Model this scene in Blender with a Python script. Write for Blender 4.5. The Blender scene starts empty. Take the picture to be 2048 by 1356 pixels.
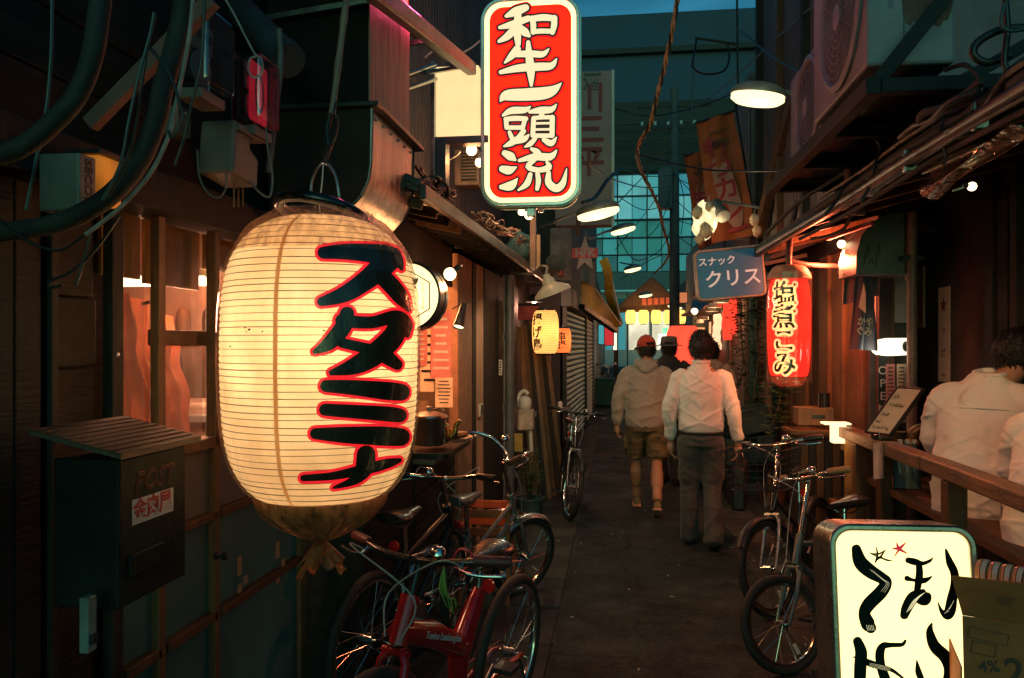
import bpy, math, random
from mathutils import Vector, Matrix, noise
random.seed(11)
R = math.radians
SC = bpy.context.scene
COL = SC.collection
# ---------------------------------------------------------------- camera
F, YAW, EYE = 1593.0, R(7.55), 1.6
cam_d = bpy.data.cameras.new('camera'); cam = bpy.data.objects.new('camera', cam_d); COL.objects.link(cam)
cam.location = (0, 0, EYE); cam.rotation_euler = (R(90), 0, YAW)
cam_d.sensor_width = 36.0; cam_d.lens = F / 2048 * 36; cam_d.shift_y = 12 / 2048
cam_d.clip_start = 0.05; cam_d.clip_end = 1000
SC.camera = cam
# ---------------------------------------------------------------- sky at dusk
world = bpy.data.worlds.new('World'); SC.world = world; world.use_nodes = True
wt = world.node_tree; wn = wt.nodes; wl = wt.links
bg = wn['Background']
sky = wn.new('ShaderNodeTexSky'); sky.sky_type = 'NISHITA'; sky.sun_disc = False
sky.sun_elevation = R(7.0); sky.sun_rotation = R(180); sky.altitude = 0; sky.air_density = 1.0; sky.dust_density = 1.5; sky.ozone_density = 4.0
tint = wn.new('ShaderNodeMix'); tint.data_type = 'RGBA'; tint.blend_type = 'MULTIPLY'; tint.inputs[0].default_value = 1.0
tint.inputs[7].default_value = (0.34, 0.92, 0.74, 1)
wl.new(sky.outputs[0], tint.inputs[6])
wco = wn.new('ShaderNodeTexCoord'); wmp = wn.new('ShaderNodeMapping'); wmp.inputs['Scale'].default_value = (1.2, 1.2, 7.0)
wno = wn.new('ShaderNodeTexNoise'); wno.inputs['Scale'].default_value = 2.2; wno.inputs['Detail'].default_value = 6
wl.new(wco.outputs['Generated'], wmp.inputs[0]); wl.new(wmp.outputs[0], wno.inputs['Vector'])
wrp = wn.new('ShaderNodeValToRGB'); wrp.color_ramp.elements[0].position = .38; wrp.color_ramp.elements[0].color = (.45, .5, .55, 1)
wrp.color_ramp.elements[1].position = .66; wrp.color_ramp.elements[1].color = (1.25, 1.2, 1.15, 1)
wl.new(wno.outputs[0], wrp.inputs[0])
cloud = wn.new('ShaderNodeMix'); cloud.data_type = 'RGBA'; cloud.blend_type = 'MULTIPLY'; cloud.inputs[0].default_value = 1.0
wl.new(tint.outputs[2], cloud.inputs[6]); wl.new(wrp.outputs[0], cloud.inputs[7]); wl.new(cloud.outputs[2], bg.inputs[0])
bg.inputs[1].default_value = 0.15
# ---------------------------------------------------------------- exposure and render
vs = SC.view_settings; vs.view_transform = 'Standard'; vs.look = 'None'; vs.gamma = 1.0; vs.exposure = 0.0; vs.use_curve_mapping = False
cy = SC.cycles
cy.use_denoising = True
try: cy.denoiser = 'OPENIMAGEDENOISE'; cy.denoising_input_passes = 'RGB_ALBEDO_NORMAL'
except Exception: pass
cy.max_bounces = 7; cy.diffuse_bounces = 3; cy.glossy_bounces = 3; cy.transmission_bounces = 4; cy.transparent_max_bounces = 12
cy.sample_clamp_indirect = 2.5; cy.caustics_reflective = False; cy.caustics_refractive = False
# ---------------------------------------------------------------- measuring: a photograph point at a known distance down the alley
def ray(px, py):
    c = (px - 1024) / F; u = (690 - py) / F; s, k = math.sin(YAW), math.cos(YAW)
    return Vector((-s + c * k, k + c * s, u))
def at(px, py, Y): d = ray(px, py); return Vector((0, 0, EYE)) + d * (Y / d.y)
def atX(px, py, X): d = ray(px, py); return Vector((0, 0, EYE)) + d * (X / d.x)
def atZ(px, py, Z=0.0): d = ray(px, py); return Vector((0, 0, EYE)) + d * ((Z - EYE) / d.z)
def V(*a): return Vector(a)
def lerp(a, b, t): return a + (b - a) * t
# ---------------------------------------------------------------- mesh building
WM = {}
def frame(o, right, up):
    r = Vector(right).normalized(); u = Vector(up); n = r.cross(u).normalized(); u = n.cross(r).normalized()
    m = Matrix((r, u, n)).transposed().to_4x4(); m.translation = Vector(o); return m
def rotz(a, o=(0, 0, 0)): m = Matrix.Rotation(a, 4, 'Z'); m.translation = Vector(o); return m
def rrect(w, h, r, n=6):
    p = []
    for cx, cy_, a0 in ((w/2-r, h/2-r, 0), (-w/2+r, h/2-r, 90), (-w/2+r, -h/2+r, 180), (w/2-r, -h/2+r, 270)):
        for i in range(n+1): a = R(a0 + 90*i/n); p.append((cx + r*math.cos(a), cy_ + r*math.sin(a)))
    return p
def circ(r, n=24, ry=None): return [(r*math.cos(2*math.pi*i/n), (ry or r)*math.sin(2*math.pi*i/n)) for i in range(n)]
def smooth_path(pts, k=6):
    pts = [Vector(p) for p in pts]; out = []
    n = len(pts)
    for i in range(n-1):
        p0 = pts[max(i-1, 0)]; p1 = pts[i]; p2 = pts[i+1]; p3 = pts[min(i+2, n-1)]
        for j in range(k):
            t = j/k; out.append(.5*((2*p1) + (p2-p0)*t + (2*p0-5*p1+4*p2-p3)*t*t + (3*p1-p0-3*p2+p3)*t**3))
    out.append(pts[-1]); return out
class MB:
    def __init__(s): s.v = []; s.f = []; s.m = []; s.mi = 0
    def add(s, vs_, fs, M=None):
        b = len(s.v)
        s.v += [(M @ Vector(v)) if M is not None else Vector(v) for v in vs_]
        s.f += [tuple(b+i for i in f) for f in fs]; s.m += [s.mi]*len(fs); return s
    def box(s, c, d, rz=0, M=None):
        x, y, z = d[0]/2, d[1]/2, d[2]/2
        vs_ = [(-x,-y,-z),(x,-y,-z),(x,y,-z),(-x,y,-z),(-x,-y,z),(x,-y,z),(x,y,z),(-x,y,z)]
        T = rotz(rz, c) if M is None else M @ Matrix.Translation(Vector(c)) @ Matrix.Rotation(rz, 4, 'Z')
        return s.add(vs_, [(0,3,2,1),(4,5,6,7),(0,1,5,4),(1,2,6,5),(2,3,7,6),(3,0,4,7)], T)
    def box2(s, a, b): return s.box([(a[i]+b[i])/2 for i in range(3)], [abs(b[i]-a[i]) for i in range(3)])
    def bar(s, a, b, w, h, up=(0,0,1)):
        a, b = Vector(a), Vector(b); d = (b-a); L = d.length; d.normalize()
        u = Vector(up)
        if abs(d.dot(u.normalized())) > .98: u = Vector((0,1,0))
        r = d.cross(u).normalized(); u = r.cross(d).normalized()
        M = Matrix((r, d, u)).transposed().to_4x4(); M.translation = (a+b)/2
        return s.box((0,0,0), (w, L, h), 0, M)
    def tube(s, pts, r, n=8, caps=True, closed=False):
        pts = [Vector(p) for p in pts]; k = len(pts)
        rr = r if isinstance(r, (list, tuple)) else [r]*k
        def tan(i):
            if closed: return (pts[(i+1)%k]-pts[(i-1)%k]).normalized()
            return (pts[min(i+1,k-1)]-pts[max(i-1,0)]).normalized()
        t = tan(0); u = Vector((0,0,1)) if abs(t.z) < .9 else Vector((1,0,0))
        nrm = (u - t*u.dot(t)).normalized(); vs_ = []; fs = []
        for i in range(k):
            t = tan(i); q = nrm - t*nrm.dot(t)
            if q.length > 1e-6: nrm = q.normalized()
            b = t.cross(nrm)
            for j in range(n):
                a = 2*math.pi*j/n; vs_.append(pts[i] + (nrm*math.cos(a)+b*math.sin(a))*rr[i])
        for i in range(k if closed else k-1):
            for j in range(n):
                fs.append((i*n+j, i*n+(j+1)%n, ((i+1)%k)*n+(j+1)%n, ((i+1)%k)*n+j))
        if caps and not closed: fs += [tuple(range(n-1,-1,-1)), tuple(range((k-1)*n, k*n))]
        return s.add(vs_, fs)
    def lathe(s, prof, n=24, M=None, caps=True):
        vs_ = []; fs = []; k = len(prof)
        for r, z in prof:
            for j in range(n): a = 2*math.pi*j/n; vs_.append((r*math.cos(a), r*math.sin(a), z))
        for i in range(k-1):
            for j in range(n): fs.append((i*n+j, i*n+(j+1)%n, (i+1)*n+(j+1)%n, (i+1)*n+j))
        if caps: fs += [tuple(range(n-1,-1,-1)), tuple(range((k-1)*n, k*n))]
        return s.add(vs_, fs, M)
    def prism(s, poly, z0, z1, M=None):
        n = len(poly); vs_ = [(x,y,z0) for x,y in poly] + [(x,y,z1) for x,y in poly]
        fs = [tuple(range(n-1,-1,-1)), tuple(range(n,2*n))] + [(i,(i+1)%n,n+(i+1)%n,n+i) for i in range(n)]
        return s.add(vs_, fs, M)
    def ring(s, outer, inner, z0, z1, M=None):
        n = len(outer); vs_ = [(x,y,z0) for x,y in outer]+[(x,y,z0) for x,y in inner]+[(x,y,z1) for x,y in outer]+[(x,y,z1) for x,y in inner]
        fs = []
        for i in range(n):
            j = (i+1)%n; fs += [(i,j,2*n+j,2*n+i),(n+j,n+i,3*n+i,3*n+j),(2*n+i,2*n+j,3*n+j,3*n+i),(j,i,n+i,n+j)]
        return s.add(vs_, fs, M)
    def ball(s, c, r, n=12, M=None):
        r = r if isinstance(r, (list, tuple)) else (r,r,r); k = max(5, n//2); prof = []
        vs_ = []; fs = []
        for i in range(1,k):
            p = math.pi*i/k
            for j in range(n): a = 2*math.pi*j/n; vs_.append((c[0]+r[0]*math.sin(p)*math.cos(a), c[1]+r[1]*math.sin(p)*math.sin(a), c[2]-r[2]*math.cos(p)))
        for i in range(k-2):
            for j in range(n): fs.append((i*n+j, i*n+(j+1)%n, (i+1)*n+(j+1)%n, (i+1)*n+j))
        t = len(vs_); vs_ += [(c[0],c[1],c[2]-r[2]), (c[0],c[1],c[2]+r[2])]
        fs += [(j, t, (j+1)%n)[::1] for j in range(n)] + [((k-2)*n+j, (k-2)*n+(j+1)%n, t+1) for j in range(n)]
        return s.add(vs_, fs, M)
    def grid(s, fn, nu, nv, wrap=False):
        vs_ = []; fs = []; cu = nu if wrap else nu+1
        for j in range(nv+1):
            for i in range(cu): vs_.append(fn(i/nu, j/nv))
        for j in range(nv):
            for i in range(nu): fs.append((j*cu+i, j*cu+(i+1)%cu, (j+1)*cu+(i+1)%cu, (j+1)*cu+i))
        return s.add(vs_, fs)
    def sheet(s, fn, nu, nv, th):
        """a cloth or panel with thickness: fn(u,v) gives the front, shifted by th along its normal for the back"""
        P = [[Vector(fn(i/nu, j/nv)) for i in range(nu+1)] for j in range(nv+1)]; vs_ = []; N = []
        for j in range(nv+1):
            for i in range(nu+1):
                du = P[j][min(i+1,nu)]-P[j][max(i-1,0)]; dv = P[min(j+1,nv)][i]-P[max(j-1,0)][i]
                N.append(du.cross(dv).normalized()); vs_.append(P[j][i])
        w = nu+1; t = len(vs_); vs_ += [vs_[i]-N[i]*th for i in range(t)]; fs = []
        for j in range(nv):
            for i in range(nu):
                q = (j*w+i, j*w+i+1, (j+1)*w+i+1, (j+1)*w+i); fs.append(q); fs.append(tuple(t+x for x in q[::-1]))
        rim = [i for i in range(w)] + [j*w+nu for j in range(1,nv+1)] + [nv*w+i for i in range(nu-1,-1,-1)] + [j*w for j in range(nv-1,0,-1)]
        for a, b in zip(rim, rim[1:]+rim[:1]): fs.append((a, t+a, t+b, b))
        return s.add(vs_, fs)
    def build(s, name, mat, parent=None, smooth=False, bevel=0, local=False, seg=2):
        W = WM.get(parent.name, Matrix()) if parent else Matrix()
        inv = Matrix() if local else W.inverted()
        me = bpy.data.meshes.new(name); me.from_pydata([inv @ v for v in s.v], [], s.f); me.update()
        for m in (mat if isinstance(mat, (list, tuple)) else [mat]): me.materials.append(m)
        if any(s.m): me.polygons.foreach_set('material_index', s.m)
        if smooth:
            me.polygons.foreach_set('use_smooth', [True]*len(me.polygons)); me.set_sharp_from_angle(angle=R(45 if smooth is True else smooth))
        o = bpy.data.objects.new(name, me); COL.objects.link(o)
        if parent: o.parent = parent
        WM[o.name] = W
        if bevel:
            b = o.modifiers.new('bevel', 'BEVEL'); b.width = bevel; b.segments = seg; b.limit_method = 'ANGLE'; b.angle_limit = R(40)
        return o
def tag(o, label=None, cat=None, group=None, kind=None):
    for k, v in (('label', label), ('category', cat), ('group', group), ('kind', kind)):
        if v: o[k] = v
    return o
def thing(name, label, cat, loc=(0,0,0), rz=0, group=None):
    o = bpy.data.objects.new(name, None); COL.objects.link(o); o.empty_display_size = .1
    o.location = loc; o.rotation_euler = (0, 0, rz); WM[o.name] = rotz(rz, loc); return tag(o, label, cat, group)
def copy_tree(o, parent=None):
    c = o.copy(); COL.objects.link(c); c.parent = parent; WM[c.name] = Matrix()
    for ch in o.children: copy_tree(ch, c)
    return c
def place(o, loc, rz=0, label=None, rx=0, ry=0):
    o.location = loc; o.rotation_euler = (rx, ry, rz)
    if label: o['label'] = label
    return o
def lamp(name, loc, watts, col, parent=None, r=.04):
    d = bpy.data.lights.new(name, 'POINT'); d.energy = watts*.42; d.color = col; d.shadow_soft_size = r
    o = bpy.data.objects.new(name, d); COL.objects.link(o)
    W = WM.get(parent.name, Matrix()) if parent else Matrix()
    o.location = W.inverted() @ Vector(loc); o.parent = parent; return o
def spot(name, loc, to, watts, col, parent, deg=100, r=.03):
    d = bpy.data.lights.new(name, 'SPOT'); d.energy = watts*.42; d.color = col; d.shadow_soft_size = r; d.spot_size = R(deg); d.spot_blend = .8
    o = bpy.data.objects.new(name, d); COL.objects.link(o); W = WM.get(parent.name, Matrix()); o.parent = parent
    q = (Vector(to)-Vector(loc)).to_track_quat('-Z', 'Y'); o.matrix_local = W.inverted() @ (Matrix.Translation(Vector(loc)) @ q.to_matrix().to_4x4()); return o
# ---------------------------------------------------------------- lettering
def text(body, size, mat, M, parent=None, name='lettering', bold=0.0, thick=.001, vertical=False, align='CENTER', sx=1.0, line=1.0, lift=0.0, shear=0.0):
    c = bpy.data.curves.new('t', 'FONT'); c.body = '\n'.join(body) if vertical else body
    c.size = size; c.align_x = align; c.align_y = 'CENTER'; c.offset = bold*size; c.extrude = thick; c.space_line = line; c.shear = shear; c.resolution_u = 3
    o = bpy.data.objects.new('t', c); COL.objects.link(o)
    dg = bpy.context.evaluated_depsgraph_get(); me = bpy.data.meshes.new_from_object(o.evaluated_get(dg))
    bpy.data.objects.remove(o); bpy.data.curves.remove(c)
    W = WM.get(parent.name, Matrix()) if parent else Matrix()
    me.transform(W.inverted() @ M @ Matrix.Translation((0, 0, lift)) @ Matrix.Diagonal((sx, 1, 1, 1)))
    me.materials.clear(); me.materials.append(mat); me.name = name
    o = bpy.data.objects.new(name, me); COL.objects.link(o); o.parent = parent; WM[o.name] = W; return o
def strokes(mb, S, put, extra=0.0, lift=0.0, k=5, step=.00008):
    """brush strokes: each a list of (x, y, half width); put(x, y, lift) gives the point on the thing"""
    for q, st in enumerate(S):
        P = smooth_path([(a, b, c) for a, b, c in st], k); n = len(P); lf = lift + q*step
        vs_ = []; fs = []
        L = []
        for i in range(n):
            d = Vector((P[min(i+1,n-1)].x-P[max(i-1,0)].x, P[min(i+1,n-1)].y-P[max(i-1,0)].y))
            d = d.normalized() if d.length > 1e-9 else Vector((1,0)); w = max(P[i].z,0)+extra
            L.append((P[i].x, P[i].y, d, w))
        x, y, d, w = L[0]; rows = []
        for t in (75, 50, 25): a = R(t); rows.append((x-d.x*w*math.sin(a), y-d.y*w*math.sin(a), d, w*math.cos(a)))
        rows += L
        x, y, d, w = L[-1]
        for t in (25, 50, 75): a = R(t); rows.append((x+d.x*w*math.sin(a), y+d.y*w*math.sin(a), d, w*math.cos(a)))
        for x, y, d, w in rows:
            vs_ += [put(x-d.y*w, y+d.x*w, lf), put(x, y, lf), put(x+d.y*w, y-d.x*w, lf)]
        for i in range(len(rows)-1):
            fs += [(3*i, 3*i+1, 3*i+4, 3*i+3), (3*i+1, 3*i+2, 3*i+5, 3*i+4)]
        mb.add(vs_, fs)
    return mb
# ---------------------------------------------------------------- materials
MC = {}
def nodes(name):
    m = bpy.data.materials.new(name); m.use_nodes = True; return m, m.node_tree.nodes, m.node_tree.links
def pm(name, col, rough=.6, metal=0.0, var=.25, vs=6.0, bump=.15, bs=60.0, col2=None, stretch=(1,1,1), coat=0.0, spec=.5, emit=0.0, dirt=0.0, rvar=.15, sheen=0.0, dist=.01):
    if name in MC: return MC[name]
    m, n, l = nodes(name); b = n['Principled BSDF']; co = n.new('ShaderNodeTexCoord'); mp = n.new('ShaderNodeMapping')
    l.new(co.outputs['Object'], mp.inputs[0]); mp.inputs['Scale'].default_value = stretch
    t = n.new('ShaderNodeTexNoise'); t.inputs['Scale'].default_value = vs; t.inputs['Detail'].default_value = 6; t.inputs['Roughness'].default_value = .65
    l.new(mp.outputs[0], t.inputs['Vector'])
    r = n.new('ShaderNodeValToRGB'); e = r.color_ramp.elements
    a = tuple(c*(1-var) for c in col); z = tuple(min(1, c*(1+var)) for c in (col2 or col))
    e[0].position = .3; e[0].color = (*a, 1); e[1].position = .7; e[1].color = (*z, 1)
    l.new(t.outputs[0], r.inputs[0]); out = r.outputs[0]
    if dirt:
        t3 = n.new('ShaderNodeTexNoise'); t3.inputs['Scale'].default_value = vs*.45; t3.inputs['Detail'].default_value = 8; t3.inputs['Roughness'].default_value = .75
        l.new(co.outputs['Object'], t3.inputs['Vector'])
        r3 = n.new('ShaderNodeValToRGB'); r3.color_ramp.elements[0].position = .42; r3.color_ramp.elements[1].position = .62
        k = 1-dirt; r3.color_ramp.elements[0].color = (k*.9, k, k, 1); r3.color_ramp.elements[1].color = (1, 1, 1, 1); l.new(t3.outputs[0], r3.inputs[0])
        mx = n.new('ShaderNodeMix'); mx.data_type = 'RGBA'; mx.blend_type = 'MULTIPLY'; mx.inputs[0].default_value = 1
        l.new(out, mx.inputs[6]); l.new(r3.outputs[0], mx.inputs[7]); out = mx.outputs[2]
    l.new(out, b.inputs['Base Color']); b.inputs['Metallic'].default_value = metal; b.inputs['Coat Weight'].default_value = coat
    b.inputs['Specular IOR Level'].default_value = spec; b.inputs['Sheen Weight'].default_value = sheen
    rr = n.new('ShaderNodeMapRange'); rr.inputs[3].default_value = max(.02, rough-rvar); rr.inputs[4].default_value = min(1, rough+rvar); l.new(t.outputs[0], rr.inputs[0]); l.new(rr.outputs[0], b.inputs['Roughness'])
    if bump:
        t2 = n.new('ShaderNodeTexNoise'); t2.inputs['Scale'].default_value = bs; t2.inputs['Detail'].default_value = 4; l.new(mp.outputs[0], t2.inputs['Vector'])
        bp = n.new('ShaderNodeBump'); bp.inputs['Strength'].default_value = bump; bp.inputs['Distance'].default_value = dist; l.new(t2.outputs[0], bp.inputs['Height']); l.new(bp.outputs[0], b.inputs['Normal'])
    if emit: l.new(out, b.inputs['Emission Color']); b.inputs['Emission Strength'].default_value = emit
    MC[name] = m; return m
def em(name, col, s=1.0, var=0.0, vs=12.0, sample=True):
    if name in MC: return MC[name]
    m, n, l = nodes(name); b = n['Principled BSDF']; b.inputs['Base Color'].default_value = (*[c*.5 for c in col], 1); b.inputs['Roughness'].default_value = .5
    b.inputs['Emission Color'].default_value = (*col, 1); b.inputs['Emission Strength'].default_value = s
    if var:
        co = n.new('ShaderNodeTexCoord'); t = n.new('ShaderNodeTexNoise'); t.inputs['Scale'].default_value = vs; t.inputs['Detail'].default_value = 5; l.new(co.outputs['Object'], t.inputs['Vector'])
        mr = n.new('ShaderNodeMapRange'); mr.inputs[1].default_value = .3; mr.inputs[2].default_value = .7; mr.inputs[3].default_value = s*(1-var); mr.inputs[4].default_value = s*(1+var); l.new(t.outputs[0], mr.inputs[0]); l.new(mr.outputs[0], b.inputs['Emission Strength'])
    if not sample: m.cycles.emission_sampling = 'NONE'
    MC[name] = m; return m
def paper(name, col, s=.5, tr=.8, var=.12):
    """lantern paper or sign film: lets the lamp inside through and glows evenly from the light scattered in it"""
    if name in MC: return MC[name]
    m, n, l = nodes(name); n.remove(n['Principled BSDF']); out = n['Material Output']
    co = n.new('ShaderNodeTexCoord'); t = n.new('ShaderNodeTexNoise'); t.inputs['Scale'].default_value = 9; t.inputs['Detail'].default_value = 7; l.new(co.outputs['Object'], t.inputs['Vector'])
    r = n.new('ShaderNodeValToRGB'); r.color_ramp.elements[0].position = .3; r.color_ramp.elements[1].position = .65
    r.color_ramp.elements[0].color = (*[c*(1-var)*(1-.4*var*i) for i, c in enumerate(col)], 1); r.color_ramp.elements[1].color = (*col, 1); l.new(t.outputs[0], r.inputs[0])
    e = n.new('ShaderNodeEmission'); e.inputs[1].default_value = s; tl = n.new('ShaderNodeBsdfTranslucent'); df = n.new('ShaderNodeBsdfDiffuse')
    for q in (e, tl, df): l.new(r.outputs[0], q.inputs[0])
    mx = n.new('ShaderNodeMixShader'); mx.inputs[0].default_value = tr; l.new(df.outputs[0], mx.inputs[1]); l.new(tl.outputs[0], mx.inputs[2])
    ad = n.new('ShaderNodeAddShader'); l.new(mx.outputs[0], ad.inputs[0]); l.new(e.outputs[0], ad.inputs[1]); l.new(ad.outputs[0], out.inputs[0])
    MC[name] = m; return m
def film(name, col=(1,1,1), gloss=.12, rough=.12, haze=0.0, bump=.3, bs=18.0, hcol=(.9,.85,.8), stretch=(1,1,1)):
    """clear glass or plastic film: thin, see-through, with a sheen and some haze"""
    if name in MC: return MC[name]
    m, n, l = nodes(name); n.remove(n['Principled BSDF']); out = n['Material Output']
    tp = n.new('ShaderNodeBsdfTransparent'); tp.inputs[0].default_value = (*col, 1); gl = n.new('ShaderNodeBsdfGlossy'); gl.inputs['Roughness'].default_value = rough
    fr = n.new('ShaderNodeLayerWeight'); fr.inputs[0].default_value = .5; pw = n.new('ShaderNodeMath'); pw.operation = 'POWER'; pw.inputs[1].default_value = 4.0; l.new(fr.outputs['Facing'], pw.inputs[0]); ma = n.new('ShaderNodeMath'); ma.operation = 'MULTIPLY_ADD'; ma.inputs[1].default_value = .55; ma.inputs[2].default_value = gloss*.5; l.new(pw.outputs[0], ma.inputs[0])
    co = n.new('ShaderNodeTexCoord'); mp = n.new('ShaderNodeMapping'); mp.inputs['Scale'].default_value = stretch; l.new(co.outputs['Object'], mp.inputs[0])
    t = n.new('ShaderNodeTexNoise'); t.inputs['Scale'].default_value = bs; t.inputs['Detail'].default_value = 4; l.new(mp.outputs[0], t.inputs['Vector'])
    bp = n.new('ShaderNodeBump'); bp.inputs['Strength'].default_value = bump; bp.inputs['Distance'].default_value = .02; l.new(t.outputs[0], bp.inputs['Height'])
    l.new(bp.outputs[0], gl.inputs['Normal']); l.new(bp.outputs[0], fr.inputs['Normal'])
    base = tp.outputs[0]
    if haze:
        df = n.new('ShaderNodeBsdfTranslucent'); d2 = n.new('ShaderNodeBsdfDiffuse'); df.inputs[0].default_value = d2.inputs[0].default_value = (*hcol, 1)
        m2 = n.new('ShaderNodeMixShader'); l.new(df.outputs[0], m2.inputs[1]); l.new(d2.outputs[0], m2.inputs[2])
        mr = n.new('ShaderNodeMapRange'); mr.inputs[1].default_value = .35; mr.inputs[2].default_value = .7; mr.inputs[3].default_value = haze*.3; mr.inputs[4].default_value = min(1, haze*1.6); l.new(t.outputs[0], mr.inputs[0])
        m1 = n.new('ShaderNodeMixShader'); l.new(mr.outputs[0], m1.inputs[0]); l.new(base, m1.inputs[1]); l.new(m2.outputs[0], m1.inputs[2]); base = m1.outputs[0]
    mx = n.new('ShaderNodeMixShader'); l.new(ma.outputs[0], mx.inputs[0]); l.new(base, mx.inputs[1]); l.new(gl.outputs[0], mx.inputs[2]); l.new(mx.outputs[0], out.inputs[0])
    MC[name] = m; return m
# the palette
dark_wood = pm('dark_wood', (.032,.028,.025), .65, var=.45, vs=3, bump=.35, bs=14, stretch=(7,7,.7), rvar=.2, spec=.2)
brown_wood = pm('brown_wood', (.11,.055,.026), .55, var=.4, vs=3, bump=.3, bs=16, stretch=(8,8,.8), spec=.3)
warm_wood = pm('warm_wood', (.24,.115,.048), .5, var=.35, vs=3, bump=.25, bs=16, stretch=(8,8,.8), dirt=.4)
rail_wood = pm('rail_wood', (.22,.11,.05), .42, var=.5, vs=4, bump=.4, bs=20, stretch=(9,1,9), dirt=.5)
black_metal = pm('black_metal', (.02,.024,.026), .4, var=.3, bump=.1, dirt=.2)
black_plastic = pm('black_plastic', (.018,.019,.02), .38, var=.2, bump=.1)
rubber = pm('rubber', (.022,.022,.022), .7, var=.3, bump=.25, bs=150)
chrome = pm('chrome', (.72,.72,.70), .16, 1.0, var=.12, bump=.04, rvar=.08)
steel = pm('steel', (.50,.49,.47), .3, 1.0, var=.3, vs=5, bump=.1, bs=30, rvar=.15, dirt=.25)
grey_paint = pm('grey_paint', (.30,.30,.29), .5, var=.2, bump=.1, dirt=.35)
white_paint = pm('white_paint', (.72,.70,.64), .35, var=.08, bump=.05, dirt=.2)
grey_plastic = pm('grey_plastic', (.20,.185,.17), .5, var=.15, bump=.08, dirt=.3)
ink = pm('ink', (.008,.012,.013), .35, var=.5, vs=30, bump=.1)
red_ink = pm('red_ink', (.55,.02,.03), .5, var=.2, bump=.05)
glass = film('glass', (.93,.95,.95), .06, .04, .04, .04, 4)
dirty_glass = film('dirty_glass', (.9,.85,.8), .08, .1, .12, .1, 5)
concrete = pm('concrete', (.17,.165,.15), .8, var=.3, vs=3, bump=.4, bs=50, dirt=.5)
bulb_warm = em('bulb_warm', (1.0,.76,.40), 4.0)
bulb_white = em('bulb_white', (1.0,.93,.62), 5.0)
WARM = (1.0, .40, .15); YEL = (1.0, .76, .42); RED = (1.0, .12, .08)
def fY(px, X): return atX(px, 690, X).y
def fZ(px, py, X): return atX(px, py, X).z
def panel(mb, X, ya, yb, za, zb, t=.03): return mb.box2((X-t, ya, za), (X, yb, zb))
# ================================================================ ground
def asphalt_mat(name, col, rough):
    m, n, l = nodes(name); b = n['Principled BSDF']; co = n.new('ShaderNodeTexCoord').outputs['Object']
    def nz(s, d=5, r=.6): t = n.new('ShaderNodeTexNoise'); t.inputs['Scale'].default_value = s; t.inputs['Detail'].default_value = d; t.inputs['Roughness'].default_value = r; l.new(co, t.inputs['Vector']); return t.outputs[0]
    def ramp(src, a, ca, c, cc): r = n.new('ShaderNodeValToRGB'); e = r.color_ramp.elements; e[0].position = a; e[0].color = (ca,)*3+(1,); e[1].position = c; e[1].color = (cc,)*3+(1,); l.new(src, r.inputs[0]); return r.outputs[0]
    def mul(a, c): x = n.new('ShaderNodeMix'); x.data_type = 'RGBA'; x.blend_type = 'MULTIPLY'; x.inputs[0].default_value = 1; l.new(a, x.inputs[6]); l.new(c, x.inputs[7]); return x.outputs[2]
    vo = n.new('ShaderNodeTexVoronoi'); vo.inputs['Scale'].default_value = 130; l.new(co, vo.inputs['Vector'])
    cr = n.new('ShaderNodeTexVoronoi'); cr.feature = 'DISTANCE_TO_EDGE'; cr.inputs['Scale'].default_value = 1.3
    wv = n.new('ShaderNodeTexNoise'); wv.inputs['Scale'].default_value = 3; l.new(co, wv.inputs['Vector']); mx = n.new('ShaderNodeMix'); mx.data_type = 'RGBA'; mx.inputs[0].default_value = .25; l.new(co, mx.inputs[6]); l.new(wv.outputs[1], mx.inputs[7]); l.new(mx.outputs[2], cr.inputs['Vector'])
    rgb = n.new('ShaderNodeRGB'); rgb.outputs[0].default_value = (*col, 1)
    c = mul(rgb.outputs[0], ramp(nz(1.1, 8, .7), .32, .45, .66, 1.5)); c = mul(c, ramp(nz(5, 6, .7), .35, .6, .65, 1.25)); c = mul(c, ramp(vo.outputs[1], .2, .55, .9, 1.7)); c = mul(c, ramp(cr.outputs[0], .0, .35, .012, 1.0))
    l.new(c, b.inputs['Base Color']); b.inputs['Specular IOR Level'].default_value = .22; rr = n.new('ShaderNodeMapRange'); rr.inputs[1].default_value = .35; rr.inputs[2].default_value = .65; rr.inputs[3].default_value = rough-.22; rr.inputs[4].default_value = rough+.15; l.new(nz(1.7, 7, .7), rr.inputs[0]); l.new(rr.outputs[0], b.inputs['Roughness'])
    bp = n.new('ShaderNodeBump'); bp.inputs['Strength'].default_value = .7; bp.inputs['Distance'].default_value = .004; l.new(vo.outputs[0], bp.inputs['Height']); b2 = n.new('ShaderNodeBump'); b2.inputs['Strength'].default_value = .5; b2.inputs['Distance'].default_value = .012; l.new(nz(4, 6), b2.inputs['Height']); l.new(bp.outputs[0], b2.inputs['Normal']); l.new(b2.outputs[0], b.inputs['Normal']); MC[name] = m; return m
asphalt = asphalt_mat('asphalt', (.042,.055,.051), .8)
patch = asphalt_mat('asphalt_patch', (.026,.038,.036), .75)
slab_m = pm('slab_concrete', (.052,.062,.057), .85, var=.35, vs=2.5, bump=.45, bs=110, dirt=.5, dist=.006)
g = MB(); g.grid(lambda u, v: V(-120+240*u, -60+240*v, 0), 24, 24)
ground = tag(g.build('ground', asphalt), kind='structure')
p = MB()
p.grid(lambda u, v: V(lerp(-.33, .92, u)+.012*noise.noise(V(u*9, v*40, 3)), lerp(-2, 11.3, v), .004), 12, 90)
road = tag(p.build('road', patch), kind='structure')
p = MB(); p.grid(lambda u, v: V(lerp(-.42, .9, u), lerp(11.9, 30, v), .004), 2, 20)
tag(p.build('road_patch', patch), kind='structure')
sl = None
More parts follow.
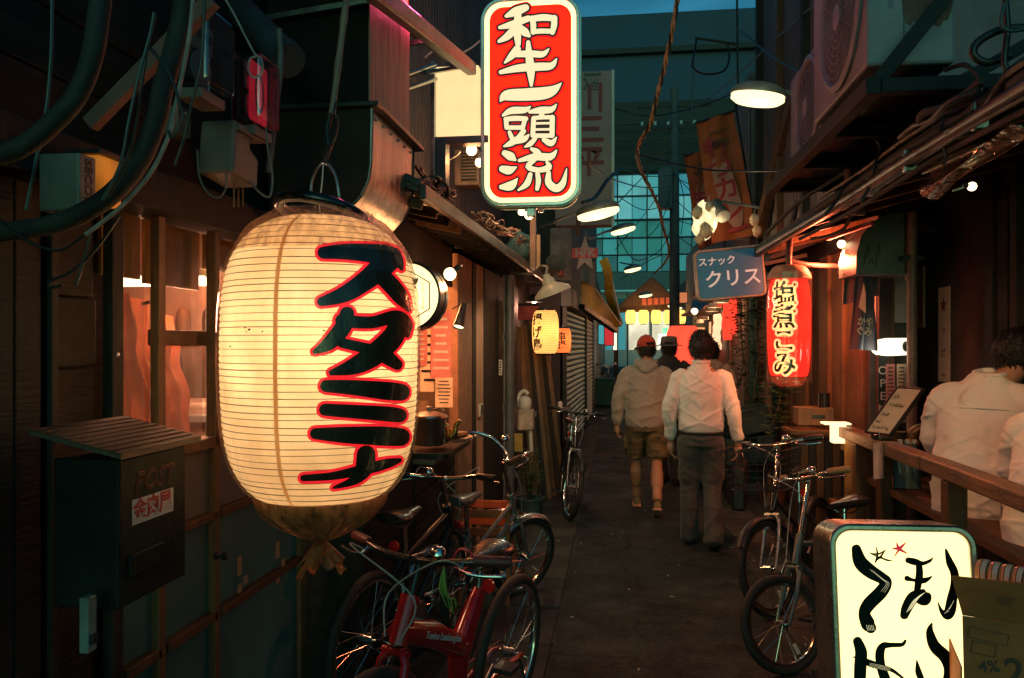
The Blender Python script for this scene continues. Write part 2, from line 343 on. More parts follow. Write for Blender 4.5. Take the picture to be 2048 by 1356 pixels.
for side, xa, xb in ((-1, -.74, -.345), (1, .935, 1.28)):
    y = 1.2
    while y < 15:
        L = .6 if side < 0 else .9
        b = MB(); b.box((0, 0, 0), (xb-xa-.012, L-.014, .05)); o = b.build('paving_slab', slab_m, ground, bevel=.006)
        o.location = ((xa+xb)/2, y+L/2, -.012+random.uniform(0, .005)); o.rotation_euler = (random.uniform(-.004, .004), random.uniform(-.006, .006), random.uniform(-.006, .006)); y += L
for i in range(5):
    b = MB(); b.box((0, 0, 0), (.245, .5, .05)); o = b.build('paving_slab', slab_m, ground, bevel=.006); o.location = (-.2+.26*i, 11.6, -.013)
# ================================================================ near left: the small wooden house with the lit window
XA = -1.35
hA = thing('wooden_house', 'old dark wooden house with a lit kitchen window behind the big lantern', 'house', (XA, 2.2, 0))
black_wood = pm('black_wood', (.020,.021,.019), .6, var=.5, vs=3, bump=.35, bs=14, stretch=(7,.8,7), rvar=.2, spec=.15)
plank_m = pm('plank', (.040,.034,.028), .6, var=.5, vs=2.5, bump=.35, bs=14, stretch=(8,.9,8), dirt=.5, spec=.15)
teal_ply = pm('teal_ply', (.06,.185,.175), .55, var=.22, vs=2.2, bump=.15, bs=40, dirt=.35)
grey_ply = pm('grey_ply', (.19,.185,.17), .6, var=.2, vs=2.5, bump=.15, bs=40, dirt=.35)
tape_m = pm('packing_tape', (.42,.30,.18), .35, var=.15, bump=.1)
yel_ply = pm('yellow_ply', (.42,.27,.03), .5, var=.35, vs=4, bump=.1, stretch=(1,3,.6))
z_head = fZ(350, 455, XA); z_sill = fZ(390, 892, XA); z_mid = fZ(430, 1029, XA); z_low = fZ(500, 1183, XA)
posts = [(92, 104, 118, dark_wood, .0), (205, 226, 248, dark_wood, .01), (300, 318, 332, warm_wood, .012), (412, 431, 440, warm_wood, .012), (592, 602, 612, warm_wood, .012)]
for pl_, pc_, pr_, m, out in posts:
    ya, yb = fY(pc_, XA+out), fY(pr_, XA+out)
    MB().box2((at(pl_, 690, ya).x, ya, .1), (XA+out, yb, z_head+.02)).build('post', m, hA, bevel=.003)
MB().box2((XA-.1, .7, z_head+.022), (XA+.06, 3.42, z_head+.14)).build('lintel', dark_wood, hA, bevel=.006)
MB().box2((XA-.12, .7, 0), (XA+.02, 3.42, .1)).build('foundation', concrete, hA, bevel=.01)
zz = z_head+.143
while zz < 3.7:
    MB().box2((XA-.06, .7, zz), (XA-.02-random.uniform(0, .012), 3.42, zz+.155)).build('plank', plank_m if random.random() < .6 else black_wood, hA, bevel=.004); zz += .159
y = .7
while y < fY(92, XA)-.02:
    MB().box2((XA-.05, y, .1), (XA-.012, min(y+.115, fY(92, XA)), z_head+.02)).build('plank', black_wood, hA, bevel=.004); y += .119
ya, yb = fY(118, XA)+.004, fY(205, XA)-.004
zb = [.1, .45, .8, 1.12, fZ(160, 738, XA), fZ(160, 597, XA), z_head+.02]
for i in range(6): MB().box2((XA-.05, ya, zb[i]+.006), (XA-.015-(i % 2)*.008, yb, zb[i+1])).build('plank', plank_m, hA, bevel=.004)
bays = [(247, 318), (331, 431), (439, 602)]
for i, (a, b_) in enumerate(bays):
    ya, yb = fY(a, XA), fY(b_, XA)
    for za, zt, m in ((.1, z_low-.018, teal_ply), (z_low+.018, z_mid-.014, teal_ply), (z_mid+.014, z_sill-.02, grey_ply)):
        MB().box2((XA-.04, ya, za), (XA-.012, yb, zt)).build('panel', m, hA, bevel=.002)
    for zc, h, m in ((z_low, .03, brown_wood), (z_mid, .026, brown_wood), (z_sill, .036, warm_wood)):
        MB().box2((XA-.045, ya+.002, zc-h/2), (XA+.012, yb-.002, zc+h/2)).build('trim', m, hA, bevel=.003)
    w = MB().box2((XA-.052, ya, z_sill+.02), (XA-.048, yb, z_head+.02)).build('window', dirty_glass, hA)
    if i: MB().box2((XA-.060, ya+.002, fZ(370, 683, XA)-.013), (XA-.030, yb-.002, fZ(370, 660, XA))).build('glazing_bar', warm_wood, w, bevel=.003)
    zy = (fZ(275, 552, XA), fZ(370, 572, XA), z_head-.1)[i]
    MB().box2((XA-.075, ya-.005, zy), (XA-.062, yb+.005, z_head+.02)).build('blind_board', yel_ply, w, bevel=.002)
for px, py in ((493, 1160), (568, 1125)):
    q = atX(px, py, XA+.016); b = MB()
    b.box2((XA-.011, q.y-.016, q.z-.085), (XA-.0105+.002, q.y+.016, q.z-.016)); b.box2((XA+.0125, q.y-.016, q.z-.014), (XA+.0145, q.y+.016, q.z+.016)); b.box2((XA-.011, q.y-.018, q.z+.017), (XA-.009, q.y+.014, q.z+.085))
    b.build('packing_tape', tape_m, hA)
q = atX(432, 1112, XA+.06); MB().lathe([(.004,0),(.012,.002),(.012,.012),(.006,.016),(.006,.028),(.013,.03),(.013,.042),(.003,.045)], 10, frame((XA+.055, q.y, q.z), (0,1,0), (0,0,1))).build('latch', black_metal, hA, True)
q = atX(235, 710, XA+.052); MB().ball((XA+.052, q.y, q.z), (.004,.007,.007), 8).build('nail_head', chrome, hA, True)
MB().box2((XA-.11, .7, .1), (XA-.085, fY(248, XA-.06), z_head+.02)).build('backing_board', black_wood, hA)
# the room behind the window
wall_in = pm('kitchen_wall', (.34,.20,.13), .7, var=.3, vs=3, bump=.1, dirt=.4)
b = MB(); b.box2((-2.75, 1.75, .85), (-2.7, 3.7, 2.25)); b.box2((-2.7, 1.7, .85), (XA-.13, 1.75, 2.25)); b.box2((-2.7, 3.7, .85), (XA-.13, 3.75, 2.25)); b.box2((-2.75, 1.7, 2.25), (XA-.12, 3.75, 2.3)); b.box2((-2.75, 1.7, .8), (XA-.12, 3.75, .85))
b.build('kitchen_room', wall_in, hA)
# ================================================================ left: the grill shop with the long eave
XB = -1.1
hB = thing('grill_shop', 'low grill shop with a long dark eave and a lit counter', 'shop', (XB, 5.5, 0))
tile_m = pm('roof_metal', (.035,.032,.034), .45, var=.3, bump=.2, dirt=.3)
eave_m = pm('eave_board', (.028,.024,.022), .55, var=.4, vs=4, bump=.3, bs=20, stretch=(1,6,6))
orange_wall = pm('plaster_wall', (.46,.22,.12), .7, var=.25, vs=3, bump=.2, bs=40, dirt=.45)
y0, y1, ze = 3.45, 8.0, 2.28
def ex(y): return lerp(-.88, -.765, (y-y0)/(y1-y0))
rz_ = math.atan2(-(ex(y1)-ex(y0)), y1-y0)
MB().add([(ex(y0),y0,ze),(ex(y1),y1,ze),(XB-.25,y1,ze+.22),(XB-.25,y0,ze+.22),(ex(y0),y0,ze+.03),(ex(y1),y1,ze+.03),(XB-.25,y1,ze+.25),(XB-.25,y0,ze+.25)], [(0,3,2,1),(4,5,6,7),(0,1,5,4),(1,2,6,5),(2,3,7,6),(3,0,4,7)]).build('roof', tile_m, hB)
roofB = hB.children[0]
k = 0; y = y0+.02
while y < y1-.3:
    a, c = V(ex(y)+.012, y, ze+.034), V(XB-.2, y, ze+.25)
    MB().bar(a, c, .045, .035).build('roof_rib', tile_m, roofB, bevel=.006); y += .3
MB().bar((ex(y0)+.022, y0, ze+.0), (ex(y1)+.022, y1, ze+.0), .03, .065).build('fascia', pm('fascia_paint', (.030,.026,.028), .4, var=.3, bump=.15, dirt=.4), hB, bevel=.004)
g = []
for i in range(13):
    a = R(180+180*i/12); g.append((.05*math.cos(a), .05*math.sin(a)))
y = y0+.12
while y < y1-.1:
    MB().bar((ex(y)-.01, y, ze-.035), (XB-.02, y, ze+.02), .035, .05).build('rafter', brown_wood if y < 4.6 else dark_wood, hB, bevel=.003); y += .27
# wall bays of the shop
MB().box2((XB-.12, 3.42, 0), (XB-.02, fY(838, XB)-.05, 2.26)).build('wall', black_wood, hB)
MB().box2((-1.7, 3.425, 0), (XB-.122, 3.5, 2.5)).build('end_wall', black_wood, hB)
yc0, yc1 = fY(838, XB)-.045, fY(914, XB)
MB().box2((XB-.1, yc0, 0), (XB-.03, yc1, .93)).build('counter_front', black_wood, hB, bevel=.004)
for i in range(5):
    z = .08+.17*i; MB().box2((XB-.03, yc0+.01, z), (XB-.012, yc1-.01, z+.16)).build('plank', plank_m, hB, bevel=.004)
MB().box2((XB-.34, yc0, .935), (XB+.10, yc1-.05, .965)).build('counter_top', pm('counter_steel', (.30,.27,.24), .35, 1.0, var=.3, bump=.1, dirt=.3), hB, bevel=.004)
MB().box2((XB-.1, yc0, 2.0), (XB-.03, yc1, 2.27)).build('counter_lintel', dark_wood, hB, bevel=.004)
b = MB(); b.box2((-2.2, 3.8, .8), (-2.15, 6.4, 2.4)); b.box2((-2.15, yc1+.06, .8), (XB-.11, yc1+.11, 2.26)); b.box2((-2.15, 3.9, .8), (XB-.13, 3.95, 2.26)); b.box2((-2.15, 3.9, 2.3), (XB-.12, yc1+.1, 2.34)); b.box2((-2.15, 3.9, .55), (XB-.12, yc1+.1, .6))
b.build('shop_room', wall_in, hB)
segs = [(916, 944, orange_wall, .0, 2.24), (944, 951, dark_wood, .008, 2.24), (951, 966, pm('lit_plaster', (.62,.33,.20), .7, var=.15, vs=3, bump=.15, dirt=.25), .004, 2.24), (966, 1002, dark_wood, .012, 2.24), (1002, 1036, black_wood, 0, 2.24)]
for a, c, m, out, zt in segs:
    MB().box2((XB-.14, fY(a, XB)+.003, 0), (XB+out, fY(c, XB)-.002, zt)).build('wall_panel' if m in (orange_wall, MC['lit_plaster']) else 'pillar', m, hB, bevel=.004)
# upper storey of the two left houses
up_m = pm('corrugated_siding', (.10,.075,.085), .5, var=.3, vs=3, bump=.12, dirt=.4)
hU = thing('upper_storey', 'purple-brown corrugated upper storey behind the tall red sign', 'building', (-1.42, 5, 2.5))
def corr(mb, X, ya, yb, za, zb, pitch=.09, d=.018):
    n = int((yb-ya)/pitch)*4; vs_ = []; fs = []
    for i in range(n+1):
        y = lerp(ya, yb, i/n); o = d*(1 if (i % 4) in (1, 2) else 0); vs_ += [(X+o, y, za), (X+o, y, zb)]
    for i in range(n): fs.append((2*i, 2*i+2, 2*i+3, 2*i+1))
    return mb.add(vs_, fs)
b = MB(); corr(b, -1.36, 3.44, 9.2, 2.52, 5.6); b.box2((-3.0, 3.44, 2.52), (-1.362, 9.2, 5.6)); b.build('siding', up_m, hU)
MB().box2((-1.40, 3.43, 2.5), (-1.31, 9.2, 2.56)).build('flashing', steel, hU)
b = MB(); ga, gb = at(735, -28, 2.75), at(943, 138, 4.75)
b.bar(ga, gb, .06, .075); o = b.build('gutter', pm('gutter_paint', (.16,.13,.15), .4, var=.3, bump=.1, dirt=.5), hU, bevel=.012)
b = MB(); b.bar(ga+V(-.1,0,.07), gb+V(-.1,0,.07), .12, .03); b.build('eave_board', dark_wood, hU)
b = MB(); b.box2((-1.37, .7, 3.7), (-.95, 3.43, 3.76)); b.build('roof_slab', black_wood, hU)
for f in (.08, .5, .92):
    a = lerp(ga, gb, f); MB().bar(a+V(-.02,0,-.01), V(-1.36, a.y, a.z-.06), .02, .02).build('gutter_bracket', steel, hU)
# ================================================================ left: recess with stored planks, then the shuttered shops
hC = thing('shuttered_shop', 'closed shop with dark blue roller shutter past the paper lanterns', 'shop', (-.7, 12, 0))
shut_b = pm('shutter_blue', (.10,.14,.16), .35, .7, var=.25, bump=.08, dirt=.4)
shut_p = pm('shutter_pale', (.40,.34,.31), .45, .3, var=.2, bump=.08, dirt=.4)
def shutter(house, p0, p1, z0, z1, m, pitch=.085):
    p0, p1 = Vector(p0), Vector(p1); d = (p1-p0); L = d.length; d.normalize(); nrm = Vector((d.y, -d.x, 0))
    M = frame(p0, d, (0,0,1))
    if (M.to_3x3() @ Vector((0,0,1))).x < 0: nrm = -nrm
    n = int((z1-z0)/pitch)
    prof = [(-.012, 0), (.004, .012), (.012, .04), (.004, .07), (-.012, .083)]
    sm = None
    for i in range(n):
        b = MB(); vs_ = []; fs = []
        for o, z in prof: vs_ += [(0, z, o), (L, z, o)]
        for q in range(4): fs.append((2*q, 2*q+1, 2*q+3, 2*q+2))
        b.add(vs_, fs, M @ Matrix.Translation((0, z0+i*pitch, 0))); b.build('shutter_slat', m, house, smooth=60)
    MB().box2((0,0,0),(1,1,1)) if 0 else None
    for s in (-.03, L+.03): MB().box((0,0,0), (.06, z1-z0+.1, .06), 0, M @ Matrix.Translation((s, (z0+z1)/2, 0))).build('guide_rail', black_metal, house, bevel=.004)
    MB().box((0,0,0), (L+.16, .26, .24), 0, M @ Matrix.Translation((L/2, z1+.15, -.02))).build('shutter_box', grey_paint, house, bevel=.01)
shutter(hC, (-.735, 11.2, 0), (-.615, 15.0, 0), .08, 2.12, shut_b)
b = MB(); b.box2((-3, 9.2, 0), (-2.0, 24, 5)); b.add([(-.80,11.1,2.42),(-.66,15.2,2.42),(-.62,24,2.42),(-3,24,2.42),(-3,11.1,2.42),(-.80,11.1,5.4),(-.66,15.2,5.4),(-.62,24,5.4),(-3,24,5.4),(-3,11.1,5.4)], [(0,1,6,5),(1,2,7,6),(4,0,5,9),(0,4,3,2,1),(5,6,7,8,9),(2,3,8,7)])
b.box2((-1.6, 11.06, 0), (-.79, 11.12, 2.42)); b.box2((-1.9, 8.3, 0), (-1.25, 8.4, 2.4)); b.box2((-1.3, 8.4, 0), (-1.22, 11.1, 2.42)); b.box2((-1.4, 8.2, 2.42), (-.85, 11.1, 2.5))
b.build('wall', pm('dusky_wall', (.07,.06,.06), .7, var=.3, vs=2, bump=.2, dirt=.4), hC)
hD = thing('shuttered_shop', 'closed shop with pale roller shutter beyond the blue one', 'shop', (-.6, 16, 0))
shutter(hD, (-.605, 15.3, 0), (-.57, 18.2, 0), .08, 2.2, shut_p)
b = MB(); b.box2((-1.2, 18.3, 0), (-.6, 24, 2.42)); b.build('wall', pm('beige_wall', (.30,.25,.22), .7, var=.25, dirt=.4), hD)
for i, (ya, m) in enumerate(((18.6, shut_b), (19.8, warm_wood), (21.0, shut_p), (22.4, brown_wood))):
    MB().box2((-.6, ya, .05), (-.57, ya+.9, 2.05)).build('door', m, hD, bevel=.006)
# ================================================================ right: the standing bar, its alcove, and the wooden front beyond
XR = 2.2
hR = thing('standing_bar', 'narrow standing bar with a grimy alcove wall behind the wooden rail', 'bar', (XR, 4, 0))
grime = pm('grimy_plaster', (.075,.05,.038), .8, var=.5, vs=2.2, bump=.3, bs=30, dirt=.6)
MB().box2((XR, 1.2, 0), (XR+.12, 7.4, 2.75)).build('wall', grime, hR)
MB().box2((XR-.5, 1.0, 2.72), (XR+.1, 6.3, 2.78)).build('ceiling', dark_wood, hR)
for a, c in ((1975, 1992), (2026, 2040)):
    ya, yb = fY(c, XR-.03), fY(a, XR-.03); MB().box2((XR-.05, ya, .05), (XR, yb, 2.6)).build('post', dark_wood, hR, bevel=.004)
MB().box2((XR-.03, fY(2026, XR), .9), (XR-.02, fY(1992, XR), 2.5)).build('door_panel', plank_m, hR)
MB().box2((XR-.5, 7.3, 0), (XR, 7.36, 2.7)).build('side_board', grime, hR)
floor_m = pm('bar_floor', (.10,.085,.07), .6, var=.3, bump=.2, dirt=.5)
MB().box2((1.42, 1.2, 0), (XR, 7.2, .06)).build('floor_step', floor_m, hR, bevel=.01)
XW = 1.72
hW = thing('wooden_shop_front', 'wooden shop front with red-lit posts behind the red lantern', 'shop', (XW, 7, 0))
for a, c, m, out in ((1598, 1618, warm_wood, .03), (1618, 1640, brown_wood, .0), (1640, 1650, dark_wood, -.05), (1650, 1668, warm_wood, .05), (1668, 1690, warm_wood, .02), (1690, 1722, warm_wood, -.01), (1722, 1752, brown_wood, -.03)):
    ya, yb = fY(c, XW), fY(a, XW)
    MB().box2((XW-out, ya+.003, .05), (XW+.12, yb-.003, 2.5)).build('post', m, hW, bevel=.005)
MB().box2((XW, fY(1598, XW), 0), (XW+.1, 9.0, 2.6)).build('wall', brown_wood, hW)
MB().box2((XW+.02, 5.9, 0), (XW+.1, fY(1752, XW), 2.6)).build('wall', grime, hW)
yy = fY(1598, XW)+.03
while yy < 8.9:
    MB().box2((XW-.02, yy, .05), (XW-.002, yy+.13, 2.5)).build('plank', brown_wood if int(yy*7) % 2 else warm_wood, hW, bevel=.004); yy += .135
MB().box2((XW-.06, 6.1, 2.32), (XW+.1, 9.0, 2.44)).build('fascia', dark_wood, hW, bevel=.006)
# eave over the right side
hE = thing('eave', 'dark sloping eave carrying conduits along the right side', 'eave', (1.4, 4.5, 2.4))
b = MB(); b.add([(1.16,2.0,2.36),(1.12,6.6,2.36),(2.4,6.6,2.70),(2.4,2.0,2.70),(1.16,2.0,2.40),(1.12,6.6,2.40),(2.4,6.6,2.74),(2.4,2.0,2.74)], [(0,3,2,1),(4,5,6,7),(0,1,5,4),(1,2,6,5),(2,3,7,6),(3,0,4,7)]); b.build('roof', tile_m, hE)
MB().bar((1.145,2.0,2.345), (1.105,6.6,2.345), .035, .08).build('fascia', pm('rusty_fascia', (.028,.018,.018), .6, var=.4, bump=.2, dirt=.5), hE, bevel=.005)
for i in range(9): MB().bar((1.15, 2.4+.5*i, 2.33), (2.05, 2.4+.5*i, 2.56), .04, .05).build('rafter', brown_wood, hE, bevel=.004)
b = MB(); b.add([(1.25,6.8,2.3),(1.2,11,2.3),(1.8,11,2.5),(1.8,6.8,2.5),(1.25,6.8,2.34),(1.2,11,2.34),(1.8,11,2.54),(1.8,6.8,2.54)], [(0,3,2,1),(4,5,6,7),(0,1,5,4),(1,2,6,5),(2,3,7,6),(3,0,4,7)]); b.build('roof', tile_m, hE)
# right upper building
hV = thing('corrugated_building', 'tall building with purple-lit corrugated walls on the upper right', 'building', (1.5, 8, 2.6))
vio = pm('violet_siding', (.17,.12,.13), .5, var=.25, vs=2, bump=.1, dirt=.45)
b = MB(); b.box2((1.56, 4.4, 2.66), (4, 9.05, 7.5)); corr(b, 1.54, 4.4, 9.0, 2.66, 7.5, .11, -.022); b.build('siding', vio, hV)
b = MB(); corr(b, 1.45, 9.05, 10.2, 2.5, 4.6, .13, -.022); b.box2((1.46, 9.05, 2.5), (3.0, 10.2, 4.6)); b.build('cladding', pm('pale_siding', (.30,.24,.23), .5, var=.25, vs=2, bump=.1, dirt=.45), hV)
for px in (1612, 1560, 1520):
    y = fY(px, 1.5); MB().box2((1.46, y-.05, 2.6), (1.53, y+.05, 7.4)).build('batten', dark_wood if px != 1560 else brown_wood, hV, bevel=.004)
MB().bar(at(1516, 470, 8.4), at(1640, -10, 6.6), .08, .12).build('brace', brown_wood, hV)
MB().bar(at(1502, 440, 9.2), at(1540, -10, 9.2), .07, .1).build('brace', dark_wood, hV)
# right middle: pale house fronts with doors
hP = thing('pale_house_front', 'pale plastered house front with climbing plants past the wooden shop', 'house', (1.5, 11, 0))
pale_wall = pm('pale_plaster', (.44,.36,.33), .7, var=.2, vs=2, bump=.15, dirt=.4)
b = MB(); b.box2((1.5, 9.0, 0), (1.62, 13.0, 2.5)); b.box2((2.2, 13.0, 0), (2.4, 24, 2.5)); b.box2((1.62, 12.9, 0), (2.2, 13.0, 2.5)); b.box2((2.0, 12.0, 2.5), (5, 24, 4.2)); b.build('wall', pale_wall, hP)
for ya, w, m in ((9.15, .35, teal_ply), (9.65, .8, pale_wall), (10.7, .12, warm_wood), (11.1, .8, grey_ply), (12.2, .1, warm_wood), (12.4, .5, brown_wood)):
    MB().box2((1.47, ya, .05), (1.505, ya+w, 2.15)).build('door', m, hP, bevel=.005)
MB().box2((1.18, 9.4, 2.36), (1.6, 13.0, 2.42)).build('canopy', pm('canopy_red', (.28,.10,.07), .5, var=.3, dirt=.3), hP, bevel=.01)
MB().box2((1.55, 13.5, 2.30), (2.3, 20, 2.36)).build('canopy', pm('canopy_red', (.28,.10,.07)), hP, bevel=.01)
# ================================================================ the far end of the alley
hF = thing('station_building', 'large teal station building with a railed gallery across the end of the alley', 'building', (2, 46, 0))
teal_wall = pm('teal_facade', (.30,.42,.42), .5, var=.15, vs=.4, bump=.05)
dark_f = pm('dark_gallery', (.022,.022,.020), .6, var=.3, vs=.5)
lit_f = em('lit_shop_front', (1.0,.88,.62), 1.0, var=.4, vs=.6)
YF = 46.0
def fbox(name, m, x0, x1, y0p, y1p, d0, d1, bevel=0):
    a = at(1300, y0p, YF).z; c = at(1300, y1p, YF).z
    return MB().box2((x0, YF+d0, min(a, c)), (x1, YF+d1, max(a, c))).build(name, m, hF, bevel=bevel)
fbox('gallery_fascia', dark_f, -9, 11, 196, 338, .6, 3)
fbox('sky_cover_wall', pm('sky_cover_blue', (.030,.070,.13), .6, var=.35, vs=.25), -9, 11, -60, 196, 6, 9)  # wall extended upward to cover the bright sky that lights the alley
fbox('cornice', dark_f, -9, 11, 22, 34, 5.5, 6)
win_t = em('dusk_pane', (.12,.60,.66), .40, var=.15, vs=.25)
win_haze = em('haze_pane', (.06,.42,.42), .42, var=.25, vs=.25)
sky_panes = [win_t, em('pale_pane', (.18,.62,.66), .50, var=.3, vs=.5), em('blue_pane', (.08,.45,.60), .42, var=.35, vs=.5)]; haze_panes = [win_haze, em('green_pane', (.05,.40,.36), .30, var=.4, vs=.6), em('shade_pane', (.05,.26,.28), .28, var=.4, vs=.6), em('room_pane', (.50,.62,.42), .40, var=.6, vs=1.2)]
rp = random.Random(3)
for i in range(11):
    x = -8.5+1.7*i
    for x0, x1 in ((x+.04, x+.82), (x+.86, x+1.66)):
        for y0_, y1_ in ((343, 384), (388, 432)): fbox('pane', rp.choice(sky_panes), x0, x1, y0_, y1_, .9, .95)  # dusk sky seen through the grid, put into the glow of panes
        for y0_, y1_ in ((437, 469), (473, 504), (508, 539)): fbox('pane', rp.choice(haze_panes[:3] if rp.random() < .88 else haze_panes), x0, x1, y0_, y1_, 1.0, 1.05)  # teal haze put into the glow of these panes
    fbox('mullion', dark_f, x+.82, x+.86, 340, 540, .88, 1.08)
    fbox('mullion', dark_f, x-.04, x+.04, 340, 540, .85, 1.1)
for yp, h in ((385, 2), (338, 5), (433, 3), (470, 2), (505, 2), (540, 7)): fbox('transom', dark_f, -9, 11, yp, yp+h, .7, 1.15)
for yp in (250, 282, 312, 336): fbox('railing_bar', dark_f, -9, 11, yp, yp+3, -.6, -.5)
for i in range(26): fbox('railing_post', dark_f, -9+.8*i, -8.93+.8*i, 248, 340, -.5, -.42)
fbox('beam', pm('teal_steel', (.10,.16,.16), .5, var=.2), -9, 11, 545, 578, -.3, .4)
fbox('wall', teal_wall, -9, 11, 578, 735, 2.0, 2.3)
for i in range(8):
    x = -3.4+1.35*i; fbox('window_or_fill_panel', lit_f if i % 3 != 2 else win_t, x, x+1.15, 622, 700, 1.0, 1.1)
    fbox('shop_post', dark_f, x-.12, x-.05, 585, 735, .5, .7)
fbox('shop_awning', pm('awning_teal', (.06,.22,.22), .6), -9, 11, 598, 612, -.6, .6)
green_e = em('green_sign_glow', (.25,1.0,.45), 1.2, sample=False)
fbox('green_sign', green_e, at(1325, 650, YF).x, at(1346, 650, YF).x, 656, 668, -.3, -.2); fbox('lit_sign', em('white_sign_glow', (1,.95,.75), 1.6, sample=False), at(1316, 650, YF).x, at(1333, 650, YF).x, 668, 694, -.4, -.35)
# side buildings that close the alley between the near houses and the station
hG = thing('corner_building', 'dark building corner with a teal edge far behind the yellow awning', 'building', (-3, 30, 0))
MB().box2((-6, 24.2, 0), (-.62, 34, 3.6)).build('wall', dark_f, hG)
MB().box2((-.66, 24.15, .3), (-.58, 24.6, 3.0)).build('corner_strip', pm('red_strip', (.5,.05,.06), .5), hG)
hH = thing('distant_house', 'dark house front far behind the men on the right', 'house', (2, 30, 0))
MB().box2((2.7, 24.2, 0), (6, 36, 4.2)).build('wall', dark_f, hH)
for i in range(4): MB().box2((2.66, 24.8+2.2*i, .1), (2.7, 26.2+2.2*i, 2.2)).build('window_or_fill_panel', lit_f, hH)
# ================================================================ lanterns
def lathe_fn(prof):
    def rad(z):
        for (r0, z0), (r1, z1) in zip(prof, prof[1:]):
            if z0 <= z <= z1: return lerp(r0, r1, (z-z0)/max(1e-6, z1-z0))
        return prof[0][0] if z < prof[0][1] else prof[-1][0]
    return rad
def barrel(Rm, H, end, p=2.6, n=40):
    out = []
    for i in range(n+1):
        t = -1+2*i/n; out.append((end+(Rm-end)*(1-abs(t)**p)**(1/2.0), t*H/2))
    return out
def wrap_text(body, size, mat, rad, C, th0, zc, lift, parent, name, bold, line=.95, sx=1.0, vertical=True, spread=0.0):
    o = text(body, size, mat, Matrix(), None, name, bold, .0, vertical, line=line, sx=sx); me = o.data
    if spread:
        b = MB(); vs_ = [v.co.copy() for v in me.vertices]; fs = [tuple(p_.vertices) for p_ in me.polygons]
        for k in range(12): b.add([v+V(spread*math.cos(R(30*k)), spread*math.sin(R(30*k)), k*.00012) for v in vs_], fs)
        bpy.data.objects.remove(o); o = b.build(name, mat); me = o.data
    W = WM.get(parent.name, Matrix()).inverted(); ys = [v.co.y for v in me.vertices]; mid = (max(ys)+min(ys))/2
    for v in me.vertices:
        z = v.co.y-mid+zc; r = rad(z)+lift+v.co.z; a = th0 + v.co.x/r
        v.co = W @ (C + V(r*math.cos(a), r*math.sin(a), z))
    o.parent = parent; return o
wire_m = pm('rib_wire', (.05,.035,.02), .6, bump=0)
cap_m = pm('lantern_cap', (.012,.012,.013), .22, var=.2, bump=.05, coat=.3)
def paper_lantern(name, label, cat, C, Rm, H, end, mat, group=None, p=2.6, ribs=None, caps=True, th=0.0, watt=2.0, col=YEL, n=32):
    C = Vector(C); t = thing(name, label, cat, C, 0, group); prof = barrel(Rm, H, end, p); rad = lathe_fn(prof)
    nr = ribs or int(H/.018); pf = []
    for i in range(nr*2+1):
        z = -H/2+H*i/(nr*2); pf.append((rad(z)-(.0022 if i % 2 == 0 else 0)*Rm/.25, z))
    MB().lathe(pf, n, Matrix.Translation(C), caps=False).build('paper_shade', mat, t, 60)
    if ribs != 0 and nr < 60:
        b = MB()
        for i in range(nr+1):
            z = -H/2+H*i/nr; r = rad(z)
            b.tube([C+V(r*math.cos(2*math.pi*j/n), r*math.sin(2*math.pi*j/n), z) for j in range(n)], .0011*max(1, Rm/.25), 4, closed=True)
        tag(b.build('rib_wire', wire_m, t), kind='stuff')
    if caps:
        for s in (-1, 1): MB().lathe([(end+.006,0),(end+.008,.004),(end+.008,.02),(end+.002,.024),(end-.012,.02),(end-.012,0)], n, Matrix.Translation(C+V(0,0,s*H/2-.012)), caps=False).build('cap_ring', cap_m, t, True)
        MB().tube([C+V(0,-end,H/2), C+V(0,0,H/2+.09), C+V(0,end,H/2)], .003, 6).build('hanger', black_metal, t)
    lamp('bulb_light', C, watt, col, t, Rm*.35)
    return t, rad
# ---- the big lantern in its plastic bag
LY = 2.05; LC = at(642, 715, LY); LD = (LC-V(0,0,EYE)).dot(V(-math.sin(YAW), math.cos(YAW), 0))
def px2m(n): return n/F*LD
lz = lambda py: EYE-(py-690)/F*LD
prof = [(px2m(r)*.985, lz(y)-LC.z) for r, y in ((120,990),(136,980),(152,962),(166,940),(178,912),(186,880),(191,840),(194,790),(195.5,730),(195.5,680),(194,630),(191,590),(184,550),(174,520),(158,492),(136,468),(112,452),(88,442))]
lrad = lathe_fn(prof)
lan = thing('paper_lantern', 'big cream paper lantern in a plastic bag with black and red lettering', 'lantern', LC)
cream_paper = paper('cream_paper', (1.0,.70,.34), .12, .85, .2)
z0, z1 = prof[0][1], prof[-1][1]; nr = 43; pf = []
for i in range(nr*2+1):
    z = lerp(z0, z1, i/(nr*2)); pf.append((lrad(z)-(.0028 if i % 2 == 0 else 0), z))
MB().lathe(pf, 72, Matrix.Translation(LC), caps=False).build('paper_shade', cream_paper, lan, 70)
b = MB()
for i in range(nr+1):
    z = lerp(z0, z1, i/nr); r = lrad(z)-.0006; ph_ = random.uniform(0, 6.28); am = random.uniform(.0004, .0022)
    b.tube([LC+V(r*math.cos(2*math.pi*j/72), r*math.sin(2*math.pi*j/72), z+am*math.sin(2*math.pi*j/72+ph_)) for j in range(72)], random.uniform(.0007, .0012), 4, closed=True)
tag(b.build('rib_wire', pm('lantern_wire', (.28,.13,.04), .6, bump=0), lan), kind='stuff')
seam = paper('paper_seam', (.95,.62,.27), .12, .85, .2)
tc = math.atan2(-LC.y, -LC.x)
for a in (-95, -24, 118):
    b = MB(); b.grid(lambda u, v: LC+V((lrad(lerp(z0,z1,v))+.0006)*math.cos(tc+R(a)+(u-.5)*.045), (lrad(lerp(z0,z1,v))+.0006)*math.sin(tc+R(a)+(u-.5)*.045), lerp(z0,z1,v)), 1, 86)
    b.build('paper_seam', seam, lan)
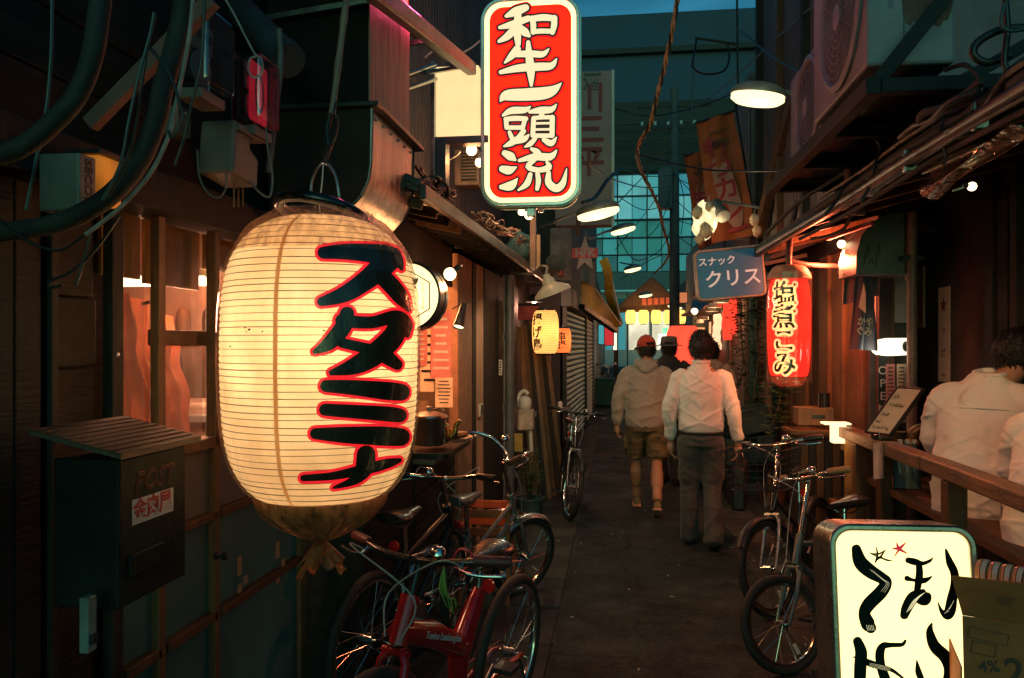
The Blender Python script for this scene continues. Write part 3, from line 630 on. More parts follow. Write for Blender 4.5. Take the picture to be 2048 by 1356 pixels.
fwd = V(-LC.x, -LC.y, 0).normalized(); rgt = V(-fwd.y, fwd.x, 0)
def lan_put(x, y, lift):
    px, py = 440+x*.5157, 380+y*.5162; z = lz(py)-LC.z; th = 0
    for _ in range(6):
        r = lrad(min(max(z, z0), z1)); dep = LD-r*math.cos(th)
        s = max(-.99, min(.99, (px-642)*dep/F/r)); th = math.asin(s); z = EYE-(py-690)/F*dep-LC.z
    r = lrad(min(max(z, z0), z1))+lift
    return LC + fwd*(r*math.cos(th)) + rgt*(r*math.sin(th)) + V(0,0,z)
glyph = [
 [(402,242,24),(470,236,30),(560,238,36),(640,246,42),(668,262,38)], [(672,240,26),(690,275,20),(700,298,8)], [(650,262,46),(610,305,44),(555,352,38),(480,402,32),(395,432,18)], [(612,318,34),(660,365,34),(700,415,30),(726,458,12)],
 [(490,478,28),(475,530,32),(425,592,28),(370,626,10)], [(470,505,26),(580,512,24),(680,488,26),(722,516,20),(722,560,12)], [(690,500,36),(668,565,42),(600,634,44),(520,682,34),(432,708,12)], [(470,592,20),(560,614,22),(620,634,32),(682,678,22)],
 [(412,760,24),(520,768,30),(640,782,36),(698,788,34)], [(408,852,24),(520,862,27),(650,874,30),(692,880,28)], [(372,944,22),(480,952,32),(620,960,38),(696,966,36)],
 [(328,1114,13),(440,1110,16),(560,1088,22),(640,1070,20),(690,1058,10)], [(562,1030,36),(556,1080,36),(520,1128,20),(440,1156,6)]]
red_film = paper('red_lettering', (.95,.025,.045), .55, .6, .1); black_film = pm('black_lettering', (.006,.008,.008), .3, var=.4, vs=30, bump=.2, bs=60)
strokes(MB(), glyph, lan_put, 11, .0012).build('red_outline', red_film, lan)
strokes(MB(), glyph, lan_put, 0, .0026).build('lettering', black_film, lan)
b = MB()
for px, py, w in ((505,660,5),(470,693,3),(530,663,3),(648,661,4),(455,735,2),(780,705,3),(500,664,3),(498,656,2.5)):
    x, y = (px-440)/.5157, (py-380)/.5162; b.add([lan_put(x+w*1.8*math.cos(a)*random.uniform(.4,1), y+w*1.6*math.sin(a)*random.uniform(.4,1), .0013) for a in [R(60*i) for i in range(6)]], [tuple(range(6))])
b.build('tear_mark', black_film, lan)
# plastic bag: wraps the paper, gathers below and is tied
bag = film('plastic_bag', (.98,.96,.93), .10, .16, .07, .55, 9, (.95,.62,.36), (1.6,1.6,.5))
bag_low = film('plastic_bag_gathered', (.90,.72,.55), .05, .3, .5, .35, 12, (.75,.36,.16), (2.5,2.5,.4))
def bag_fn(z_of, r_of, k):
    def fn(u, v):
        a = 2*math.pi*u; z = z_of(v); r = r_of(v); w = k(v)
        r += w*(abs(math.sin(a*9+1.3*math.sin(3*v+u*20)))*.7 + .5*noise.noise(V(math.cos(a)*3.5, math.sin(a)*3.5, v*1.2)) + .3*math.sin(a*23+4*v))
        return LC + V(r*math.cos(a), r*math.sin(a), z)
    return fn
zb0, zb1 = lz(985)-LC.z, lz(436)-LC.z
MB().grid(bag_fn(lambda v: lerp(zb0, zb1, v), lambda v: lrad(min(lerp(zb0,zb1,v), z1))+.006, lambda v: .002+.007*max(0, (v-.75)*4)+.006*max(0, (.15-v)*6)), 160, 60, True).build('bag', bag, lan, 80)
zk = lz(1078)-LC.z
def rlow(v): return lerp(.026, lrad(zb0)+.006, (1-(1-v)**1.6)**.85)
MB().grid(bag_fn(lambda v: lerp(zk, zb0, v), rlow, lambda v: .012*math.sin(math.pi*min(1, v*1.05))*.9+.002), 180, 24, True).build('gathered_bag', bag_low, lan, 80)
tail = []
for q in range(7):
    a = 2*math.pi*q/7; e = V(.055*math.cos(a), .055*math.sin(a), -.05-.05*random.random())
    MB().sheet(lambda u, v: LC+V(0,0,zk)+e*v+V(-math.sin(a), math.cos(a), 0)*(u-.5)*(.02+.06*v)+V(0,0,.012*math.sin(u*9+q)*v), 6, 5, .0008).build('bag_tail', bag_low, lan, 80)
MB().tube([LC+V(.024*math.cos(i*.7), .024*math.sin(i*.7), zk-.003+.0012*i) for i in range(24)], .0025, 5).build('bag_tie', black_plastic, lan)
bag_hi = film('plastic_bag_crumpled', (.97,.86,.78), .10, .16, .28, .9, 16, (.92,.50,.34), (3.0,3.0,.35))
zh0 = lz(512)-LC.z
MB().grid(bag_fn(lambda v: lerp(zh0, zb1+.012, v), lambda v: lrad(min(lerp(zh0,zb1,v), z1))+.011*(.25+v)-.03*max(0, v-.85), lambda v: .002+.009*v), 200, 18, True).build('crumpled_bag', bag_hi, lan, 80)
# dark inner base shelf of the lantern
MB().lathe([(.02,0),(px2m(118),.0),(px2m(120),.012),(.02,.02)], 40, Matrix.Translation(LC+V(0,0,z0-.012)), caps=True).build('base_disc', pm('lantern_base', (.05,.03,.02), .6), lan, True)
tp = Matrix.Translation(LC+V(0.004,0,lz(428)-LC.z)) @ Matrix.Rotation(R(9), 4, 'Y') @ Matrix.Rotation(R(-13), 4, 'X')
MB().tube([tp @ V(px2m(86)*math.cos(2*math.pi*i/48), px2m(86)*math.sin(2*math.pi*i/48), .0) for i in range(48)], .0155, 12, closed=True).build('top_hoop', cap_m, lan, True)
lamp('bulb_light', LC+V(0,0,.03), 12.0, (1,.92,.80), lan, .05)
# hanging pole with hook
pol = thing('hanging_pole', 'bamboo pole with an iron hook that carries the big lantern', 'pole', at(690, -20, 2.05))
bam = pm('bamboo', (.30,.17,.12), .5, var=.3, bump=.2)
pa, pb = at(700, -60, 2.1), at(664, 228, 2.05); N = 12
MB().tube([lerp(pa, pb, i/N) for i in range(N+1)], [.0085+.002*(i % 4 == 0) for i in range(N+1)], 10).build('rod', bam, pol, True)
MB().tube(smooth_path([at(672,205,2.05), at(668,226,2.04), at(676,240,2.04), at(671,270,2.05), at(660,300,2.05), at(648,322,2.05)]), .0035, 8).build('hook', black_metal, pol, True)
MB().tube(smooth_path([at(661,228,2.04), at(654,262,2.04), at(657,292,2.04), at(650,318,2.05)]), .0085, 8).build('binding', black_plastic, pol, True)
MB().tube(smooth_path([at(622,405,2.05), at(624,360,2.05), at(645,325,2.05), at(668,345,2.05), at(678,390,2.05), at(680,415,2.05)]), .0042, 8).build('handle_wire', steel, pol, True)
MB().tube(smooth_path([at(647,322,2.05), at(644,365,2.05), at(639,412,2.05), at(641,430,2.05)]), .0018, 6).build('cord', white_paint, pol)
# ================================================================ mailbox
XMf = -1.06; ym0, ym1 = fY(238, XMf), fY(372, XMf)
mbx = thing('mailbox', 'dark teal mailbox with a shingled lid and red sticker beside the lit window', 'mailbox', (XMf-.13, (ym0+ym1)/2, 1.0))
mail_m = pm('mailbox_paint', (.011,.016,.015), .6, var=.3, vs=5, bump=.2, dirt=.35, spec=.2)
zt, zb_ = fZ(300, 905, XMf), fZ(300, 1188, XMf)
MB().box2((XMf-.155, ym0, zb_), (XMf, ym1, zt)).build('case', mail_m, mbx, bevel=.006)
a0 = V(XMf-.19, 0, zt+.055); a1 = V(XMf+.02, 0, zt+.006)
for i in range(9):
    f0, f1 = i/9, (i+1)/9+.02; z = lambda f: lerp(a0, a1, f)
    A, Bq = z(f0), z(min(f1, 1.02))
    MB().add([(A.x, ym0-.03, A.z+.010), (A.x, ym1+.03, A.z+.010), (Bq.x, ym1+.03, Bq.z+.014), (Bq.x, ym0-.03, Bq.z+.014), (A.x, ym0-.03, A.z), (A.x, ym1+.03, A.z), (Bq.x, ym1+.03, Bq.z), (Bq.x, ym0-.03, Bq.z)], [(0,3,2,1)[::-1],(4,5,6,7)[::-1],(0,4,7,3),(1,2,6,5),(3,7,6,2),(0,1,5,4)]).build('shingle', pm('shingle', (.09,.055,.035), .6, var=.4, vs=9, bump=.3), mbx, bevel=.002)
MF = lambda px, py, l=.001: frame(atX(px, py, XMf)+V(l,0,0), (0,1,0), (0,0,1))
MB().box2((XMf, ym0+.03, zb_+.06), (XMf+.008, ym1-.11, zb_+.11)).build('slot_flap', mail_m, mbx, bevel=.003)
lab = pm('sticker_white', (.62,.60,.56), .4, var=.1, bump=.02)
ya, yb = fY(264, XMf), fY(346, XMf); zc = fZ(305, 1012, XMf)
MB().box2((XMf, ya, zc-.028), (XMf+.001, yb, zc+.028)).build('sticker', lab, mbx)
text('金肉屋', .05, pm('sticker_red', (.42,.03,.035), .5), MF(305, 1012, .0018), mbx, 'sticker_lettering', .03, .0004)
text('POST', .064, pm('post_red', (.60,.10,.06), .4), MF(308, 957, .0014), mbx, 'lettering', .008, .0004, shear=.25)
text('POST', .064, mail_m, MF(308, 957, .0020), mbx, 'lettering_core', -.012, .0004, shear=.25)
# ================================================================ meters, alarm box, hoses and cables on the upper wall
meter_case = film('meter_cover', (.55,.62,.66), .35, .06, .10, .05, 5, (.2,.24,.28))
dial_m = pm('meter_dial', (.30,.31,.32), .4, var=.15, bump=.05)
def meter(label, px, py, X, w, h, base):
    q = atX(px, py, X); t = thing('electric_meter', label, 'meter', q, 0, 'electric meters on the upper left wall')
    M = frame(q, (0,1,0), (0,0,1)) @ Matrix.Rotation(R(0), 4, 'Z')
    MB().prism(rrect(w, h, .02), -.06, -.045, M).build('back_plate', black_plastic, t, bevel=.003)
    MB().prism(rrect(w*.94, h*.94, .022, 5), -.045, .045, M).build('cover', meter_case, t, bevel=.012, seg=3)
    MB().prism(rrect(w*.66, h*.34, .008), -.02, -.012, M @ Matrix.Translation((0, h*.2, 0))).build('dial_plate', dial_m, t)
    MB().lathe([(.001,0),(w*.3,0),(w*.3,.006),(.001,.006)], 24, M @ Matrix.Translation((0, -h*.18, -.02)) @ Matrix.Rotation(R(0),4,'X')).build('dial_disc', dial_m, t, True)
    for i in range(5): MB().box((0,0,0), (.012,.02,.004), 0, M @ Matrix.Translation((-w*.24+i*w*.12, h*.22, -.010))).build('counter_digit', ink, t)
    MB().prism(rrect(w*.8, .03, .006), -.05, .02, M @ Matrix.Translation((0, -h*.5-.012, 0))).build('terminal_cover', grey_plastic, t, bevel=.004)
    return t, M
meter('clear glass electric meter with a grey dial beside the thick conduit', 414, 108, -1.12, .165, .225, 0)
mt, mM = meter('electric meter with a red reflection painted on its cover above the grey switch box', 515, 188, -1.10, .15, .225, 0)
MB().prism(rrect(.118, .18, .012), .0, .004, mM).build('reflection_plate', em('red_reflection', (1.0,.02,.05), .42, var=.35, vs=18), mt); MB().ring(circ(.03, 24, .06), circ(.024, 24, .05), .005, .008, mM).build('dial_ring', dial_m, mt)  # red reflection on the cover, put in as a glowing plate
sb = thing('switch_box', 'grey plastic switch box hanging under the red-lit meter', 'switch box', atX(462, 305, -1.2))
MB().prism([(-.09,-.075),(.075,-.09),(.085,0),(.03,.02),(.03,.08),(-.07,.085)], -.06, .05, frame(atX(462, 308, -1.16), (0,1,0), (0,0,1))).build('case', grey_plastic, sb, bevel=.01)
MB().box(atX(470, 268, -1.15), (.11,.15,.02)).build('lid', grey_plastic, sb, bevel=.005)
for i in range(3):
    a = atX(468+i*9, 355, -1.16); MB().tube([a, a-V(0,0,.09)], .003, 6).build('wire', pm('brown_wire', (.25,.13,.07), .5), sb)
alarm = thing('alarm_box', 'grey security alarm box with an amber lamp under the conduits', 'alarm box', atX(190, 365, -1.24))
q = atX(168, 368, -1.2); MB().box(q+V(-.04,0,0), (.10,.06,.13)).build('case', grey_plastic, alarm, bevel=.006)
text('SECOM', .034, ink, frame(q+V(.0108,0,.0), (0,0,-1), (0,1,0)), alarm, 'lettering', .02, .0006)
amb = film('amber_lens', (1.0,.42,.05), .25, .1, .5, .1, 8, (.9,.32,.03)); q2 = atX(208, 362, -1.2)
MB().box(q2+V(-.03,.012,0), (.085,.085,.115)).build('amber_lens', em('amber_glow', (1.0,.30,.03), .32, var=.45, vs=16), alarm, bevel=.012)
MB().box(q2+V(-.03,.012,.064), (.09,.09,.012)).build('lens_cap', black_plastic, alarm, bevel=.003)
cond = pm('conduit_grey', (.045,.042,.038), .7, var=.45, vs=9, bump=.35, bs=40, dirt=.5)
def hose(name, label, cat, pts, Y, r, m, n=14, k=6, corr_=0):
    P = smooth_path([at(px, py, Y if not isinstance(Y, list) else Y[i]) for i, (px, py) in enumerate(pts)], k)
    rr = [r*(1+(corr_ if i % 2 else 0)) for i in range(len(P))]
    return tag(MB().tube(P, rr, n).build(name, m, None, True), label, cat)
hose('conduit_hose', 'thick grey-brown conduit curving down to the left edge', 'conduit', [(205,-40),(196,40),(182,120),(150,195),(95,255),(40,295),(-40,320)], 1.25, .018, cond, k=8)
hose('conduit_hose', 'thick banded conduit sweeping in front of the glass meter', 'conduit', [(372,-40),(362,40),(345,110),(325,180),(312,240),(285,310),(240,372),(185,415),(110,448),(20,462),(-30,465)], 1.55, .021, cond, k=8)
hose('cable', 'pale taped cable running along the banded conduit', 'cable', [(388,-30),(380,60),(366,140),(350,215),(338,270),(305,340),(265,390),(225,428),(170,470)], 1.52, .0042, pm('pale_cable', (.40,.32,.30), .5, var=.5, vs=20, bump=.2), k=6)
cm = pm('cable_black', (.018,.02,.022), .4, var=.3, bump=.05); ct = pm('cable_teal', (.03,.08,.09), .4, bump=.05)
cabs = [('black cable hanging straight before the conduits', [(410,-10),(407,60),(402,130),(385,200),(370,270),(350,330)], 1.5, cm), ('dark teal cable slanting down to the alarm box', [(308,25),(300,70),(278,150),(258,240),(240,330),(205,400)], 1.45, ct), ('second dark cable in the bundle above the alarm box', [(312,30),(296,90),(285,160),(272,250),(250,330),(215,395)], 1.47, cm), ('thin cable looping across the banded conduit', [(300,95),(340,150),(362,215),(365,240),(345,275),(338,262)], 1.46, cm), ('black cable sagging from the conduit to the left edge', [(170,470),(120,500),(60,485),(0,440),(-20,420)], 1.45, cm), ('black cable bunch falling beside the boarded wall', [(240,430),(190,500),(140,545),(105,560),(98,575),(125,570)], 1.5, cm), ('cable curling below the sagging bunch', [(182,470),(170,510),(160,545),(152,572)], 1.5, cm), ('thin cable down the dark boards on the far left', [(104,-10),(103,90),(97,180),(88,245),(66,350),(52,420)], 1.35, ct)]
for lb, pts, Y, m in cabs: hose('cable', lb, 'cable', pts, Y, .0032, m, 7)
hose('cable_loop', 'thin grey cable loop under the switch box', 'cable', [(395,300),(398,350),(415,385),(438,395),(452,375),(452,345)], 2.15, .0028, pm('cable_grey', (.16,.15,.15), .5, bump=.05), 7)
hose('cable_loop', 'doubled white cable hanging right of the switch box', 'cable', [(532,255),(536,300),(545,350),(540,392),(520,385),(500,362)], 2.3, .0035, pm('cable_grey', (.16,.15,.15)), 7)
hose('flexible_conduit', 'ribbed grey flexible conduit right of the red-lit meter', 'conduit', [(558,58),(561,110),(557,170),(549,235),(542,300),(536,345)], 2.5, .0095, pm('flex_grey', (.15,.15,.15), .5, bump=.1), 12, 12, .22)
hose('twisted_wire', 'pale twisted wire running down to the red-lit meter', 'wire', [(449,-5),(470,32),(492,75),(510,108),(523,118),(524,145),(508,155),(497,140),(500,118),(515,112)], 2.0, .0028, pm('pale_cable', (.40,.32,.30)), 7)
t = thing('exhaust_pipe', 'dark blue-grey exhaust pipe stub above the red-lit meter', 'pipe', at(540, 90, 2.6))
MB().tube([at(480,20,2.75), at(575,120,2.55)], .055, 24).build('barrel', pm('blue_grey_pipe', (.05,.065,.085), .45, var=.3, bump=.1), t, True)
MB().tube([at(565,108,2.57), at(577,122,2.546)], .06, 24).build('collar', pm('blue_grey_pipe', (.05,.065,.085)), t, True)
t = tag(MB().bar(at(180,250,1.75), at(425,0,1.75), .03, .035).build('diagonal_brace', pm('brace_wood', (.20,.10,.085), .6, var=.3, vs=4, bump=.2), None, bevel=.003), 'reddish wooden brace crossing behind the conduits', 'brace')
t = thing('junction_box', 'small grey junction box half hidden by the banded conduit', 'junction box', at(358, 245, 2.0)); q = atX(357, 245, -1.26)
MB().prism(rrect(.07,.085,.012), -.03, .02, frame(q, (0,1,0), (0,0,1))).build('case', grey_plastic, t, bevel=.004); MB().ball(q+V(.022,0,.025), .004, 8).build('screw', steel, t)
t = thing('wall_switch', 'pale switch plate low on the dark wall under the mailbox', 'switch', atX(188, 1250, -1.08)); q = atX(185, 1248, -1.08)
MB().box(q-V(.01,0,0), (.02,.03,.115)).build('plate', pm('switch_plate', (.22,.26,.24), .4, dirt=.2), t, bevel=.003); MB().box(q+V(.004,0,-.03), (.008,.02,.02)).build('rocker', black_plastic, t, bevel=.002)
t = thing('plastic_bundle', 'crumpled teal plastic sheet standing at the lower left edge', 'plastic sheet', (-1.15, 1.27, 0))
MB().sheet(lambda u, v: V(-1.2+.06*math.sin(u*7+v*3)+.02*noise.noise(V(u*5,v*9,2)), 1.22+.1*u, .1+.72*v), 14, 24, .002).build('sheet', pm('teal_sheet', (.10,.19,.17), .22, var=.5, vs=12, bump=.4, bs=30), t, 80); MB().tube([(-1.17,1.2,.5),(-1.13,1.27,.5),(-1.17,1.34,.5)], .004, 6).build('string', black_plastic, t)
# ================================================================ inside the kitchen window
t = thing('plastic_sheet', 'white plastic sheet draped inside the left window pane', 'plastic sheet', (XA-.3, 2.2, 1.2))
shm = paper('milky_plastic', (.95,.52,.34), .02, .6, .3)
def drape(u, v):
    y = lerp(2.36, 2.74, u)+.06*(1-v)*(u-.3); return V(-1.58+.022*abs(math.sin(u*13+1.2*v))+.010*math.sin(u*37+v*4)+.03*noise.noise(V(u*3,v*4,1))-.06*v, y, 1.24+.56*v-.10*u*v)
MB().sheet(drape, 36, 26, .003).build('sheet', shm, t, 80); MB().tube([drape(.5,.98)+V(.0,-.03,.0), drape(.5,.98)+V(.02,.0,.01), drape(.5,.98)+V(0,.03,0)], .006, 6).build('clip', black_plastic, t)
t = thing('kitchen_lamp', 'lit fluorescent lamp under the ceiling inside the window', 'lamp', (XA-.7, 2.4, 1.98))
q = at(282, 563, 2.75); MB().box(q, (.5, .12, .03)).build('tube', em('kitchen_tube', (1,.86,.52), 5.0), t, bevel=.012); MB().box(q+V(0,0,.03), (.54,.1,.03)).build('housing', white_paint, t, bevel=.005)
lamp('tube_light', q+V(.1,0,-.1), 70, (1,.50,.30), t, .12); lamp('tube_light', V(-1.8, 3.3, 1.95), 55, (1,.38,.2), t, .1)
t = thing('fridge_unit', 'small beige kitchen appliance with a vent grille behind the second pane', 'appliance', (-1.75, 2.95, .86))
q = at(352, 790, 2.95); MB().box((q.x, 3.1, 1.12), (.30, .3, .5)).build('body', pm('beige_enamel', (.40,.27,.2), .4, dirt=.3), t, bevel=.015)
for i in range(12): MB().box((q.x-.09, 2.946, .98+.022*i), (.08, .008, .010)).build('vent_slat', black_plastic, t)
MB().box((q.x+.06, 2.948, 1.0), (.09,.003,.07)).build('rating_label', lab, t); MB().box((q.x+.02, 2.94, 1.31), (.25,.02,.035)).build('handle', grey_plastic, t, bevel=.006)
t = thing('kitchen_shelf', 'cluttered kitchen shelf with hanging tools behind the glass', 'shelf', (-2.0, 3.4, 1.5)); q = at(380, 640, 3.4)
MB().box((q.x, 3.5, 1.62), (.9,.2,.025)).build('board', brown_wood, t, bevel=.004)
for i in range(5): MB().tube([(q.x-.3+.13*i, 3.38, 1.6), (q.x-.3+.13*i+.02, 3.38, 1.42-.04*(i % 3))], .008, 6).build('tool', [steel, brown_wood, black_metal][i % 3], t)
for i in range(6): MB().lathe([(.03,0),(.035,.08),(.03,.12),(.015,.14)], 12, Matrix.Translation((q.x-.35+.13*i, 3.5, 1.633))).build('jar', [steel, pm('jar_red', (.4,.06,.04), .4), brown_wood][i % 3], t, True)
# ================================================================ exhaust duct
Xd = -.93; ya, yb = fY(743, Xd), fY(826, Xd)
duct = thing('exhaust_duct', 'dented metal exhaust duct with a curved chute above the big lantern', 'duct', (Xd-.2, (ya+yb)/2, 2.3))
streak = pm('streaked_metal', (.46,.40,.37), .34, .85, var=.55, vs=6, bump=.25, bs=10, stretch=(8,8,.5), dirt=.3)
rust = pm('rusty_panel', (.30,.17,.14), .6, var=.6, vs=5, bump=.3, bs=12, stretch=(9,9,.6), col2=(.40,.30,.24))
zA, zB, zC = fZ(745, 208, Xd), fZ(745, 85, Xd), fZ(745, 330, Xd)
pr = [(Xd, zA-.02), (Xd-.004, zC)] + [(Xd-.004-.30*(1-math.cos(R(a))), zC-.24*math.sin(R(a))) for a in (15, 30, 45, 60, 75, 85)]
b = MB(); n = len(pr); vs_ = []
for x, z in pr: vs_ += [(x, ya, z), (x, yb, z)]
b.add(vs_, [(2*i, 2*i+1, 2*i+3, 2*i+2)[::-1] for i in range(n-1)]); b.build('chute', streak, duct, 60)
bw = pm('duct_side', (.022,.022,.021), .65, .0, var=.3, vs=3, bump=.15, dirt=.4, spec=.2)
poly = pr + [(XA+.01, pr[-1][1]), (XA+.01, zA-.02)]
for yy in (ya-.004, yb): 
    MB().add([(x, yy, z) for x, z in poly]+[(x, yy+.004, z) for x, z in poly], [tuple(range(len(poly))), tuple(range(len(poly), 2*len(poly)))[::-1]]+[(i, len(poly)+i, len(poly)+(i+1) % len(poly), (i+1) % len(poly)) for i in range(len(poly))]).build('side_plate', bw, duct)
MB().tube([V(x+.002, ya, z) for x, z in pr], .006, 6).build('seam_edge', steel, duct); MB().tube([V(x+.002, yb, z) for x, z in pr], .005, 6).build('seam_edge', black_metal, duct)
MB().box2((XA, ya-.03, zA-.018), (Xd+.035, yb+.08, zA)).build('drip_plate', black_metal, duct, bevel=.003)
MB().box2((XA, ya+.01, zA+.002), (Xd-.01, yb-.02, zB+.3)).build('upper_box', [rust], duct, bevel=.004)
MB().box2((XA, ya+.002, zA+.004), (Xd-.014, ya+.0085, zB+.3)).build('shade_plate', pm('shaded_face', (.012,.012,.012), .7, spec=.15), duct)  # black plate added; the shade on this face is in its colour
for i in range(6): MB().ball((Xd+.003, lerp(ya, yb, .08+.17*i), zA-.05), .006, 8).build('rivet', steel, duct)
# ================================================================ tall red light box sign
SY = 4.8
S0 = at(962, 205, SY).x; S1 = at(1160, 205, SY).x; sz0 = at(1060, 412, SY).z; sz1 = at(1060, -6, SY).z
sg = thing('light_box_sign', 'tall glowing red sign with cream characters hung over the alley', 'sign', ((S0+S1)/2, SY, sz0))
SM = frame(((S0+S1)/2, SY, (sz0+sz1)/2), (1,0,0), (0,0,1)); sw, sh = S1-S0, sz1-sz0
alu = pm('aluminium', (.62,.60,.57), .28, 1.0, var=.15, bump=.05, dirt=.15)
cream_f = paper('sign_cream', (1.0,.86,.50), .92, .7, .03)
def red_grad():
    m, n, l = nodes('sign_red_film'); n.remove(n['Principled BSDF']); out = n['Material Output']
    e = n.new('ShaderNodeEmission'); e.inputs[1].default_value = .34; tl = n.new('ShaderNodeBsdfTranslucent'); ad = n.new('ShaderNodeAddShader')
    for q in (e, tl): q.inputs[0].default_value = (1.0,.075,.03,1)
    l.new(e.outputs[0], ad.inputs[0]); l.new(tl.outputs[0], ad.inputs[1]); l.new(ad.outputs[0], out.inputs[0]); return m
red_film2 = red_grad()
MB().ring(rrect(sw, sh, .13, 8), rrect(sw-.045, sh-.045, .11, 8), -.12, .012, SM).build('frame', alu, sg, 40, bevel=.004)
MB().ring(rrect(sw-.046, sh-.046, .11, 8), rrect(sw-.105, sh-.105, .085, 8), -.004, .002, SM).build('cream_border', cream_f, sg)
MB().prism(rrect(sw-.106, sh-.106, .085, 8), -.004, .001, SM).build('red_face', red_film2, sg)
MB().prism(rrect(sw, sh, .13, 8), -.125, -.121, SM).build('back_face', cream_f, sg)
MB().ring(rrect(sw+.012, sh+.012, .136, 8), rrect(sw-.002, sh-.002, .129, 8), -.085, -.045, SM).build('side_band', steel, sg, 40)
MB().ring(rrect(sw+.008, sh+.008, .134, 8), rrect(sw-.002, sh-.002, .129, 8), -.02, -.008, SM).build('side_bead', steel, sg, 40)
SMi = SM.inverted()
def sign_put(x, y, lift):
    px, py = 860+x*.3393, y*.3393; q = SMi @ at(px, py, SY); return SM @ V(q.x, q.y, .002+lift)
hanzi = [[(565,48,20),(505,72,26),(450,98,10)],[(412,165,10),(480,148,20),(580,112,18)],[(520,90,20),(515,180,24),(520,262,16)],[(500,170,20),(460,215,22),(408,246,10)],[(535,160,13),(560,192,24),(585,214,10)],
 [(602,108,14),(610,150,17),(608,194,14)],[(600,114,17),(670,106,20),(735,112,17)],[(733,108,17),(732,150,18),(722,195,14)],[(610,190,14),(660,186,15),(722,188,14)],
 [(515,292,22),(482,332,20),(442,372,6)],[(500,322,18),(600,320,20),(665,322,18),(700,292,5)],[(418,428,12),(520,405,22),(640,396,24),(715,390,20),(746,350,5)],[(580,252,12),(585,330,21),(595,420,24),(598,505,9)],
 [(415,600,4),(450,566,30),(560,560,36),(670,552,36),(730,532,26),(775,492,3)],
 [(432,682,8),(480,655,20),(560,650,18),(592,630,4)],[(450,706,14),(452,750,13)],[(448,705,14),(500,700,15),(566,702,14)],[(562,702,13),(548,752,13)],[(452,754,13),(548,754,13)],[(470,782,11),(484,815,14)],[(552,775,15),(522,815,16),(480,845,18),(438,864,6)],[(500,836,16),(555,822,18),(582,798,6)],
 [(590,662,10),(650,652,20),(715,648,18),(745,618,4)],[(665,668,13),(645,696,11)],[(612,700,14),(607,795,14)],[(612,698,12),(670,694,12),(725,694,12)],[(722,694,15),(720,800,15)],[(615,730,7),(718,728,7)],[(615,766,7),(718,764,7)],[(607,802,13),(720,802,13)],[(622,818,11),(592,850,15),(560,868,5)],[(672,826,13),(715,846,19),(746,812,4)],
 [(442,905,18),(478,925,25),(502,944,9)],[(428,998,20),(468,1005,25),(508,988,6)],[(422,1104,14),(478,1096,27),(516,1054,4)],[(600,880,10),(630,896,18),(652,912,10)],[(528,948,10),(620,926,21),(710,926,21),(746,888,5)],[(618,944,12),(578,984,16),(640,1004,15),(702,988,18),(690,958,9)],[(592,1030,13),(572,1085,18),(522,1122,6)],[(635,1025,13),(640,1070,15),(632,1116,11)],[(700,1020,13),(700,1078,21),(745,1112,23),(785,1080,18),(806,996,3)]]
strokes(MB(), hanzi, sign_put, 17, .001, 4, .00004).build('crimson_outline', paper('sign_crimson', (.85,.012,.03), .45, .4), sg)
strokes(MB(), hanzi, sign_put, 11, .0035, 4, .00004).build('black_outline', pm('sign_black', (.015,.01,.01), .4), sg)
strokes(MB(), hanzi, sign_put, 0, .006, 4, .00004).build('lettering', em('sign_letter_cream', (1.0,.86,.50), .93), sg)
for z, p_ in ((.45,1.0),(.23,4.0),(0,8.0),(-.22,7.0),(-.45,2.6)): lamp('tube_light', SM @ V(0, z, -.10), p_, (1,.85,.5), sg, .06)
MB().box(SM @ V(0, -sh/2-.03, -.06), (.05,.05,.05)).build('drain_box', steel, sg, bevel=.004); MB().box(SM @ V(.06, -sh/2-.015, -.06), (.03,.06,.03)).build('red_reflector', pm('reflector', (.6,.03,.03), .2), sg)
# cream side box and its bracket
t = thing('side_light_box', 'plain cream light box joining the tall red sign to the wall', 'light box', (-1.1, SY, at(910, 275, SY).z))
q0, q1 = at(874, 275, SY+.03), at(959, 133, SY+.03)
MB().box2((q0.x, SY-.0, q0.z), (q1.x, SY+.1, q1.z)).build('face', paper('side_cream', (.95,.78,.46), .62, .6, .06), t, bevel=.006)
b = MB(); b.box2((q0.x-.03, SY-.02, q0.z-.3), (q0.x-.004, SY+.1, q1.z+.03)); b.build('bracket', steel, t, bevel=.003)
MB().box2((q0.x-.03, SY-.01, q0.z-.05), (q1.x+.06, SY+.09, q0.z-.006)).build('lower_bracket', pm('violet_steel', (.16,.12,.14), .4, .5), t, bevel=.003)
MB().box2((at(872,0,SY).x, SY-.03, at(880,390,SY).z), (at(893,0,SY).x, SY+.09, at(880,278,SY).z)).build('mount_plate', pm('teal_plate', (.05,.12,.14), .4), t, bevel=.003)
for a, c in (((812,150),(870,128)),((812,178),(872,158))): MB().tube([at(*a,4.3), at(*c,4.75)], .012, 10).build('arm', steel, t, True)
hose('cable', 'white power cable drooping into the tall red sign', 'cable', [(850,115),(872,100),(905,108),(935,100),(962,80)], SY, .006, white_paint, 8)
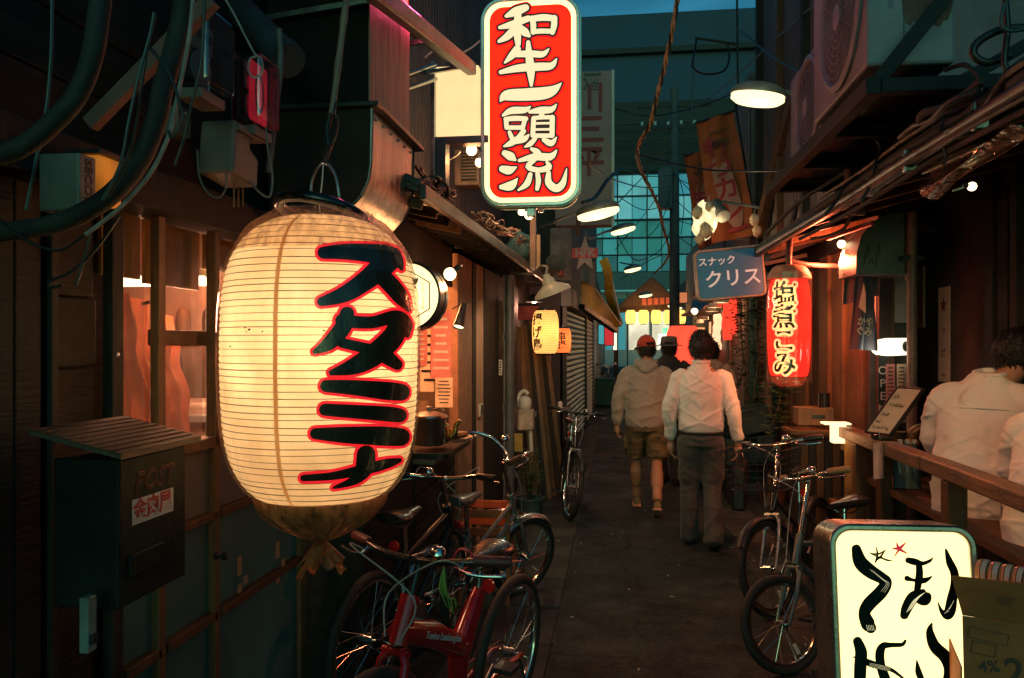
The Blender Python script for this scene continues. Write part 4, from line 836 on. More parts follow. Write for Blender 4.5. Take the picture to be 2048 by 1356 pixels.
# bulbs by the sign
def bulb(label, px, py, Y, r=.034, w=6, tail=None, hang=(0,0,1), aim_at=None):
    q = at(px, py, Y); t = thing('light_bulb', label, 'light bulb', q, 0, 'bare bulbs'); h = Vector(hang).normalized()
    MB().ball(q, r, 16).build('globe', bulb_warm, t, True); MB().tube([q+h*r*.8, q+h*(r*1.9)], r*.5, 10).build('socket', black_plastic, t, True)
    if tail: MB().tube(smooth_path([q+h*r*1.9]+[at(*p, Y) for p in tail]), .004, 6).build('lead', white_paint, t)
    if aim_at: spot('bulb_light', q-V(0,.0,r*1.6), aim_at, w, WARM, t, 115, r)
    else: lamp('bulb_light', q-V(0,.0,r*1.6), w, WARM, t, r)
    return t
bulb('round warm bulb under the cream side box', 943, 300, 5.1, .036, 5, [(915,310),(895,322)], (-1,0,.1))
bulb('pear-shaped bulb half hidden by the left edge of the tall sign', 959, 325, 5.2, .03, 3, None, (0,0,1))
bulb('larger bulb just under the tall red sign', 1058, 430, 6.2, .036, 6, None)
bulb('smaller bulb behind it under the tall red sign', 1043, 424, 6.6, .03, 3, None)
bulb('round bulb with black clamp beside the round sign', 900, 548, 4.15, .034, 16, [(925,530)], (.6,.2,.5))
# ================================================================ round sign
RY = 4.05; rc = at(816, 592, RY); rr = abs(at(816, 525, RY).z-rc.z)
rs = thing('round_sign', 'round cream sign with a hexagon emblem half behind the big lantern', 'sign', rc); RM = frame(rc, (1,0,0), (0,0,1))
RM = RM @ Matrix.Rotation(R(-6), 4, 'Y')
MB().lathe([(rr,-.13),(rr+.008,-.12),(rr+.008,-.075),(rr+.001,-.07),(rr+.001,-.062),(rr+.008,-.058),(rr+.008,.01),(rr-.004,.014),(rr-.006,.004)], 56, RM, caps=False).build('rim', black_metal, rs, True)
MB().prism(circ(rr-.006, 56), -.13, -.001, RM).build('face', paper('round_cream', (1.0,.86,.50), .95, .7, .04), rs)
hx = [((rr*.80)*math.cos(R(60*i+30)), (rr*.80)*math.sin(R(60*i+30))) for i in range(6)]; hi = [(x*.95, y*.95) for x, y in hx]
brown_ink = pm('emblem_brown', (.20,.09,.06), .5); MB().ring(hx, hi, 0, .0015, RM).build('hexagon_emblem', brown_ink, rs)
text('ホルモンやき屋', .024, pm('emblem_gold', (.62,.38,.12), .5), RM @ Matrix.Translation((rr*.47, 0, .001)), rs, 'lettering', .0, .0004, True, line=.86)
b = MB(); strokes(b, [[(-.02,.10,.012),(.03,.075,.02),(.055,.09,.004)],[(-.05,.02,.012),(.0,.03,.018),(.04,.045,.006)],[(-.04,-.04,.02),(.02,-.02,.02)],[(.0,.1,.012),(-.01,0,.014),(-.03,-.09,.012)]], lambda x, y, l: RM @ V(x, y, .001+l)); b.build('emblem_mark', brown_ink, rs)
lamp('tube_light', RM @ V(0,0,-.06), 2.0, YEL, rs, .05)
# spot lamp under the round sign
t = thing('spot_lamp', 'small black spot lamp shining down past the round sign', 'lamp', at(915, 640, 4.5)); a, c = at(927, 615, 4.55), at(917, 655, 4.5); d = (c-a).normalized()
M = frame(a, d.cross(V(0,1,0)).normalized(), V(0,1,0)) ; M = Matrix.Translation(a) @ d.to_track_quat('Z', 'Y').to_matrix().to_4x4(); L = (c-a).length
MB().lathe([(.018,-.02),(.022,0),(.026,.05),(.036,L),(.033,L),(.02,.05)], 20, M, caps=False).build('can', black_metal, t, True)
MB().lathe([(.001,0),(.03,0),(.03,.003),(.001,.006)], 20, M @ Matrix.Translation((0,0,L-.012))).build('lens', bulb_warm, t, True)
MB().tube(smooth_path([at(905,618,4.6), at(915,612,4.58), at(930,608,4.56), at(945,600,4.7)]), .004, 6).build('lead', black_plastic, t); spot('spot_light', c+d*.06+V(.08,-.02,0), (-1.15,5.9,.9), 110, (1,.34,.13), t, 90)
lamp('ceiling_light', (-1.6, 5.2, 2.1), 130, WARM, t, .1)
# ================================================================ counter things
t = thing('stock_pot', 'big dented aluminium pot on the grill shop counter', 'pot', (-1.2, 4.35, .97)); q = at(858, 800, 4.62); zc = .968
MB().lathe([(.001,0),(.085,0),(.095,.01),(.1,.16),(.104,.165),(.1,.17),(.092,.165),(.088,.02),(.001,.015)], 28, Matrix.Translation((q.x, 4.62, zc+.04)), caps=False).build('body', steel, t, True)
MB().lathe([(.11,0),(.106,.012),(.05,.03),(.014,.036),(.014,.05),(.02,.06),(.001,.066)], 28, Matrix.Translation((q.x, 4.62, zc+.205)), caps=False).build('lid', steel, t, True)
t = thing('brass_kettle', 'battered brass kettle with a long spout beside the pot', 'kettle', (-1.05, 4.75, .97)); q = at(880, 800, 4.72); brass = pm('brass', (.70,.42,.16), .25, 1.0, var=.3, bump=.15, bs=14, dirt=.3)
kc = V(q.x, 4.72, zc+.04)
MB().lathe([(.001,0),(.055,0),(.07,.02),(.072,.07),(.055,.11),(.03,.125),(.03,.13),(.012,.14),(.012,.15),(.018,.158),(.001,.165)], 24, Matrix.Translation(kc), caps=False).build('body', brass, t, True)
MB().tube(smooth_path([kc+V(.055,0,.03), kc+V(.09,0,.06), kc+V(.1,0,.11), kc+V(.125,0,.14)]), [.022-.0006*i for i in range(19)], 12).build('spout', brass, t, True)
MB().tube(smooth_path([kc+V(-.06,0,.1), kc+V(-.05,0,.19), kc+V(.02,0,.2), kc+V(.05,0,.12)]), .006, 8).build('handle', black_metal, t, True)
t = thing('serving_tray', 'black serving tray under the pot and kettle', 'tray', (-1.08, 4.7, .966)); MB().prism(rrect(.40,.7,.05), 0, .012, Matrix.Translation((-1.14, 4.68, .967))).build('base', black_plastic, t, bevel=.003); MB().ring(rrect(.42,.72,.06), rrect(.4,.7,.05), .0, .03, Matrix.Translation((-1.14, 4.68, .968))).build('rim', black_plastic, t)
t = thing('folded_towel', 'folded white towel at the end of the counter', 'towel', (-1.0, 5.35, .97)); 
for i in range(3): MB().box((-1.03+.005*i, 5.3, .972+.006+i*.011), (.15, .22, .01), .08*i).build('fold', pm('towel_cloth', (.6,.5,.4), .9, sheen=.3), t, bevel=.004)
# menu posters inside
poster = pm('poster_paper', (.62,.50,.36), .55, var=.3, vs=7, bump=.05, col2=(.75,.6,.42)); pink_p = pm('poster_pink', (.62,.22,.2), .5, var=.35, vs=9, bump=.05)
for i, (lb, px, py, w, h, m) in enumerate((('tall wooden-framed menu poster over the kettle', 862, 710, .18, .50, poster), ('red and cream menu poster right of the framed one', 882, 690, .14, .46, pink_p), ('small grey notice pasted below the menu posters', 888, 785, .12, .2, poster), ('pink price sheet behind the edge of the big lantern', 840, 690, .1, .28, pink_p))):
    q = at(px, py, 5.3-.02*i); t = thing('menu_poster', lb, 'poster', q, 0, 'posters in the grill shop')
    MB().box(q, (w, .004, h)).build('sheet', m, t); b = MB()
    for k in range(7): b.box(q+V(0,-.003,h*(.38-.12*k)), (w*random.uniform(.5,.8), .001, h*.035))
    b.build('lettering', ink if m is poster else lab, t)
    if i == 0: MB().box(q+V(-w/2-.01,0,0), (.02,.02,h+.04)).build('frame_edge', warm_wood, t)
# items on the pillars
t = thing('door_chime', 'small white switch box on the orange wall strip', 'switch', at(976, 818, 6.7)); q = atX(958, 820, XB+.006); MB().box(q+V(.012,0,0), (.02,.12,.1)).build('case', white_paint, t, bevel=.004); MB().box(q+V(.026,0,0), (.004,.05,.08)).build('button', black_plastic, t)
for i, (lb, px, r, m) in enumerate((('thick grey drain pipe at the corner of the grill shop', 1019, .045, pm('drain_grey', (.13,.15,.16), .45, var=.2, dirt=.4)), ('thin pale conduit beside the drain pipe', 1010, .018, pm('pale_pipe', (.35,.31,.27), .5, dirt=.4)))):
    q = at(px, 900, 7.35); t = thing('drain_pipe', lb, 'pipe', (q.x, 7.35, 0)); MB().tube([(q.x, 7.35, .0), (q.x, 7.35, 2.25)], r, 16).build('pipe', m, t, True)
    for z in (.35, 1.0, 1.65): MB().lathe([(r+.001,0),(r+.008,0),(r+.008,.05),(r+.001,.05)], 16, Matrix.Translation((q.x, 7.35, z)), caps=False).build('collar', m, t, True)
t = thing('wall_sticker', 'narrow white notice strip stuck beside the drain pipe', 'notice', at(1001, 735, 7.2)); q = at(1001, 735, 7.1); MB().box(q, (.03,.004,.14)).build('sheet', lab, t); b = MB()
for k in range(5): b.box(q+V(0,-.003,.05-.024*k), (.018,.001,.012))
b.build('lettering', ink, t)
# ================================================================ brush-painted light box on the ground, right front
BY = 2.42
bl, br = at(1668, 1330, BY), at(1950, 1330, BY); top = at(1805, 1046, BY+.02)
ab = thing('floor_light_sign', 'glowing cream floor sign with black brush writing and two small stars', 'sign', ((bl.x+br.x)/2, BY, 0))
w = abs(at(1953, 1080, BY).x-at(1653, 1080, BY).x)
BM = frame(V(lerp(at(1653,1080,BY).x, at(1953,1080,BY).x, .5), BY, top.z), (math.cos(R(3)), math.sin(R(3)), 0), (0, .13, 1)); hgt = 1.0
BMc = BM @ Matrix.Translation((0, -hgt/2, 0))
cop = pm('sign_frame_metal', (.50,.44,.38), .28, .9, var=.2, bump=.05, dirt=.2)
MB().ring(rrect(w, hgt, .06, 8), rrect(w-.04, hgt-.04, .045, 8), -.16, .010, BMc).build('frame', cop, ab, 40, bevel=.006)
MB().prism(rrect(w-.041, hgt-.041, .045, 8), -.01, .0, BMc).build('face', paper('floor_sign_cream', (1.0,.88,.50), .93, .5, .02), ab)
MB().prism(rrect(w-.02, hgt-.02, .05, 8), -.16, -.155, BMc).build('back_panel', cop, ab)
for s in (-1, 1): MB().box((0,0,0), (.05,.06,.2), 0, BMc @ Matrix.Translation((s*w*.35, -hgt/2-.03, -.08))).build('foot', black_metal, ab, bevel=.005)
BMi = BMc.inverted(); bo = BMc.translation; bn = BMc.to_3x3() @ V(0,0,1)
def board_put(x, y, lift):
    d = ray(1640+x*.233, 1040+y*.233); o = V(0,0,EYE); tt = (bo-o).dot(bn)/d.dot(bn); q = BMi @ (o+d*tt); return BMc @ V(q.x, q.y, .0015+lift)
brush = [[(310,250,42),(345,360,60),(430,440,60),(530,500,50),(565,540,52),(520,620,58),(420,720,58),(380,800,52),(410,890,62),(435,925,48)],
 [(755,345,26),(810,358,30),(880,372,18),(940,350,14),(968,322,4)],[(845,370,26),(852,450,32),(842,540,32),(828,620,26)],[(745,500,24),(800,515,14),(880,520,26),(935,500,14),(958,478,4)],[(880,620,30),(800,660,50),(745,750,48),(722,815,38)],[(885,640,20),(922,650,32),(900,690,44),(845,690,30),(822,680,12)],
 [(1078,255,10),(1110,360,32),(1150,450,36),(1155,560,40),(1130,680,46),(1115,770,50),(1090,815,42),(1040,780,18),(1008,700,4)],
 [(320,1040,40),(350,1130,52),(345,1240,54),(340,1370,52)],[(730,1035,12),(700,1068,18),(600,1072,22),(540,1080,32),(512,1140,40),(520,1250,40),(560,1370,46)],[(285,1175,6),(340,1185,14),(420,1225,30),(520,1260,26),(620,1290,16),(720,1365,10)],
 [(955,890,10),(940,960,34),(980,1080,50),(1070,1170,54),(1120,1270,62),(1110,1380,60)],[(828,1205,6),(842,1300,28),(870,1370,26)]]
dry = pm('brush_ink', (.008,.018,.015), .8, var=.35, vs=26, bump=.0, spec=.08)
strokes(MB(), brush, board_put, 0, .0, 6).build('brush_lettering', dry, ab)
wisp = [[(420+16*i, 420+6*i, 1.2),(520+10*i, 500+4*i, 2.0),(566+12*i, 545, 2.4),(520+16*i, 610+6*i, 1.2)] for i in range(3)] + [[(740+10*i, 790-8*i, 4),(790+12*i, 700-7*i, 5),(860+9*i, 640-5*i, 3)] for i in range(5)] + [[(395+14*i, 900, 3),(405+14*i, 945, 4)] for i in range(5)] + [[(1060+16*i, 800-14*i, 2),(1100+14*i, 780-30*i, 3)] for i in range(4)] + [[(420,1225+9*i,1.5),(540,1250+10*i,2.5),(600,1270+8*i,1.2)] for i in range(4)]
tag(strokes(MB(), [[(a_, b_, c_*.45) for a_, b_, c_ in st] for st in wisp], board_put, 0, .0016, 4).build('dry_brush_gap', em('floor_sign_gap', (1.0,.88,.50), .8, sample=False), ab), kind='stuff')
strokes(MB(), [[(425,285,4),(500,290,8),(560,255,3)],[(478,225,3),(490,290,9),(475,360,7)],[(470,355,5),(520,310,9),(560,252,3)],[(440,290,5),(520,325,7),(625,352,3)],[(520,320,9),(570,345,6),(605,352,2)]], board_put, 0, .0008, 4).build('black_star', dry, ab)
strokes(MB(), [[(622,243,5),(680,240,14),(738,190,3)],[(655,192,3),(675,245,14),(745,285,4)],[(738,190,3),(680,250,10),(635,312,3)],[(622,243,5),(690,255,9),(745,287,3)]], board_put, 0, .0008, 4).build('red_star', em('star_red', (.85,.03,.08), .55, sample=False), ab)
lamp('tube_light', BMc @ V(0,.2,-.08), 1.5, YEL, ab, .04)
# ================================================================ cardboard box in front of it
card = pm('cardboard', (.58,.15,.045), .8, var=.15, vs=4, bump=.25, bs=60, stretch=(1,1,6), dirt=.25)
cb = thing('cardboard_box', 'open cardboard box of clear bags in front of the floor sign', 'box', (1.25, 2.25, .3))
q = atX(1960, 1200, 1.12); CM = frame(at(1985, 1280, 2.16), (math.cos(R(-14)), math.sin(R(-14)), 0), (0,0,1))
def cq(px, py): d = ray(px, py); o = V(0,0,EYE); n_ = CM.to_3x3() @ V(0,0,1); tt = (CM.translation-o).dot(n_)/d.dot(n_); return CM.inverted() @ (o+d*tt)
c0, c1 = cq(1925, 1232), cq(2075, 1255); cbz = -.5
MB().prism([(c0.x, c0.y), (c0.x+.012, cbz), (c1.x+.1, cbz), (c1.x+.1, c1.y)], -.004, 0, CM).build('front_panel', card, cb)
f0, f1 = cq(1897, 1140), cq(2085, 1160)
MB().add([CM @ V(*p) for p in ((c0.x, c0.y+.002, .001), (c1.x+.1, c1.y+.002, .001), (f1.x+.1, f1.y, .055), (f0.x, f0.y, .055), (c0.x, c0.y+.002, -.003), (c1.x+.1, c1.y+.002, -.003), (f1.x+.1, f1.y, .051), (f0.x, f0.y, .051))], [(0,1,2,3),(7,6,5,4),(0,4,5,1),(1,5,6,2),(2,6,7,3),(3,7,4,0)]).build('flap', card, cb)
MB().prism([(0,0),(-.35,0),(-.35,.42),(0,.42)], 0, .004, frame(CM @ V(c0.x, cbz, -.004), (CM.to_3x3() @ V(0,0,1)), (0,0,1))).build('side_panel', card, cb)
MB().prism([(c0.x, c0.y-.04), (c0.x, cbz), (c1.x+.1, cbz), (c1.x+.1, c1.y-.04)], -.35, -.346, CM).build('back_panel', card, cb)
pr_ink = pm('box_print', (.09,.045,.03), .7)
CW = lambda px, py, l=.001: CM @ Matrix.Translation((cq(px, py).x, cq(px, py).y, l))
MB().ring(rrect(.09,.03,.001,1), rrect(.086,.026,.001,1), 0, .0006, CW(1976,1272) @ Matrix.Rotation(R(-8),4,'Z')).build('printed_frame', pr_ink, cb)
MB().ring(rrect(.055,.032,.001,1), rrect(.051,.028,.001,1), 0, .0006, CW(1967,1298) @ Matrix.Rotation(R(-8),4,'Z')).build('printed_frame', pr_ink, cb)
text('4%', .04, pr_ink, CW(1978,1334) @ Matrix.Rotation(R(8),4,'Z'), cb, 'printed_lettering', .02, .0005); text('2', .09, pr_ink, CW(2030,1345) @ Matrix.Rotation(R(8),4,'Z'), cb, 'printed_lettering', .02, .0005)
fm = CM @ Matrix.Translation((lerp(c0.x,c1.x,.55), lerp(c0.y,f0.y,.55), .036)); fm = fm @ Matrix.Rotation(R(-30), 4, 'X')
MB().ring(circ(.017,24), circ(.0155,24), 0, .001, fm).build('recycling_mark', pr_ink, cb); MB().ring(circ(.008,16), circ(.006,16), 0, .001, fm).build('recycling_mark', pr_ink, cb)
t = thing('plastic_cups', 'stack of clear and orange cup sleeves lying in the cardboard box', 'cups', at(1990, 1140, 2.3)); b0, b1 = at(1955, 1140, 2.32), at(2100, 1172, 2.22); d = (b1-b0)
for i in range(12):
    a = b0+d*(i/12); MB().tube([a, a+d*.07], [.028+.006*(i % 2), .034], 14).build('cup', pm('cup_clear', (.75,.55,.40), .15, var=.1, coat=.4) if i % 2 else pm('cup_orange', (.70,.25,.10), .3), t, True)
# ================================================================ rail and posts of the standing bar
rl = thing('bar_rail', 'worn wooden counter rail on square posts along the standing bar', 'rail', (1.5, 4.2, 0))
ra, rb = atX(1690, 856, 1.5), atX(2130, 1014, 1.5); ra.z = rb.z = 1.06
mid = lerp(ra, rb, .55)
MB().bar(ra+V(0,.0,-.035), mid+V(0,.003,-.035), .10, .07).build('handrail', rail_wood, rl, bevel=.008); MB().bar(mid+V(.004,-.003,-.033), rb+V(.0,0,-.033), .10, .07).build('handrail', rail_wood, rl, bevel=.008)
for px, ww, m in ((1908, .085, brown_wood), (1768, .07, brown_wood), (1722, .09, warm_wood)):
    y = atX(px, 900, 1.5).y; MB().box2((1.5-ww/2, y-ww/2, .06), (1.5+ww/2, y+ww/2, .988)).build('post', m, rl, bevel=.006)
MB().box2((1.49, atX(1722,900,1.5).y+.1, .3), (1.51, ra.y-.02, .98)).build('sign_board', pm('yellow_board', (.45,.24,.07), .6, var=.3, vs=5, dirt=.4), rl, bevel=.003)
MB().box2((1.47, ra.y-.05, .45), (1.53, ra.y+.5, .52)).build('low_beam', brown_wood, rl, bevel=.004)
MB().box2((1.52, 2.4, .75), (1.98, 5.2, .79)).build('inner_shelf', brown_wood, rl, bevel=.004)
# bottles and jars behind the rail
bt = pm('bottle_blue', (.10,.22,.24), .12, coat=.5, bump=0)
for i, (px, py) in enumerate(((1800, 960), (1815, 955), (1829, 962))):
    q = at(px, py, 4.75); t = thing('bottle', ('pale blue bottle under the rail, nearest the square post', 'pale blue bottle under the rail, middle one', 'pale blue bottle under the rail, nearest the leaning man')[i], 'bottle', (q.x, 4.75, .8), 0, 'bottles under the rail')
    MB().lathe([(.001,0),(.034,0),(.036,.01),(.036,.15),(.014,.2),(.013,.25),(.001,.25)], 16, Matrix.Translation((q.x, 4.75, .795))).build('body', bt, t, True); MB().lathe([(.015,0),(.015,.02),(.001,.022)], 12, Matrix.Translation((q.x, 4.75, 1.045)), caps=False).build('cap', white_paint, t, True)
t = thing('hanging_glove', 'clear plastic glove hanging from the rail', 'glove', atX(1762, 900, 1.45)); q = atX(1757, 880, 1.44)
MB().sheet(lambda u, v: q+V(.02*math.sin(u*6), (u-.5)*.11*(1-.3*v), -.2*v-.03*u), 8, 10, .002).build('glove', pm('glove_clear', (.55,.45,.38), .2, coat=.3), t, 80); MB().tube([q+V(0,0,.05), q+V(.01,0,0)], .003, 6).build('hook', steel, t)
# menu board leaning on the rail
mn = thing('menu_board', 'slanted white menu board with handwriting resting on the rail', 'menu board', atX(1760, 866, 1.5)); MP = [at(1733, 862, 4.75), at(1779, 868, 4.62), at(1833, 778, 4.62), at(1795, 776, 4.75)]
mx = (MP[1]-MP[0]); my = (MP[3]-MP[0]); mo = sum(MP, V(0,0,0))/4; MM = frame(mo, mx, my); mw, mh = mx.length, my.length
MMS = MM @ Matrix.Rotation(0, 4, 'Z'); ang = math.asin(max(-1, min(1, (MM.inverted().to_3x3() @ my.normalized()).x)))
SHE = Matrix.Identity(4); 
ux, uy = mx, my; mnorm = ux.cross(uy).normalized()
def mput(u, v, l=0): return MP[0]+ux*u+uy*v+mnorm*l
def quad_box(mb, u0, u1, v0, v1, l0, l1):
    P = [mput(a, b_, l) for l in (l0, l1) for a, b_ in ((u0,v0),(u1,v0),(u1,v1),(u0,v1))]; return mb.add(P, [(3,2,1,0),(4,5,6,7),(0,1,5,4),(1,2,6,5),(2,3,7,6),(3,0,4,7)])
quad_box(MB(), 0, 1, 0, 1, -.012, 0).build('board', pm('menu_white', (.66,.56,.42), .4, var=.08, bump=.03), mn, bevel=.004)
for u0, u1, v0, v1 in ((-.06, 0, -.03, 1.03), (1, 1.06, -.03, 1.03), (0, 1, -.03, 0), (0, 1, 1, 1.03)): quad_box(MB(), u0, u1, v0, v1, -.02, .006).build('frame_edge', black_metal, mn, bevel=.003)
b = MB(); S = []
for v, n_, h_ in ((.80,2,.10),(.62,4,.08),(.60,3,.1),(.40,3,.09),(.24,2,.07),(.10,6,.08)):
    for k in range(n_):
        cx = .12+.13*k+(.35 if n_ == 3 and v == .6 else 0)
        for z in range(4): S.append([(cx+random.uniform(0,.09), v+random.uniform(-h_/2,h_/2), .006), (cx+random.uniform(0,.09), v+random.uniform(-h_/2,h_/2), .008)])
strokes(b, S, lambda x, y, l: mput(x, y, .001+l), 0, 0, 2).build('handwriting', ink, mn)
# ashtray, wooden condiment box, pipes on the rail
t = thing('ashtray', 'small round steel ashtray on the rail under the menu board', 'ashtray', atX(1765, 872, 1.5)); q = atX(1764, 878, 1.5); MB().lathe([(.001,0),(.055,0),(.06,.008),(.064,.028),(.06,.03),(.052,.01),(.001,.006)], 24, Matrix.Translation((1.5, q.y, 1.062)), caps=False).build('bowl', steel, t, True); MB().tube([(1.47,q.y,1.09),(1.52,q.y+.03,1.085)], .004, 6).build('cigarette', white_paint, t)
t = thing('gas_pipe', 'brass-coloured elbow pipe with a valve behind the menu board', 'pipe', at(1830, 870, 5.0)); q = at(1822, 880, 5.05)
pb_ = pm('pipe_brass', (.42,.28,.14), .45, .6, var=.3, dirt=.4)
MB().tube(smooth_path([q+V(0,0,-.35), q+V(0,0,-.02), q+V(.02,0,.05), q+V(.08,0,.07), q+V(.13,0,.04), q+V(.16,0,-.1)]), .032, 14).build('elbow', pb_, t, True)
for z in (-.03, .02): MB().lathe([(.034,0),(.046,0),(.046,.028),(.034,.028)], 14, Matrix.Translation(q+V(0,0,z)), caps=False).build('flange', pb_, t, True)
t = thing('cup_tower', 'stack of small dark bowls beside the elbow pipe', 'bowls', at(1800, 870, 4.9)); q = at(1800, 868, 4.95)
for i in range(4): MB().lathe([(.02,0),(.038,.014),(.042,.03),(.038,.03),(.001,.01)], 16, Matrix.Translation((q.x, q.y, 1.0+.02*i)), caps=False).build('bowl', pm('bowl_brown', (.12,.09,.05), .3), t, True)
t = thing('condiment_box', 'wooden box with a hand slot on the ledge by the red lantern', 'box', at(1630, 835, 5.9)); q = at(1631, 833, 5.9)
wb = .245; MB().box(q, (wb,.02,.125)).build('front_panel', warm_wood, t, bevel=.003); MB().box(q+V(0,.16,0), (wb,.02,.125)).build('back_panel', warm_wood, t, bevel=.003)
for s in (-1, 1): MB().box(q+V(s*wb*.47,.08,0), (.02,.14,.12)).build('side_panel', warm_wood, t, bevel=.003)
MB().box(q+V(.02,-.0105,.0), (.09,.004,.026)).build('hand_slot', ink, t, bevel=.002)
t = thing('black_canister', 'black canister with a bright steel edge on the wooden box', 'canister', at(1645, 800, 5.98)); q = at(1648, 816, 5.98); MB().lathe([(.001,0),(.042,0),(.042,.11),(.001,.112)], 24, Matrix.Translation((q.x, q.y, q.z))).build('body', cap_m, t, True); MB().tube([q+V(-.041,-.01,.005), q+V(-.041,-.01,.105)], .004, 6).build('edge', chrome, t)
ldg = thing('wall_ledge', 'short wooden ledge on boards below the red lantern', 'ledge', at(1620, 860, 5.9)); q = at(1630, 860, 5.92); MB().box(q+V(.02,.05,-.01), (.42,.3,.03)).build('top', brown_wood, ldg, bevel=.004)
for i in range(7): MB().box((q.x-.14+.055*i, q.y-.04, q.z/2-.02), (.05,.02,q.z-.05)).build('plank', [dark_wood, brown_wood][i % 2], ldg, bevel=.003)
# glowing cube lamp at the rail end
t = thing('cube_lamp', 'small glowing white cube lamp at the end of the rail', 'lamp', at(1680, 870, 5.45)); q = at(1676, 866, 5.55); ce = em('cube_glow', (1,.80,.42), 1.6)
MB().box(q+V(.0,0,-.005), (.085,.085,.12)).build('shade', ce, t, bevel=.004); MB().box(q+V(-.015,0,.065), (.17,.12,.012)).build('lit_lid', ce, t, bevel=.003); MB().box(q+V(.07,.02,-.09), (.08,.1,.05)).build('shelf', warm_wood, t, bevel=.003); lamp('cube_light', q+V(-.1,-.1,0), 1.6, WARM, t, .05)
# ================================================================ wall items of the alcove
pinkw = pm('sign_strip_pale', (.62,.42,.32), .5, var=.12, bump=.03)
def strip(lb, px0, px1, py0, py1, body, star, size, X=XR):
    a, c = atX((px0+px1)/2, (py0+py1)/2, X-.012), None; ya, yb = atX(px1, 690, X).y, atX(px0, 690, X).y; zt, zb = atX((px0+px1)/2, py0, X).z, atX((px0+px1)/2, py1, X).z
    t = thing('sign_strip', lb, 'sign', (X, (ya+yb)/2, zb), 0, 'narrow sign strips on the alcove wall'); MB().box2((X-.012, ya, zb), (X-.002, yb, zt)).build('board', pinkw, t, bevel=.002)
    M = frame((X-.0125, (ya+yb)/2, (zt+zb)/2), (0,-1,0), (0,0,1)); text(body, size, red_ink if not star else pm('strip_ink', (.20,.02,.02), .5), M @ Matrix.Translation((0, -.05 if star else 0, .0005)), t, 'lettering', .02, .0004, True, line=.9 if not star else 1.1)
    if star:
        P = []
        for i in range(10): r_ = (.055, .022)[i % 2]; P.append((r_*math.sin(R(36*i)), r_*math.cos(R(36*i))))
        MB().prism(P, 0, .001, M @ Matrix.Translation((0, (zt-zb)/2-.12, .0005))).build('star', pm('strip_ink', (.20,.02,.02), .5), t)
strip('narrow red-lettered sign strip beside the downpipe', 1838, 1851, 534, 655, 'ストーブ使用中', False, .062)
strip('tall pale sign strip with a dark red star on the alcove wall', 1880, 1902, 574, 764, 'ホ ッ ピ ー', True, .07)
t = thing('downpipe', 'red-lit downpipe between the wooden front and the alcove', 'pipe', at(1826, 700, 5.3)); q = at(1824, 700, 5.2); pr_m = pm('downpipe_paint', (.30,.19,.16), .45, var=.3, dirt=.45)
MB().tube([(q.x, q.y, .0), (q.x, q.y, 2.42)], .03, 16).build('pipe', pr_m, t, True); MB().box((q.x, q.y, at(1826, 516, 5.2).z), (.13,.05,.03)).build('bracket', black_metal, t, bevel=.004); MB().tube([(q.x,q.y,2.0),(q.x,q.y,2.03)], .04, 16).build('collar', pr_m, t, True)
# vent hood
hd = thing('vent_hood', 'blue-grey metal vent hood with scribbled marks above the navy cloth', 'vent hood', at(1770, 500, 5.3)); hp = [(0,0),(-.36,0),(-.36,.12),(-.33,.24),(-.26,.33),(-.16,.38),(0,.38)]
hood_m = pm('hood_paint', (.13,.16,.17), .4, .3, var=.2, bump=.08, dirt=.35); q = at(1825, 546, 5.25)
b = MB(); HM = frame((q.x+.03, 5.25, q.z-.005), (1,0,0), (0,0,1)); b.prism(hp, -.42, 0, HM); b.build('shell', hood_m, hd, bevel=.006)
b = MB(); b.prism([(x*1.015, y*1.012) for x, y in hp], -.02, .006, HM); 
b.build('front_flange', hood_m, hd, bevel=.004)
strokes(MB(), [[(-.32,.06,.003),(-.31,.14,.003),(-.295,.17,.003),(-.30,.10,.003)],[(-.29,.07,.003),(-.27,.10,.003),(-.265,.06,.003)],[(-.25,.05,.003),(-.235,.19,.003),(-.225,.12,.003)]], lambda x, y, l: HM @ V(x, y, .0075+l), 0, 0, 4).build('scribble', ink, hd)
# navy cloth
nv = thing('navy_cloth', 'navy cloth banner with white lettering under the vent hood', 'cloth', at(1735, 560, 5.6)); navy = pm('navy_cloth', (.035,.05,.085), .85, var=.25, vs=5, bump=.3, bs=120, sheen=.3)
A, Bq, Cq, Dq = at(1712, 548, 5.45), at(1742, 548, 5.4), at(1703, 698, 5.5), at(1752, 702, 5.42)
def nfn(u, v): p_ = lerp(lerp(A, Bq, u), lerp(Cq, Dq, u), v); return p_+V(0, .035*math.sin(u*10+v*2)*(.4+v), 0)
MB().sheet(nfn, 20, 20, .003).build('cloth', navy, nv, 80)
nM = frame(nfn(.38, .70)+V(0,-.045,0), nfn(.6,.7)-nfn(.2,.7), nfn(.4,.5)-nfn(.4,.9)); text('かや\nぐみ', .062, pm('cloth_white', (.7,.58,.42), .7), nM, nv, 'lettering', .02, .0006)
MB().add([nfn(.18,.44)+V(0,-.04,0), nfn(.5,.52)+V(0,-.04,0), nfn(.45,.26)+V(0,-.045,0), nfn(.36,.12)+V(0,-.04,0)], [(0,1,2,3)]).build('white_mark', pm('cloth_white', (.7,.58,.42)), nv)
t = thing('grey_cloth', 'crumpled grey cloth hung behind the navy cloth', 'cloth', at(1750, 560, 5.5)); MB().sheet(lambda u, v: lerp(lerp(at(1690,545,5.6), at(1758,548,5.5), u), lerp(at(1685,610,5.6), at(1756,592,5.5), u), v)+V(0,.03*math.sin(u*17),0), 20, 8, .003).build('cloth', pm('grey_cloth', (.20,.18,.22), .85, var=.3, bump=.3), t, 80); MB().tube([at(1685,548,5.55), at(1762,546,5.5)], .006, 6).build('rod', steel, t)
